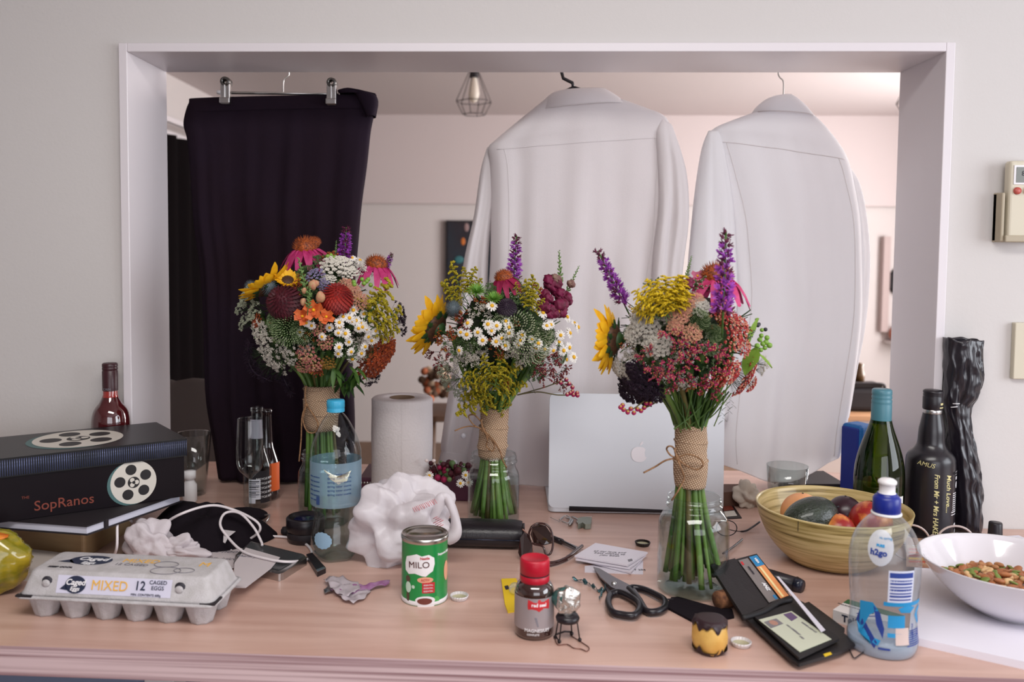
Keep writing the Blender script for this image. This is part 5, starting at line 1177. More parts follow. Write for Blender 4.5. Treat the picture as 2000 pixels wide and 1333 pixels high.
# ---- stack at the left: timber box, notebook, black gift box
m_tan = mat('pale_box_wood', (148, 118, 82), .5, col2=(172, 142, 104), vs_=5, st=(1, 1, 6))
A = hp(165, 1092, 0); u = (hp(30, 1078, 0)-A).normalized(); w_ = Vector((-u.y, u.x, 0)); w_ = w_ if w_.y > 0 else -w_
w_ = (hp(300, 1008, 0)-A); w_.z = 0; w_.normalize()
tb = G().prism([Vector((0, 0, 0)), u*.30, u*.30+w_*.15, w_*.15], (0, 0, .062), 0).build("timber_box", m_tan, smooth=False, bevel=.006, loc=A)
tag(tb, 'pale wooden box at the bottom of the stack at the left end', 'box')
m_pg = mat('page_edges', (206, 206, 220), .7)
A = hp(170, 1047, .063); nb = thing('notebook', 'black covered notebook with white pages under the black gift box', 'book', A); nb['label'] = 'thick black covered notebook with white pages lying under the black gift box'
u2 = (hp(50, 1038, .063)-A).normalized(); w2 = (hp(350, 983, .063)-A).normalized()
def slab(P0, a, bvec, La, Lb, z0, z1): return [P0+Vector((0, 0, z0)), P0+a*La+Vector((0, 0, z0)), P0+a*La+bvec*Lb+Vector((0, 0, z0)), P0+bvec*Lb+Vector((0, 0, z0))], (0, 0, z1-z0)
Z = Vector((0, 0, 0))
G().prism(*slab(Z, u2, w2, .26, .20, 0, .002)).build('cover', m_blackm, nb, smooth=False)
G().prism(*slab((u2+w2)*.003, u2, w2, .254, .194, .002, .013)).build('pages', m_pg, nb, smooth=False)
G().prism(*slab(Z, u2, w2, .26, .20, .013, .015)).build('cover', m_blackm, nb, smooth=False)
G().prism(*slab(w2*.035-(u2+w2)*.001, u2, w2, .003, .006, .0, .0155)).build('elastic_band', m_blackm, nb, smooth=False)
# gift box with a film reel print
HB = .064; c0 = hp(366, 984, HB); top = .109
TC = hp(366, 893, HB+top-.03)
c0 = Vector((pt(366, 900, 1.44).x, 1.44, CT+.079))
us = Vector((-.816, -.578, 0)); ws = Vector((-.63, .777, 0))
gb = thing('gift_box', 'large black glossy cardboard gift box printed with a film reel and orange lettering', 'box', c0)
m_gb = mat('glossy_black_card', (18, 10, 16), .35, col2=(20, 15, 20), vs_=4, spec=.2); m_lid = mat('dark_slate_card', (26, 25, 28), .35, col2=(36, 38, 40), vs_=3, spec=.3)
G().prism([us*.004+ws*.004, us*.40+ws*.004, us*.40+ws*.168, us*.004+ws*.168], (0, 0, .085)).build('box_body', m_gb, gb, smooth=False, bevel=.001)
HT = .100
ld = G().prism([Z+Vector((0, 0, HT-.030)), us*.41+Vector((0, 0, HT-.030)), us*.41+ws*.172+Vector((0, 0, HT-.030)), ws*.172+Vector((0, 0, HT-.030))], (0, 0, .030)).build('lid', m_lid, gb, smooth=False, bevel=.002)
g = G(); vs_ = []
for k in range(120):
    x = .002+.0033*k; 
    if x < .405: g.tube([us*x-ws*.0004+Vector((0, 0, HT-.028)), us*x-ws*.0004+Vector((0, 0, HT-.003))], .0009, 4)
g.build('ribbed_rim', mat('painted_rim_sheen', (64, 70, 92), .22, .3, col2=(96, 104, 140), vs_=20), ld)  # blue highlight along the lid edge is put into the colour of the ribs
m_reel = mat('reel_cream', (206, 200, 190), .5); m_reeld = mat('reel_dark', (24, 20, 22), .5); m_reelt = mat('reel_teal_edge', (70, 104, 104), .5)
def reel(par, M, R_):
    g = G(); n = 40
    def disc(cx, cy, r, z, mi, sy=1): g.add([M @ Vector((cx+r*math.cos(2*PI*k/n), cy+r*sy*math.sin(2*PI*k/n), z)) for k in range(n)], [tuple(range(n))], mi)
    disc(-R_*.14, -R_*.05, R_*1.0, .0003, 2); disc(0, 0, R_, .0006, 0)
    for k in range(5): disc(R_*.60*math.cos(2*PI*k/5+.5), R_*.60*math.sin(2*PI*k/5+.5), R_*.24, .0009, 1)
    disc(0, 0, R_*.26, .0010, 1); 
    for k in range(3): disc(R_*.13*math.cos(2*PI*k/3), R_*.13*math.sin(2*PI*k/3), R_*.10, .0013, 0)
    disc(0, 0, R_*.07, .0016, 1)
    g.build('film_reel_print', [m_reel, m_reeld, m_reelt], par, smooth=False)
Mf = plane_m(us*.086+ws*.0035+Vector((0, 0, .036)), -us, (0, 0, 1)); reel(gb, Mf, .036)
Mt = plane_m(us*.15+ws*.09+Vector((0, 0, HT)), -us, ws); reel(gb, Mt, .070)
m_or = mat('burnt_orange_print', (120, 52, 36), .5)
text('SopRanos', .022, m_or, gb, plane_m(us*.190+ws*.0032+Vector((0, 0, .018)), -us, (0, 0, 1)), bold=.0001)
text('THE', .006, m_or, gb, plane_m(us*.245+ws*.0032+Vector((0, 0, .034)), -us, (0, 0, 1)))

# ---- egg carton
m_pulp = mat('grey_paper_pulp', (176, 172, 172), .95, col2=(190, 186, 188), vs_=60, bump=.5, bs=500)
ec = thing('egg_carton', 'grey pulp egg carton with yellow and navy print at the front left', 'carton', hp(254, 1196, 0)+Vector((0, .008, 0)), math.radians(-3.5)); ec.scale = (.94, .94, .90)
EW, ED = .286, .104
g = G(); def_ = []
for i in range(6):
    for j in range(2):
        cx = -EW/2+.026+i*(EW-.052)/5; cy = -ED/2+.027+j*(ED-.054); vs = []; n = 24
        for z, r in ((.0, .0), (.0, .0145), (.003, .016), (.030, .0235), (.036, .0245)):
            for k in range(n): a = 2*PI*k/n; q = r*(1+.06*math.cos(8*a)); vs.append((cx+q*math.cos(a)*1.0, cy+q*math.sin(a)*1.02, z))
        g.add(vs, [(t*n+k, t*n+(k+1) % n, (t+1)*n+(k+1) % n, (t+1)*n+k) for t in range(4) for k in range(n)])
g.build('egg_tray', m_pulp, ec)
def rrect(w, d, r, z, n=5):
    P = []
    for cx, cy, a0 in ((w/2-r, d/2-r, 0), (-w/2+r, d/2-r, PI/2), (-w/2+r, -d/2+r, PI), (w/2-r, -d/2+r, 1.5*PI)):
        for k in range(n+1): a = a0+PI/2*k/n; P.append((cx+r*math.cos(a), cy+r*math.sin(a), z))
    return P
def ringloft(g, Ls, cap=True, mi=None):
    n = len(Ls[0]); vs = [p for L_ in Ls for p in L_]
    fs = [(t*n+k, t*n+(k+1) % n, (t+1)*n+(k+1) % n, (t+1)*n+k) for t in range(len(Ls)-1) for k in range(n)]
    if cap: fs.append(tuple((len(Ls)-1)*n+k for k in range(n))); fs.append(tuple(range(n-1, -1, -1)))
    return g.add(vs, fs, mi)
g = G(); ringloft(g, [rrect(EW+.008, ED+.008, .012, .033), rrect(EW+.010, ED+.010, .012, .034), rrect(EW+.010, ED+.010, .012, .0365), rrect(EW, ED, .012, .038)]); g.build('rim_flange', m_pulp, ec)
g = G(); ringloft(g, [rrect(EW+.004, ED+.004, .012, .0385), rrect(EW-.002, ED-.002, .012, .041), rrect(EW-.020, ED-.022, .010, .069), rrect(EW-.026, ED-.028, .009, .0715), rrect(EW-.032, ED-.034, .008, .072)])
lid = g.build('lid', m_pulp, ec)
G().box((-EW/2+.01, -ED/2-.002, .0378), (.024, .006, .0028)).build('lid_gap_shade', m_blackm, ec, smooth=False); G().box((EW/2-.006, -ED/2+.012, .0378), (.022, .028, .0026), rz=.0).build('lid_gap_shade', m_blackm, ec, smooth=False)  # black slips stand in for shade in the gap under the lid
fz = lambda x, z, off=.0006: Vector((x, -(ED-.002)/2+(z-.041)/.028*.010-off*1.2, z+off*.4))
m_navy2 = mat('print_navy', (34, 42, 66), .5); m_ey = mat('print_egg_yellow', (232, 178, 74), .6); m_lbl = mat('label_lilac_white', (208, 206, 224), .6)
MF = plane_m(fz(0, .055, .0008), (1, 0, 0), fz(0, .069)-fz(0, .041))
g = G(); g.add([fz(-.088, .043, .0004), fz(.082, .043, .0004), fz(.082, .067, .0004), fz(-.088, .067, .0004)], [(0, 1, 2, 3)]); g.build('front_label', m_lbl, lid, smooth=False)
def bubble(M, rx, ry): 
    g = G(); P = [M @ Vector((rx*math.cos(a*PI/14), ry*math.sin(a*PI/14), 0)) for a in range(28)]; g.add(P, [tuple(range(28))])
    g.add([M @ Vector((-rx*1.45, -ry*.55, 0)), M @ Vector((-rx*.6, -ry*.7, 0)), M @ Vector((-rx*.98, -ry*.0, 0))], [(0, 1, 2)]); g.build('speech_bubble_print', m_navy2, lid, smooth=False)
bubble(MF @ Matrix.Translation((-.060, 0, .0003)), .0155, .0125)
text('Caged', .0115, m_white, lid, MF @ Matrix.Translation((-.060, .003, .0007)), bold=.0003, shear=.2); text('Eggs', .008, m_white, lid, MF @ Matrix.Translation((-.060, -.006, .0007)), bold=.0002, shear=.2)
text('MIXED', .0200, m_ey, lid, MF @ Matrix.Translation((-.009, 0, .0005)), sx=.92); text('12', .018, m_navy2, lid, MF @ Matrix.Translation((.036, .002, .0005)), bold=.0002, sx=.9)
text('CAGED\nEGGS', .0078, m_navy2, lid, MF @ Matrix.Translation((.062, .004, .0005)), al='CENTER'); text('MIN. CONTENTS 600g', .0045, m_navy2, lid, MF @ Matrix.Translation((.046, -.010, .0005)))
MT = Matrix.Translation((0, -.004, .0723)); 
bubble(MT @ Matrix.Translation((-.066, .010, 0)), .032, .019)
text('Caged', .018, m_white, lid, MT @ Matrix.Translation((-.064, .014, .0004)), bold=.0002, shear=.2); text('Eggs', .012, m_white, lid, MT @ Matrix.Translation((-.064, -.002, .0004)), bold=.0001, shear=.2)
text('MIXED', .019, m_ey, lid, MT @ Matrix.Translation((.010, .014, .0002)), bold=.0); text('12 CAGED', .011, m_inkg, lid, MT @ Matrix.Translation((.002, -.001, .0002))); text('M', .022, m_ey, lid, MT @ Matrix.Translation((.108, .012, .0002)), bold=.0); text('KEEP COOL', .007, m_ink, lid, MT @ Matrix.Translation((-.095, -.022, .0002)), bold=.0003)
g = G()
for x, y, rx in ((.052, .006, .018), (.062, -.018, .022), (.088, -.014, .015)): g.tube([MT @ Vector((x+rx*math.cos(a*PI/12), y+rx*.62*math.sin(a*PI/12), .0003)) for a in range(25)], .0005, 4)
g.build('egg_outlines_print', m_inkg, lid)
for x in (-.104, .094):
    g = G(); g.ball(fz(x, .057, -.001), .0085, 14, 8, sc=(1, .35, 1)); hl = g.build('latch_hole_shade', m_ink, lid)  # dark ball paints the shade inside the latch opening
    g = G(); g.ball(fz(x, .055, .0015), .0062, 12, 8, sc=(1, .4, .9)); g.build('latch_tab', m_pulp, lid)

# ---- beige slim box and glossy green packet at the far left
o = flat('slim_case', 'beige slim plastic case behind the egg carton and beside the green packet', 'case', ((62,1073),(128,1081),(138,1092),(66,1118),(20,1118),(20,1075)), 0, .014, mat('warm_white_plastic', (206, 194, 186), .4), .003)
pk = thing('snack_packet', 'glossy green and gold printed packet cut off by the left edge', 'packet', hp(-2, 1158, 0))
def pf(d): return 1+.08*noise.noise(d*2+Vector((3, 1, 0)))+.10*(1-2*abs(noise.noise(d*2.6)))
g = G(); g.ball((-.022, .0, .046), .048, 48, 32, sc=(1.35, .8, .98), fn=pf); g.v = [(x, y, max(z, .001)) for x, y, z in g.v]
m_pk = mat('packet_print', (84, 96, 20), .18, col2=(176, 150, 40), vs_=16, coat=.6, st=(1, 1, 3), det=6); pb = g.build('packet_body', m_pk, pk)
g = G(); g.ball((-.01, -.012, .086), .022, 20, 10, sc=(1.4, .8, .25), fn=pf); g.build('red_print', mat('tomato_red_print', (186, 62, 34), .25, col2=(220, 140, 40), vs_=40), pk, label='orange red printed top')

# ---- crumpled tissue
def blob(name, label, cat, px, py, R_, sc, amp, fr, seed, m, nu=60, nv=44, rz=0, fn2=None):
    p = hp(px, py, 0); g = G()
    g.ball((0, 0, 0), R_, 80, 56, sc=sc, fn=lambda d: folds(d, .20, seed, 10, 1.2, 3.2)+.4*amp*noise.noise(d*fr+Vector((seed, 0, 0))))
    z0 = -R_*sc[2]*.72; g.v = [(x, y, max(z, z0)-z0) for x, y, z in g.v]
    o = g.build(name, m, loc=p); o.rotation_euler.z = rz; return tag(o, label, cat)
m_tis = mat('soft_tissue', (232, 224, 228), .95, trl=.3, bump=.3, bs=300)
ts = blob('tissue', 'crumpled white tissue behind the egg carton', 'tissue', 290, 1090, .036, (1.0, .8, .95), .34, 1.5, 3, m_tis)
t2 = G().ball((.046, .0, -.004), .024, 70, 50, sc=(1.4, .8, .75), fn=lambda d: folds(d, .26, 77, 9, 1.2, 3.0)*(1+.5*max(0, d.x)**3*max(0, d.z+.4))).build('tissue_fold', m_tis, ts); t2.location.z = .018
blob('paper_napkin', 'crumpled beige paper napkin at the left rim of the wooden bowl', 'napkin', 1458, 990, .028, (.95, .8, 1.0), .36, 1.6, 21, mat('beige_napkin', (206, 194, 182), .95, trl=.2))

# ---- black cloth heap, leather case, cables
m_cl = mat('black_cloth', (24, 18, 24), .9, bump=.3, bs=200, spec=.15)
c = hp(400, 1052, 0); g = G()
def heap(u, v):
    a = u*2*PI; r = v; x = .118*r*math.cos(a); y = .085*r*math.sin(a)
    z = .050*(1-r**2.2)*(1+.35*noise.noise(Vector((x*22, y*22, 3))))+.008*noise.noise(Vector((x*60, y*60, 7)))*(1-r)
    z += .018*math.exp(-((x+.05)**2+(y-.03)**2)/.0012); return (x*(1+.08*math.sin(3*a)), y, max(z, 0)+.001)
g.grid(heap, 72, 20, wrap=True); o = g.build('black_shirt_heap', m_cl, solid=.0012, loc=c); o.name = 'folded_black_cloth'; tag(o, 'black cloth heaped between the gift box and the phone under the white cable', 'cloth')
G().prism([on(o, x, y, .03) for x, y in ((437,1036),(460,1039),(446,1050),(440,1062),(436,1060))], (0, 0, .0006)).build('care_label', m_paper, o, smooth=False)
gl = thing('eyeglass_case', 'dark soft pouch with metal clasp beside the champagne flute foot', 'pouch', hp(478, 1018, 0))
G().ball((0, 0, .012), .036, 28, 14, sc=(1.2, .7, .33), fn=lambda d: 1+.08*noise.noise(d*3)).build('pouch_body', m_cl, gl)
G().tube(arc([(.034, -.006, .012), (.050, -.014, .016), (.046, -.024, .006), (.034, -.014, .004)]), .0016, 6).build('clasp', m_steel, gl)
m_cab = mat('white_cable', (222, 214, 216), .45)
def cable(label, L_, r=.0022, name='charging_cable', m=None, cat='cable'):
    P = arc(trace(L_), 8); o = P[0].copy(); g = G(); g.tube([p-o for p in P], r, 8); return tag(g.build(name, m or m_cab, loc=o), label, cat)
cable('white charging cable looping over the black cloth and round the grey phone', [(305,1035,.03),(350,1006,.07),(410,988,.075),(455,996,.06),(498,1017,.045),(508,1035,.03),(490,1052,.012),(462,1062,.004),(455,1050,.014),(500,1048,.004),(560,1050,.003),(595,1062,.003),(609,1080,.003),(598,1094,.004),(560,1098,.016),(520,1092,.017),(475,1078,.018),(445,1050,.03),(430,1025,.045),(440,1003,.056),(468,1003,.056),(495,1030,.038),(510,1058,.02),(512,1066,.0165)])
cable('thin white cable running up from the egg carton past the tissue', [(219,1092,.002),(228,1070,.03),(229,1025,.062),(232,1008,.07),(248,1012,.062),(258,1020,.05)])
cable('short white cable end between the tissue and the handwritten note', [(368,1088,.002),(395,1072,.003),(425,1066,.003),(452,1076,.003)], .002)
# ---- notes, phone, memory stick
m_note = mat('note_paper', (206, 196, 198), .85, trl=.1)
n1 = flat('handwritten_note', 'handwritten paper note partly under the egg carton lid, left of the phone', 'note', ((424,1063),(485,1074),(470,1110),(380,1108),(392,1083)), .003, .0008, m_note)
lay(n1, 'Rose noodle', 438, 1078, .004, .016, .0, m_inkg, shear=.4); lay(n1, 'milk juice', 428, 1092, .004, .015, .0, m_inkg, shear=.4)
n2 = flat('folded_receipt', 'creased white receipt leaning over the corner of the grey phone', 'receipt', ((480,1070),(547,1089),(530,1110),(480,1148),(455,1148),(458,1100)), .0135, .0008, m_note)
lay(n2, 'thank you', 490, 1088, .0145, .012, -.2, m_inkg, shear=.3)
ph = flat('mobile_phone', 'dark grey face down mobile phone with metal rim under the cable', 'phone', ((490,1058),(592,1083),(600,1090),(554,1119),(545,1122),(456,1102),(460,1085)), .0, .0115, m_steel, .003)
decal(ph, ((491,1060),(588,1083),(592,1088),(550,1112),(544,1114),(462,1096),(466,1084)), .0118, mat('dark_grey_glass', (62, 64, 66), .25), 'back_glass', .0006)
us_ = flat('memory_stick', 'black memory stick with a metal end beside the grey phone', 'memory stick', ((598,1083),(610,1080),(637,1110),(620,1118)), 0, .008, m_black, .0015)
decal(us_, ((632,1108),(637,1110),(620,1118),(617,1114)), .0081, m_steel, 'metal_end', .0004)
# ---- black cylinder lens lying beside the water bottle
ln = thing('camera_lens', 'black camera lens standing behind the water bottle', 'lens', hp(597, 1056, 0))
G().lathe([(0, 0), (.028, 0), (.031, .003), (.031, .020), (.033, .022), (.033, .040), (.030, .043), (.027, .043), (.026, .039), (0, .036)], 48).build('barrel', m_black, ln)
G().lathe([(0, .0405), (.015, .0395), (.024, .037)], 32).build('front_glass', mat('coated_lens_glass', (30, 34, 70), .05, coat=1), ln)
G().lathe([(.0313, .008), (.0318, .009), (.0318, .017), (.0313, .018)], 48, fn=lambda a, r, z: r*(1+.012*math.cos(40*a))).build('focus_ring', m_blackm, ln)
tag(G().ball((0, 0, .007), .0085, 14, 10, fn=lambda d: 1+.2*noise.noise(d*3)).build('dark_pebble', m_blackm, loc=hp(558, 1046, 0)), 'small dark lump on the counter left of the camera lens', 'pebble')
# ---- plastic bag
m_pb = mat('white_carrier_plastic', (232, 226, 230), .4, trl=.35, bump=.4, bs=70, spec=.6)
pb_ = thing('plastic_bag', 'crumpled white carrier bag behind the green tin', 'bag', hp(775, 1100, 0))
g = G(); g.ball((0, 0, 0), .071, 130, 90, sc=(1.0, .62, 1.0), fn=lambda d: (folds(d, .17, 12, 12)+.10*noise.noise(d*1.4+Vector((4, 0, 0)))+.22*max(0, d.x)**2*max(0, d.z)))
zz = -.062; g.v = [(x+.010*(z > .03)*(z-.03)*18, y, max(z, zz)-zz) for x, y, z in g.v]
g.build('bag_body', m_pb, pb_)
k_ = hp(775, 1100, 0); Yb_ = k_.y-.03
for L_ in (((838,1035),(850,1000),(866,972),(882,990),(890,1020),(888,1045),(872,1060)),):
    P = arc([pt(x, y, Yb_)-k_ for x, y in L_], 6); g = G(); vs = []
    for i, p in enumerate(P): 
        w = .006+.004*math.sin(i*.16)**2; t_ = (P[min(i+1, len(P)-1)]-P[max(i-1, 0)]).normalized(); nrm = Vector((t_.z, 0, -t_.x)); vs += [p-nrm*w+Vector((0, .003*math.sin(i*.4), 0)), p+Vector((0, -.003, 0)), p+nrm*w+Vector((0, .003*math.cos(i*.5), 0))]
    g.add(vs, [(i*3+q, i*3+q+1, i*3+q+4, i*3+q+3) for i in range(len(P)-1) for q in range(2)]); g.build('bag_handle', m_pb, pb_, solid=.0006)
m_rp = mat('faded_red_print', (200, 120, 128), .5)
g = G(); base = [pt(x, y, Yb_-.014)-k_ for x, y in ((812,990),(828,982),(845,975),(838,1010),(852,1020),(858,1035))]
for i in range(14):
    x, y = 806+i*3.2, 992-i*1.3; g.tube([pt(x, y, Yb_-.016)-k_, pt(x+5+(i % 3), y+9, Yb_-.018)-k_], .0006, 4)
    x, y = 846+(i % 4)*4, 1014+i*2.2; g.tube([pt(x, y, Yb_-.016)-k_, pt(x+8, y-4, Yb_-.018)-k_], .0006, 4)
g.build('red_print', m_rp, pb_)
# ---- maroon pouch and buttonhole flowers behind
mb = thing('maroon_box', 'maroon box lying behind the paper towel roll and the middle jar', 'box', hp(850, 968, 0)+Vector((0, .02, 0)))
G().box((0, 0, .022), (.30, .12, .044)).build('box_body', mat('maroon_card', (70, 26, 48), .45), mb, smooth=False, bevel=.003)
g = G()
for i in range(14): g.ball((-.145+i*.006, -.06, .034), .0028, 8, 5)
g.build('beading', m_steel, mb)
bh = thing('buttonhole_posy', 'small posy of wine coloured blooms and a daisy on the maroon box', 'flowers', hp(870, 950, .044)+Vector((0, .015, 0)))
g = G(); RR_ = random.Random(9)
for i in range(90): g.ball((RR_.gauss(0, .03), RR_.gauss(0, .012), .012+RR_.random()*.03), RR_.uniform(.003, .007), 6, 4, mi=RR_.choice((0, 0, 0, 1, 2)))
g.build('florets', [c_bur, c_mag, c_sedd], bh)['kind'] = 'stuff'
for k, (x, z) in enumerate(((.040, .026), (.046, .012), (.030, .010), (-.030, .024))):
    q = bpy.data.objects.new('daisy', gm('daisy0', None) if 'daisy0' in UM else gm('daisy1', None)); COL.objects.link(q); q.parent = bh
    q.matrix_local = Matrix.Translation((x, -.03, z)) @ basis((RND.gauss(0, .3), -1, .3)).to_4x4() @ Matrix.Scale(.017, 4)
    c_ = bpy.data.objects.new('daisy_centre', gm('daisyc', None)); COL.objects.link(c_); c_.parent = q
for x in (-.036, -.022): G().ball((x, -.025, .052), .004, 10, 8, sc=(1, 1, .8)).build('pearl_pin_head', mat('pearl', (232, 216, 214), .2), bh)
for x in (-.036, -.022): G().tube([(x, -.025, .052), (x+.01, -.01, .02)], .0006, 4).build('pin', m_steel, bh)
# ---- laptop
Yl = hp(1240, 1007, 0).y; sL = Yl/F
lp = thing('laptop', 'silver laptop with its lid raised, seen from behind', 'laptop', (pt(1241, 1007, Yl).x, Yl, CT))
wl, hl = 342*sL, 228*sL; m_alu = mat('silver_aluminium', (206, 208, 214), .42, .12)
def rr2(w, h, r, n=6): return [(x, y) for x, y, _ in rrect(w, h, r, 0, n)]
g = G(); g.prism([(x, .002, y+hl/2+.010) for x, y in rr2(wl, hl, .012)], (0, .005, 0)); L1 = g.build('lid', m_alu, lp, smooth=False, bevel=.001)
L1.location = (0, 0, 0); L1.rotation_euler = (math.radians(-2.5), 0, math.radians(-1))
g = G(); g.prism([(x, .0073, y+hl/2+.010) for x, y in rr2(wl-.006, hl-.006, .010)], (0, .0006, 0)); g.build('screen', m_black, L1, smooth=False)
# keyboard half: a bitten fruit mark on the lid
g = G(); cx, cz = 6*sL-.0, hl/2+.010-4*sL
P = []
for k in range(40):
    a = 2*PI*k/40; r = .0155*(1-.10*abs(math.sin(a))**8*(1 if math.sin(a) > 0 else .6)); x = cx+r*.98*math.cos(a); z = cz+r*1.02*math.sin(a)
    dx, dz = x-(cx+.0175), z-(cz+.002)
    if math.hypot(dx, dz) < .0075: q = .0075/max(1e-6, math.hypot(dx, dz)); x, z = cx+.0175+dx*q*1, cz+.002+dz*q; x = min(x, cx+.0115)
    P.append((x, .0012, z))
g.add(P, [tuple(range(len(P)))]); g.add([(cx+.0005, .0012, cz+.0165), (cx+.003, .0012, cz+.0225), (cx+.0075, .0012, cz+.0255), (cx+.0068, .0012, cz+.020), (cx+.004, .0012, cz+.0172)], [(0, 1, 2, 3, 4)])
lo_ = g.build('fruit_logo', mat('pale_logo', (226, 220, 224), .3), L1, smooth=False)
G().prism([(x, y+.115+.004, .002) for x, y in rr2(wl, .226, .012)], (0, 0, .010)).build('keyboard_base', m_alu, lp, smooth=False, bevel=.001)
G().tube([(-wl*.38, .006, .009), (wl*.38, .006, .009)], .005, 12).build('hinge', m_blackm, lp)
# keys and small clutter in front of the laptop
ky = thing('key_bunch', 'small bunch of keys and metal tags in front of the laptop', 'keys', hp(1118, 1020, 0))
for L_, r_ in ((((1093,1016),(1104,1008),(1114,1012),(1110,1022),(1098,1019)), .0018), (((1106,1012),(1118,1016),(1112,1026)), .0026), (((1118,1010),(1130,1016),(1127,1021)), .0028), (((1075,1011),(1094,1020)), .0008), (((1130,1011),(1158,1009)), .0006)):
    g = G(); P = [p-Vector(ky.location) for p in trace(L_, .004)]; g.tube(arc(P, 4), r_, 6, flat=.6); g.build('key', m_steel, ky)
g = G(); P = [p-Vector(ky.location) for p in trace(((1128,1015),(1140,1012),(1156,1013),(1154,1026),(1143,1027),(1138,1023),(1129,1027)), .008)]; g.prism([(p.x, p.y, .001) for p in P], (0, 0, .009)); g.build('shaped_tag', mat('grey_green_tag', (134, 138, 126), .4, .4), ky, smooth=False, bevel=.001)
# ---- sunglasses case
sc_ = thing('glasses_case', 'black hard sunglasses case in front of the middle jar', 'case', hp(944, 1066, 0), math.radians(-1))
g = G(); g.grid(lambda u, v: ((.066)*math.copysign(min(1, abs(2*v-1)*1.0), 2*v-1), .031*math.cos(2*PI*u)*(1-.10*abs(2*v-1)**10), .022+.022*math.copysign(abs(math.sin(2*PI*u))**.8, math.sin(2*PI*u))*(1-.10*abs(2*v-1)**10)), 40, 24, wrap=True)
g.add([g.v[i] for i in range(40)], [tuple(range(39, -1, -1))]); g.add([g.v[i] for i in range(24*40, 25*40)], [tuple(range(40))])
g.build('case_shell', mat('black_leatherette', (24, 20, 26), .38, bump=.2, bs=300), sc_)
G().tube([(-.066, -.031, .020), (.066, -.031, .020)], .0012, 6).build('opening_seam', mat('blue_sheen_strip', (40, 44, 60), .2, .5), sc_)
G().box((.068, -.012, .03), (.004, .022, .022)).build('hinge_tab', m_black, sc_, smooth=False, bevel=.001)
# ---- sunglasses
sg = thing('sunglasses', 'brown sunglasses lying open behind the vitamin bottle', 'sunglasses', hp(1052, 1098, 0)); so = Vector(sg.location)
m_sgf = mat('brown_frame', (58, 30, 28), .25, coat=.5); m_sgl = mat('brown_lens', (40, 24, 22), .08, coat=1)
Ys = so.y
def s3(x, y, d=0): return pt(x, y, Ys+d)-so
fr1 = [s3(x, y, d) for x, y, d in ((1038,1030,.03),(1050,1023,.035),(1068,1026,.03),(1078,1042,.025),(1080,1065,.02),(1075,1082,.015),(1066,1083,.012),(1060,1068,.018),(1040,1062,.03),(1033,1045,.034),(1038,1030,.03))]
G().tube(arc(fr1, 4), .0018, 8).build('frame', m_sgf, sg)
g = G(); P = [s3(x, y, d) for x, y, d in ((1040,1031,.031),(1052,1025,.035),(1066,1028,.03),(1076,1043,.025),(1078,1062,.02),(1062,1066,.019),(1042,1061,.029),(1036,1045,.033))]; g.prism(P, (0, .0015, 0)); g.build('lens', m_sgl, sg, smooth=False, bevel=.0005)
g = G(); P = [s3(x, y, d) for x, y, d in ((1016,1052,.01),(1024,1040,.015),(1034,1046,.02),(1040,1066,.012),(1038,1095,.002),(1020,1100,0),(1012,1080,.004))]; g.prism(P, (0, .0015, 0)); g.build('lens', m_sgl, sg, smooth=False, bevel=.0005)
G().tube(arc([s3(1020,1034,.02), s3(1030,1045,.02), s3(1040,1070,.015), s3(1042,1088,.01)], 5), .0014, 8).build('bridge', mat('bronze_metal', (140, 104, 92), .3, .8), sg)
tp = [p-so for p in trace(((1062,1100,.006),(1085,1098,.006),(1110,1088,.007),(1128,1074,.008),(1137,1067,.008)))]
G().tube(arc(tp, 5), [.0022]*10+[.0030]*11, 8).build('temple', m_sgf, sg)
tp = [p-so for p in trace(((1062,1106,.003),(1085,1103,.003),(1108,1094,.003)))]
G().tube(arc(tp, 5), .0018, 8).build('temple', m_sgf, sg)
pn = thing('ballpoint_pen', 'black ballpoint pen behind the sunglasses', 'pen', hp(1105, 1062, 0)); po = Vector(pn.location)
G().tube([p-po for p in trace(((1080,1052,.005),(1098,1059,.005)))], .0048, 12).build('grip', m_black, pn); G().tube([p-po for p in trace(((1098,1059,.005),(1128,1073,.005)))], .0036, 12).build('barrel', mat('clear_grey_barrel', (120, 118, 122), .2), pn); G().tube([p-po for p in trace(((1094,1055,.010),(1124,1070,.010)))], .0014, 6).build('clip', m_black, pn)
# ---- folded paper notes
m_pp = mat('lilac_white_paper', (222, 216, 226), .8, trl=.1)
q = flat('printed_card', 'small printed card under the folded letters', 'card', ((1142,1106),(1256,1096),(1256,1122),(1142,1118)), 0, .001, m_pp); lay(q, 'TICKET 204', 1236, 1114, .0012, .008, .1, m_ink)
for k, (a_, h_, lab) in enumerate(((((1136,1094),(1180,1072),(1256,1090),(1232,1118)), .002, 'lowest folded white letter with its corner over the printed card'), (((1124,1092),(1178,1070),(1262,1084),(1230,1110)), .006, 'middle folded white letter of the small paper pile'), (((1122,1086),(1163,1061),(1265,1079),(1226,1104)), .010, 'top handwritten white letter of the small paper pile'))):
    q = flat('folded_letter', lab, 'letter', a_, h_, .0028, m_pp, group='folded letters left of the right jar')
lay(q, 'all my love and\nbest wishes to\nyou both', 1190, 1082, .0132, .0085, -.12, m_inkg, shear=.4)
decal(q, ((1226,1094),(1234,1092),(1236,1096),(1228,1098)), .0130, m_inkg, 'stamp_print')
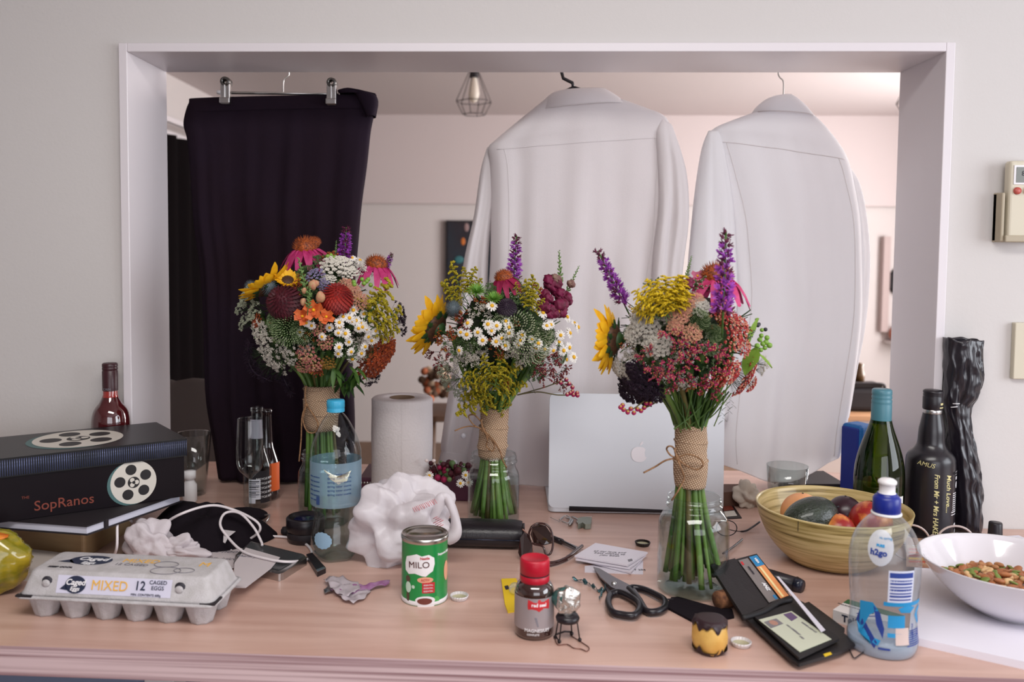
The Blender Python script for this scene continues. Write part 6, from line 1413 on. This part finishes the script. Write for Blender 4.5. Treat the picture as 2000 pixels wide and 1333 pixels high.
# ---- bottle caps
m_capd = mat('dark_cap', (44, 36, 34), .3, .4); m_capw = mat('white_cap', (214, 208, 208), .35, .2); m_capi = mat('cap_liner', (176, 170, 140), .4)
def cap(px, py, m, label, R_=.0155):
    t_ = thing('bottle_cap', label, 'bottle cap', hp(px, py, 0), 0, 'crown bottle caps on the counter')
    G().lathe([(0, 0), (R_*.82, 0), (R_*.9, .001), (R_*.97, .004), (R_*1.03, .0065), (R_*.95, .0066), (R_*.88, .002), (0, .0014)], 84, fn=lambda a, r, z: r*(1+.05*math.cos(21*a)*min(1, max(0, z-.001)/.004))).build('crimped_rim', m, t_)
    G().lathe([(0, .0022), (R_*.84, .0022), (R_*.85, .0030)], 40).build('liner', m_capi, t_)
cap(897, 1171, m_capw, 'white upturned bottle cap just right of the green tin', .0128); cap(1255, 1066, m_capd, 'black upturned bottle cap between the letters and the right jar', .0125); cap(1447, 1262, m_capw, 'silver white upturned bottle cap beside the yellow cork', .0125)
# ---- torn sachet
g = G(); so_ = hp(700, 1155, 0)
def foil(L_, h, amp, seed, mi):
    P = [p-so_ for p in trace(L_, h)]; n = len(P); c_ = sum(P, Vector())/n
    def fn(u, v):
        k = u*n; i = int(k) % n; f = k-int(k); e_ = P[i].lerp(P[(i+1) % n], f); p = c_.lerp(e_, v); return (p.x, p.y, max(.0006, p.z+amp*noise.noise(Vector((p.x*90+seed, p.y*90, seed)))))
    g.grid(fn, n*6, 6, mi, wrap=True)
foil(((632,1130),(655,1125),(700,1138),(705,1150),(680,1165),(655,1158),(642,1142)), .008, .006, 1, 0)
foil(((645,1150),(680,1140),(715,1142),(762,1132),(760,1140),(715,1152),(690,1160),(660,1158)), .006, .004, 3, 1)
foil(((660,1160),(700,1150),(725,1152),(712,1168),(690,1178),(668,1172)), .005, .005, 5, 0); foil(((632,1150),(645,1145),(650,1156),(634,1160)), .004, .003, 6, 2)
o = g.build('torn_sachet', [mat('clear_wrapper', (206, 196, 202), .2, trl=.3), mat('purple_wrapper', (138, 74, 128), .25, col2=(170, 130, 170), vs_=50), m_steel], loc=so_, solid=.0003); tag(o, 'torn clear and purple sachet wrapper left of the green tin', 'wrapper')
# ---- yellow blister card
yc = flat('yellow_card', 'yellow cardboard packet behind the left side of the vitamin bottle', 'packet', ((979,1131),(1008,1130),(1030,1190),(992,1196),(986,1180)), 0, .002, mat('yellow_card', (222, 186, 26), .5), .0004)
g = G(); g.ball(on(yc, 1006, 1150, .006), .012, 16, 10, sc=(.8, 1.6, .5)); g.build('clear_blister', thin('clear_blister', haze=.12), yc); decal(yc, ((985,1146),(992,1144),(995,1151),(988,1153)), .0022, m_ink)
# ---- champagne wire cage with its foil
mz = thing('wire_cage_stopper', 'champagne wire cage standing on its legs beside the vitamin bottle', 'wire cage', hp(1108, 1250, 0)); mo = Vector(mz.location); k_ = mo.y/F
m_wire = mat('dark_wire', (44, 36, 38), .35, .6)
bt = [(-.0145, -.0), (-.006, -.010), (.010, .010), (.0165, -.004)]; bt = [(-24*k_, .000), (-17*k_, -.012), (10*k_, .012), (24*k_, -.006)]
tpz = 47*k_
for x, y in bt:
    tx, ty = x*.72, y*.6; G().tube([(x, y, .002), (tx, ty, tpz)], .0009, 6).build('wire_leg', m_wire, mz); G().ball((x, y, .0028), .0026, 8, 6).build('wire_loop', m_wire, mz)
G().tube([(*bt[0], .005), (*bt[1], .003)], .0009, 6).build('foot_wire', m_wire, mz); G().tube([(*bt[0], .006), (-5*k_, .010, .006), (*bt[2], .005)], .0012, 6).build('foot_wire', m_wire, mz)
G().tube(arc([(-25*k_, -.002, .002), (-20*k_, -.018, .001), (-2*k_, -.016, .001), (10*k_, -.026, .001), (24*k_, -.028, .001), (34*k_, -.034, .001), (40*k_, -.024, .001), (30*k_, -.012, .001), (22*k_, -.004, .001), (8*k_, .010, .001)], 5), .0007, 6).build('loose_wire', mat('copper_wire', (128, 88, 78), .35, .7), mz)
G().lathe([(0, tpz+.004), (.013, tpz+.003), (.0155, tpz-.001), (.0145, tpz-.005), (.0125, tpz-.006), (0, tpz-.004)], 36).build('metal_plate', m_black, mz)
g = G(); g.ball((-.001, .002, tpz+.017), .0168, 40, 28, sc=(1, .8, 1.08), fn=lambda d: folds(d, .16, 5, 8, 1.5, 4)*(1+.25*max(0, d.z)*max(0, d.x))*(.9+.2*max(0, d.z))); g.build('foil', mat('crinkled_silver_foil', (206, 202, 196), .22, .85, bump=.6, bs=300), mz, label='crinkled silver foil')
g = G(); g.ball((-.004, .004, tpz+.022), .0160, 30, 20, sc=(1, .72, .85), fn=lambda d: 1+.10*(1-2*abs(noise.noise(d*4)))); g.build('green_foil', mat('teal_green_foil', (84, 128, 124), .25, .7, bump=.5, bs=300), mz, label='green inner foil')
# torn foil strip
g = G(); fo = hp(1150, 1150, 0); P = arc([p-fo for p in trace(((1117,1131),(1135,1134),(1152,1141),(1165,1150),(1178,1153),(1182,1145),(1176,1158),(1170,1168)), .004)], 6); vs = []
for i, p in enumerate(P): w = (.0045 if i > 4 else .002)+.001*math.sin(i*1.7); vs += [p+Vector((0, w, .003*math.sin(i*.9))), p+Vector((0, -w, .003*math.cos(i*1.1)))]
g.add(vs, [(2*i, 2*i+1, 2*i+3, 2*i+2) for i in range(len(P)-1)]); tag(g.build('foil_strip', mat('teal_foil_strip', (96, 132, 138), .25, .7, col2=(60, 96, 104), vs_=150), loc=fo, solid=.0004), 'torn teal foil strip beside the scissors blades', 'foil')
# ---- scissors
sx = thing('scissors', 'open handled scissors with black grips and steel blades', 'scissors', hp(1215, 1160, 0)); sxo = Vector(sx.location); m_grip = mat('black_grip', (26, 22, 28), .3)
def sxp(L_, h=None): return [p-sxo for p in trace(L_, h or 0)]
m_bl = mat('blade_steel', (120, 114, 118), .3, .7)
G().prism(sxp(((1159,1110),(1172,1114),(1203,1132),(1238,1150),(1250,1166),(1243,1170),(1216,1160),(1194,1150),(1172,1130)), .006), (0, 0, .0022)).build('blade', m_bl, sx, smooth=False, bevel=.0004)
G().prism(sxp(((1161,1114),(1176,1136),(1190,1152),(1200,1160),(1190,1168),(1182,1150),(1168,1128)), .002), (0, 0, .0022)).build('blade', mat('dark_blade', (58, 50, 54), .4, .5), sx, smooth=False, bevel=.0004)
g = G(); g.lathe([(0, .0034), (.0035, .003), (.004, 0)], 18); o = g.build('pivot_screw', m_steel, sx); o.location = hp(1199, 1141, .008)-sxo
def loop(L_, r): G().tube(arc(sxp(L_), 6), r, 10, flat=1.1).build('handle', m_grip, sx)
loop(((1192,1162,.006),(1188,1178,.007),(1196,1196,.007),(1216,1202,.007),(1238,1203,.008),(1249,1192,.008),(1246,1178,.009),(1228,1165,.009),(1208,1158,.008),(1192,1162,.006)), .0048)
loop(((1228,1152,.006),(1246,1170,.006),(1262,1194,.006),(1282,1196,.007),(1298,1188,.007),(1298,1174,.007),(1280,1162,.007),(1256,1152,.006),(1236,1149,.006),(1228,1152,.006)), .0048)
# black strap, corks
sb = flat('black_strap', 'flat black strap between the scissors handles and the wallet', 'strap', ((1311,1167),(1325,1166),(1404,1188),(1430,1190),(1434,1204),(1385,1215),(1352,1212),(1299,1184)), 0, .0035, m_cl, .001)
G().tube([on(sb, 1292, 1172, .004), on(sb, 1316, 1171, .004)], .0012, 6).build('wire_tail', m_blackm, sb)
m_cork = mat('cork_brown', (132, 88, 58), .85, col2=(84, 52, 36), vs_=140, bump=.4, bs=200)
ck2 = thing('bottle_cork', 'brown cork lying between the right jar and the wallet', 'cork', hp(1420, 1186, 0), .5)
o = G().lathe([(0, -.018), (.0115, -.018), (.0125, -.016), (.0125, .016), (.0115, .018), (0, .018)], 28).build('cork_body', m_cork, ck2); o.rotation_euler = (0, PI/2, 0); o.location = (0, 0, .0127)
m_dk = mat('dark_wax', (44, 24, 30), .45)
yk = thing('yellow_stub', 'squat yellow stub with a jagged dark brown top at the front edge', 'cork', hp(1386, 1272, 0)); R_ = 34*yk.location.y/F
g = G(); g.lathe([(0, 0), (R_*.7, 0), (R_*.86, .003), (R_, .012), (R_*1.03, .020), (R_*.96, .032), (R_*.86, .038), (0, .040)], 48, fn=lambda a, r, z: r*(1+.05*math.sin(3*a)+.03*math.sin(7*a+z*200)))
g.build('stub_body', mat('butter_yellow', (222, 180, 98), .5, col2=(204, 152, 70), vs_=25, bump=.15), yk)
g = G(); n = 48; vs = []
def wx(u, v):
    a = u*2*PI; jag = .034+.003*math.sin(6*a)+.003*math.sin(11*a+1); z = .0405-(.0405-jag)*max(0, (v-.55)/.45); r = R_*(.86 if v < .55 else .86+.13*min(1, (v-.55)/.3))*(v/.55 if v < .55 else 1)
    r *= (1+.05*math.sin(3*a))*1.02; return (r*math.cos(a), r*math.sin(a), z+.0015*(v < .55)+.001)
g.grid(wx, 60, 14, wrap=True); g.build('dark_top', m_dk, yk)
g = G(); g.grid(lambda u, v: (lambda a, jag: (R_*(.80+.20*v)*math.cos(a)*1.01, R_*(.80+.20*v)*math.sin(a)*1.01, .0005+v*jag))(u*2*PI, .005+.004*max(0, math.sin(5*u*2*PI+1))**3*2), 60, 4, wrap=True); g.build('dark_base', m_dk, yk)
# ---- wallet
m_lea = mat('black_leather', (27, 22, 24), .55, bump=.3, bs=350); m_lea2 = mat('black_leather_edge', (20, 16, 18), .6)
wt = thing('wallet', 'open black leather wallet with bank cards and an identity card', 'wallet', hp(1550, 1250, 0)); wo = Vector(wt.location)
def wp(L_, h): return [hp(x, y, h)-wo for x, y in L_]
G().prism(wp(((1448,1206),(1545,1170),(1576,1186),(1672,1262),(1640,1280),(1560,1304),(1545,1296)), .006), (0, 0, .004)).build('lower_leaf', m_lea, wt, smooth=False, bevel=.002)
G().prism(wp(((1470,1206),(1548,1182),(1640,1252),(1560,1290)), .014), (0, 0, .003)).build('window_pocket', m_lea2, wt, smooth=False, bevel=.002)
G().prism(wp(((1470,1206),(1545,1180),(1600,1222),(1520,1250)), .010), (0, 0, .0035)).build('pocket_layer', m_lea, wt, smooth=False, bevel=.001)
idc = G().prism(wp(((1482,1212),(1546,1195),(1624,1250),(1562,1275)), .0175), (0, 0, .0006)).build('identity_card', mat('pale_green_card', (196, 200, 176), .35, coat=.6), wt, smooth=False)
G().prism(wp(((1492,1216),(1516,1209),(1530,1219),(1506,1228)), .0182), (0, 0, .0003)).build('photo_background', mat('photo_grey', (120, 116, 120), .5), idc, smooth=False)
g = G(); q = wp(((1511,1217),), .0186)[0]; g.add([(q.x+.0055*math.cos(a*PI/10), q.y+.0075*math.sin(a*PI/10), q.z) for a in range(20)], [tuple(range(20))]); g.build('portrait_print', mat('skin_print', (176, 130, 112), .5), idc, smooth=False)
G().prism(wp(((1530,1201),(1545,1197),(1558,1207),(1546,1214)), .0182), (0, 0, .0003)).build('purple_print', mat('violet_print', (96, 72, 110), .5), idc, smooth=False)
th_ = math.atan2(*( (hp(1624,1250,.018)-hp(1546,1195,.018)).yx ))
for k, (x, y, t_) in enumerate(((1546,1228,'SAM LOREN'),(1556,1236,'14 PARK'),(1580,1226,'DRIVER LICENCE'),(1566,1246,'0423'))):
    p = wp(((x, y),), .0184)[0]; text(t_, .0042, m_inkg, idc, Matrix.Translation(p) @ Matrix.Rotation(th_, 4, 'Z'))
TL, TR, BR, BL_ = pt(1387,1106,1.262)-wo, pt(1478,1082,1.30)-wo, pt(1548,1170,hp(1548,1172,.012).y)-wo, pt(1452,1208,hp(1452,1208,.012).y)-wo
nrm = (TR-TL).cross(BL_-TL).normalized(); nrm = nrm if nrm.y < 0 else -nrm
def wq(u, v): return TL.lerp(TR, u).lerp(BL_.lerp(BR, u), v)
def quad(u0, v0, u1, v1, off, th, nm, m, par=None):
    P = [wq(u0, v0), wq(u1, v0), wq(u1, v1), wq(u0, v1)]; P = [p+nrm*off for p in P]; return G().prism(P, nrm*th).build(nm, m, par or wt, smooth=False, bevel=.0012 if th > .001 else 0)
quad(0, 0, 1, 1, -.004, .004, 'upper_leaf', m_lea); quad(0, 0, .52, .98, 0, .0022, 'note_pocket', m_lea)
c1 = quad(.56, .05, .76, .93, .0004, .0008, 'bank_card', mat('grey_card', (126, 118, 116), .4, .2)); c2 = quad(.80, .04, .97, .93, .0002, .0008, 'bank_card', mat('orange_card', (216, 140, 84), .4)); quad(.80, .04, .97, .26, .0011, .0002, 'blue_print', mat('card_blue', (30, 120, 170), .4), c2); quad(.84, .28, .88, .92, .0011, .0002, 'cream_stripe', mat('card_cream', (226, 206, 150), .4), c2)
quad(.575, .09, .615, .16, .0013, .0002, 'red_print', MATS['print_red'], c1); quad(.70, .84, .75, .92, .0013, .0002, 'blue_emblem', MATS['card_blue'], c1)
G().prism([wq(1.01, .55)+nrm*.001, wq(1.05, .56)+nrm*.001, hp(1612, 1232, .02)-wo, hp(1604, 1236, .02)-wo], nrm*.0006).build('paper_slip', m_pp, wt, smooth=False)
MC = plane_m(wq(.70, .66)+nrm*.0016, wq(.66, .9)-wq(.66, .3), wq(1, .5)-wq(0, .5)); text('ANZ', .0075, m_white, c1, MC @ Matrix.Translation((0, 0, 0)), bold=.0003)
MC = plane_m(wq(.66, .30)+nrm*.0016, wq(.66, .9)-wq(.66, .3), wq(1, .5)-wq(0, .5)); text('airpoints', .0048, m_ink, c1, MC, bold=.0001)
MC = plane_m(wq(.885, .15)+nrm*.0018, wq(.9, .9)-wq(.9, .3), wq(1, .5)-wq(0, .5)); text('VISA', .0055, m_white, c2, MC, bold=.0002)
G().prism(wp(((1608,1279),(1622,1275),(1625,1279),(1611,1284)), .0105), (0, 0, .0005)).build('yellow_tag', MATS['yellow_card'], wt, smooth=False)
g = G(); P = [p-wo for p in trace(((1450,1208,.016),(1490,1196,.018),(1520,1178,.018),(1545,1172,.018)))]; g.tube(arc(P, 5), .004, 8); g.build('fold_spine', m_lea2, wt)
G().tube(arc([p-wo for p in trace(((1656,1252,.006),(1672,1256,.004),(1686,1262,.003),(1688,1272,.003),(1676,1282,.003),(1668,1286,.003),(1662,1276,.003),(1655,1262,.004)))], 5), .0008, 6).build('cord', m_blackm, wt)
flat('black_card_sleeve', 'flat black card sleeve under the right side of the wallet', 'card sleeve', ((1562,1182),(1580,1176),(1650,1228),(1640,1252),(1600,1240)), 0, .004, m_lea, .001)
# ---- penknife, medicine box
pk_ = thing('pocket_torch', 'black pocket torch lying behind the wallet', 'torch', hp(1530, 1145, 0)); pko = Vector(pk_.location)
P = [p-pko for p in trace(((1490,1122,.010),(1555,1142,.010)))]; G().tube([P[0], P[0].lerp(P[1], .2), P[1]], .0105, 20).build('barrel', m_black, pk_)
G().tube([P[1], P[1]+(P[1]-P[0]).normalized()*.010], [.0115, .009], 20).build('end_cap', mat('dark_blue_black', (24, 28, 44), .25), pk_)
G().tube(arc([p-pko for p in trace(((1522,1150,.012),(1536,1150,.016),(1542,1154,.012),(1530,1158,.008)))], 4), .0012, 6).build('clip', mat('brass', (190, 170, 120), .3, .8), pk_)
c = hp(1632, 1216, 0); mdx = (hp(1700, 1228, 0)-hp(1625, 1205, 0)); mdx.z = 0; mdx.normalize(); mdy = Vector((-mdx.y, mdx.x, 0)); mo_ = hp(1626, 1214, 0)
md = thing('medicine_box', 'small white and green tablet box behind the sports bottle', 'box', mo_)
G().prism([Vector((0, 0, 0)), mdx*.075, mdx*.075+mdy*.05, mdy*.05], (0, 0, .016)).build('carton', mat('white_card', (222, 214, 210), .5), md, smooth=False, bevel=.0006)
G().prism([mdy*.034+Vector((0, 0, .0161)), mdx*.075+mdy*.034+Vector((0, 0, .0161)), mdx*.075+mdy*.05+Vector((0, 0, .0161)), mdy*.05+Vector((0, 0, .0161))], (0, 0, .0004)).build('green_band', mat('dark_green_print', (20, 92, 52), .5), md, smooth=False)
text('Telfast', .013, m_navy2, md, plane_m(mdx*.030-mdy*.0004+Vector((0, 0, .008)), mdx, (0, 0, 1)), bold=.0004); text('PHARMACY MEDICINE', .0048, m_ink, md, plane_m(mdx*.02+mdy*.026+Vector((0, 0, .0163)), mdx, mdy))
g = G(); g.tube(arc([mdx*.028+mdy*.010+Vector((0, 0, .0165)), mdx*.034+mdy*.014+Vector((0, 0, .0165)), mdx*.042+mdy*.012+Vector((0, 0, .0165)), mdx*.05+mdy*.02+Vector((0, 0, .0165))], 4), .0008, 4); g.build('blue_squiggle', m_hb, md)
# ---- wooden bowl and fruit
bw, s, bp_ = stand('fruit_bowl', 'large laminated bamboo bowl holding fruit', 'bowl', 1623, 1096)
m_bam = bpy.data.materials.new('laminated_bamboo'); m_bam.use_nodes = True
def bam():
    N = m_bam.node_tree.nodes; L = m_bam.node_tree.links; b = N['Principled BSDF']; tc = N.new('ShaderNodeTexCoord'); mp = N.new('ShaderNodeMapping'); mp.inputs['Scale'].default_value = (9, 9, 190)
    mp.inputs['Rotation'].default_value = (.05, .04, 0)
    n = N.new('ShaderNodeTexNoise'); n.inputs['Scale'].default_value = 1; n.inputs['Detail'].default_value = 6; L.new(tc.outputs['Object'], mp.inputs[0]); L.new(mp.outputs[0], n.inputs['Vector'])
    r = N.new('ShaderNodeValToRGB'); r.color_ramp.elements[0].color = lin((112, 92, 46)); r.color_ramp.elements[0].position = .30; r.color_ramp.elements[1].color = lin((206, 184, 130)); r.color_ramp.elements[1].position = .58
    e_ = r.color_ramp.elements.new(.42); e_.color = lin((172, 150, 92)); L.new(n.outputs['Fac'], r.inputs[0]); L.new(r.outputs[0], b.inputs['Base Color']); b.inputs['Roughness'].default_value = .4; b.inputs['Coat Weight'].default_value = .2
bam()
BPf = smp([(70,1),(82,6),(104,26),(122,50),(134,76),(141,98),(143,108)])
G().lathe(prof([(0,3),(60,0)]+BPf+[(144,111),(141,112),(139,108)]+[(r-4.5, z+1) for r, z in reversed(BPf) if z < 106]+[(0,7)], s), 96).build('bowl_body', m_bam, bw)
o = G().box((0, 0, 0), (.0006, .0008, .016)).build('rim_crack', m_blackm, bw); p = pt(1524, 1008, bp_.y-.088)-bp_; o.location = (-.083, -.0855, 100*s)
def fruit(nm, label, px, py, Y, R_, m, sc=(1,1,1), rz=0, fn=None, stalk=True, ry=0, cat='fruit'):
    p = pt(px, py, Y); t_ = thing(nm, label, cat, p); t_.rotation_euler = (0, ry, rz)
    G().ball((0, 0, 0), R_, 36, 24, sc=sc, fn=fn).build('skin', m, t_)
    if stalk: G().tube([(0, 0, R_*sc[2]*.93), (.001, 0, R_*sc[2]*1.03)], .0016, 6).build('stalk', m_blackm, t_)
    return t_
m_avo = mat('avocado_skin', (24, 32, 26), .38, col2=(40, 52, 34), vs_=30, bump=1.0, bs=230, coat=.3)
m_nec = mat('nectarine_skin', (150, 30, 26), .35, col2=(226, 146, 70), vs_=34, lo=.44, hi=.62)
YB = bp_.y
fruit('avocado', 'dark green avocado lying on top in the bamboo bowl', 1588, 1012, YB-.035, .033, m_avo, (1, 1, 1.42), .25, fn=lambda d: 1+.12*d.z*-1, ry=math.radians(70))
fruit('plum', 'dark purple plum in the bamboo bowl between the avocado and a nectarine', 1650, 1004, YB+.010, .0285, mat('plum_skin', (38, 14, 22), .32, col2=(54, 22, 36), vs_=6), (1, 1, 1.02))
fruit('nectarine', 'yellow red nectarine at the right side of the bamboo bowl', 1700, 1020, YB-.028, .033, m_nec)
fruit('nectarine', 'red nectarine showing between the avocado and the plum', 1636, 1036, YB-.052, .026, m_nec, rz=2)
fruit('peach', 'pale orange peach behind the avocado in the bamboo bowl', 1566, 1004, YB+.024, .034, mat('peach_skin', (226, 150, 100), .6, col2=(236, 184, 132), vs_=10))
# ---- things around the bowl
bk = flat('red_black_box', 'low black box with a dark red edge behind the glass tumbler', 'box', ((1534,922),(1608,920),(1652,946),(1520,946)), .0, .02, m_blackm, .001)
bk.name = 'black_box'; c = Vector(bk.location); G().box((0, -.032, .006), (.13, .003, .010)).build('red_edge', mat('dark_red_edge', (92, 22, 26), .4), bk, smooth=False)
g = G(); po = hp(1512, 948, 0); 
for i in range(14):
    a_ = i*2.4; leafm(g, (.002*i*math.cos(a_), .001*i*math.sin(a_), .004+.001*i), (math.cos(a_), math.sin(a_)*.5, .6), .028, .016, i % 2, .3)
tag(g.build('dried_petals', [mat('dry_pink_petal', (176, 134, 124), .7), mat('dry_brown_petal', (104, 62, 50), .7)], loc=po), 'dried pink brown petals behind the rim of the bamboo bowl', 'petals')
ob = flat('brown_box', 'brown box on the counter between the laptop and the napkin', 'box', ((1410,946),(1446,946),(1446,960),(1410,962)), 0, .03, mat('brown_card_box', (86, 56, 44), .6), .001)
ps = flat('dark_card', 'black card with orange and white print behind the right jar', 'card', ((1408,986),(1430,984),(1449,1012),(1416,1014)), 0, .0015, m_black)
decal(ps, ((1412,990),(1428,988),(1434,996),(1414,999)), .0017, m_or); decal(ps, ((1414,1000),(1434,998),(1440,1008),(1418,1010)), .0017, m_reel, 'white_print')
rg = thing('reading_glasses', 'black thin framed reading glasses folded behind the right jar', 'glasses', hp(1430, 1050, 0)); ro = Vector(rg.location)
G().tube(arc([p-ro for p in trace(((1420,1034,.008),(1438,1038,.005),(1455,1038,.004),(1470,1030,.006),(1484,1020,.010)))], 5), [.0008]*8+[.0017]*13, 8).build('temple', m_black, rg)
G().tube(arc([p-ro for p in trace(((1412,1082,.010),(1430,1070,.006),(1450,1054,.004)))], 5), .0016, 8).build('temple', m_black, rg)
for dx in (0, .045): G().tube([(-.055+dx+.018*math.cos(a*PI/12), -.004+dx*.1, .016+.014*math.sin(a*PI/12)) for a in range(25)], .0009, 6).build('rim', m_black, rg)
# ---- right: paper folder, magazine, glasses, lipstick, white bowl with nuts
A1, A2, A3, A4 = hp(1782, 1242, .004), hp(2060, 1300, .004), hp(2060, 1062, .004), hp(1800, 1062, .004)
fd = thing('paper_pad', 'thick white paper pad under the white bowl at the right', 'paper pad', (A1.x, A1.y, CT)); fo_ = Vector(fd.location)
P = [hp(1775, 1243, .010), hp(2040, 1302, .010), hp(2100, 1170, .010), hp(2080, 1062, .010), hp(1790, 1060, .010)]; P = [Vector((p.x-fo_.x, p.y-fo_.y, 0)) for p in P]
m_pad = mat('white_pad_paper', (226, 222, 232), .7)
G().prism(P, (0, 0, .010)).build('sheets', m_pad, fd, smooth=False, bevel=.0008)
sh = flat('white_sheet', 'white sheet of paper behind the clear glasses against the wall', 'paper', ((1895,1052),(1990,1046),(2060,1080),(1960,1092),(1880,1085)), .0105, .0006, m_pad)
mg = flat('magazine', 'magazine with orange and red stripes under the clear glasses', 'magazine', ((1770,1050),(1850,1056),(1905,1075),(1850,1110),(1770,1105)), .0105, .002, mat('magazine_brown', (150, 104, 84), .45, col2=(186, 148, 120), vs_=30))
for k, cc in enumerate(((190,70,50),(206,96,60),(150,40,44),(220,176,60),(180,80,56))): decal(mg, ((1775,1072+k*6),(1850-k*3,1074+k*6),(1848-k*3,1077+k*6),(1775,1075+k*6)), .0127, mat('stripe%d' % k, cc, .5), 'stripe')
lay(mg, 'WEEKEND READS', 1815, 1068, .0127, .007, -.1, m_white); lay(mg, 'OFFER', 1808, 1100, .0127, .009, -.1, m_reel)
eg = thing('clear_glasses', 'clear plastic framed glasses standing on the magazine', 'glasses', hp(1838, 1082, .0127)); eo = Vector(eg.location); Ye = eo.y
m_cf = mat('clear_frame_plastic', (214, 196, 190), .12, coat=1, trl=.3)
def ering(cx, cy, rx, ry, Y): 
    o = G().tube([pt(cx+rx*math.cos(a*PI/16), cy-ry*math.sin(a*PI/16), Y)-eo for a in range(33)], .0017, 8).build('rim', m_cf, eg)
ering(1778, 1060, 38, 34, Ye); ering(1866, 1062, 38, 34, Ye-.008)
G().tube(arc([pt(1812,1052,Ye)-eo, pt(1822,1046,Ye)-eo, pt(1832,1052,Ye)-eo], 4), .0016, 8).build('bridge', m_cf, eg)
G().tube(arc([pt(1902,1052,Ye-.008)-eo, pt(1880,1058,Ye+.03)-eo, pt(1855,1068,Ye+.09)-eo], 4), .0016, 8).build('temple', m_cf, eg); G().tube(arc([pt(1745,1056,Ye)-eo, pt(1760,1062,Ye+.05)-eo, pt(1790,1066,Ye+.09)-eo], 4), .0016, 8).build('temple', m_cf, eg)
for x in (1818, 1830): G().ball(pt(x, 1062, Ye-.002)-eo, .003, 8, 6, sc=(.6, 1, 1.4)).build('nose_pad', m_cf, eg)
lk, s, _ = stand('lipstick', 'black lipstick tube with a gold band standing right of the clear glasses', 'lipstick', 1942, 1082, h=.0112)
G().lathe(prof([(0,0),(13,0),(13,14)], s), 32).build('base', m_black, lk); G().lathe(prof([(12.6,14),(12.6,22)], s), 32).build('gold_band', mat('gold', (206, 166, 110), .25, 1), lk, label='gold band'); G().lathe(prof([(13,22),(13.4,23),(12,60),(11,62),(0,62)], s), 32).build('cap', m_black, lk)
wbw, s, wp_ = stand('white_bowl', 'wide white china bowl of nuts on the paper pad at the right', 'bowl', 1972, 1196, h=.0105)
m_chi = mat('white_china', (222, 218, 224), .12, coat=1)
WPf = smp([(58,2),(66,5),(100,26),(128,52),(150,80),(164,100)])
G().lathe(prof([(0,2),(54,2),(56,0),(58,0)]+WPf+[(166,103),(163,103)]+[(r-5, z+1.5) for r, z in reversed(WPf) if z < 98]+[(0,8)], s), 96).build('bowl_body', m_chi, wbw)
R_ = random.Random(21); m_nuts = [mat('almond', (150, 88, 50), .5, col2=(178, 112, 66), vs_=60), mat('cashew', (214, 176, 126), .5), mat('pepita', (112, 128, 54), .45), mat('toasted_nut', (182, 130, 82), .5, col2=(150, 96, 54), vs_=80)]
nm_ = ['almond', 'cashew', 'pumpkin_seed', 'nut_piece']; protos = []
def mk(i):
    g = G()
    if i == 1: g.tube(arc([(-.007, 0, 0), (-.004, .004, 0), (.002, .005, 0), (.007, .001, 0)], 4), [.0022, .0028, .0033, .0036, .0038, .0038, .0038, .0038, .0036, .0034, .0030, .0026, .0020], 10)
    else: g.ball((0, 0, 0), (.0062, 0, .0055, .0058)[i], 14, 8, sc=((1.5, .8, .6), 0, (1.5, .8, .35), (1.2, .8, .6))[i], fn=lambda d: 1-.18*d.x+.12*noise.noise(d*2+Vector((i, 0, 0))))
    return g.mesh(nm_[i], m_nuts[i])
pm = [mk(i) for i in range(4)]
lab = ['brown almond in the white bowl', 'pale cashew in the white bowl', 'green pumpkin seed in the white bowl', 'toasted nut piece in the white bowl']; cat_ = ['nut', 'nut', 'seed', 'nut']
grp = ['almonds in the white bowl', 'cashews in the white bowl', 'pumpkin seeds in the white bowl', 'toasted nut pieces in the white bowl']
for k in range(230):
    i = R_.choice((0, 0, 1, 2, 2, 3, 3)); rr = .078*math.sqrt(R_.random()); a = R_.uniform(0, 6.28); z = .033+.008*(1-(rr/.078)**2)+R_.uniform(-.004, .004)+.002*(k % 3)
    o = bpy.data.objects.new(nm_[i], pm[i]); COL.objects.link(o); o.location = (wp_.x-.006+rr*math.cos(a), wp_.y+.004+rr*math.sin(a), CT+.0105+z); o.rotation_euler = (R_.uniform(-.6, .6), R_.uniform(-.6, .6), R_.uniform(0, 6.28)); tag(o, lab[i], cat_[i], grp[i])
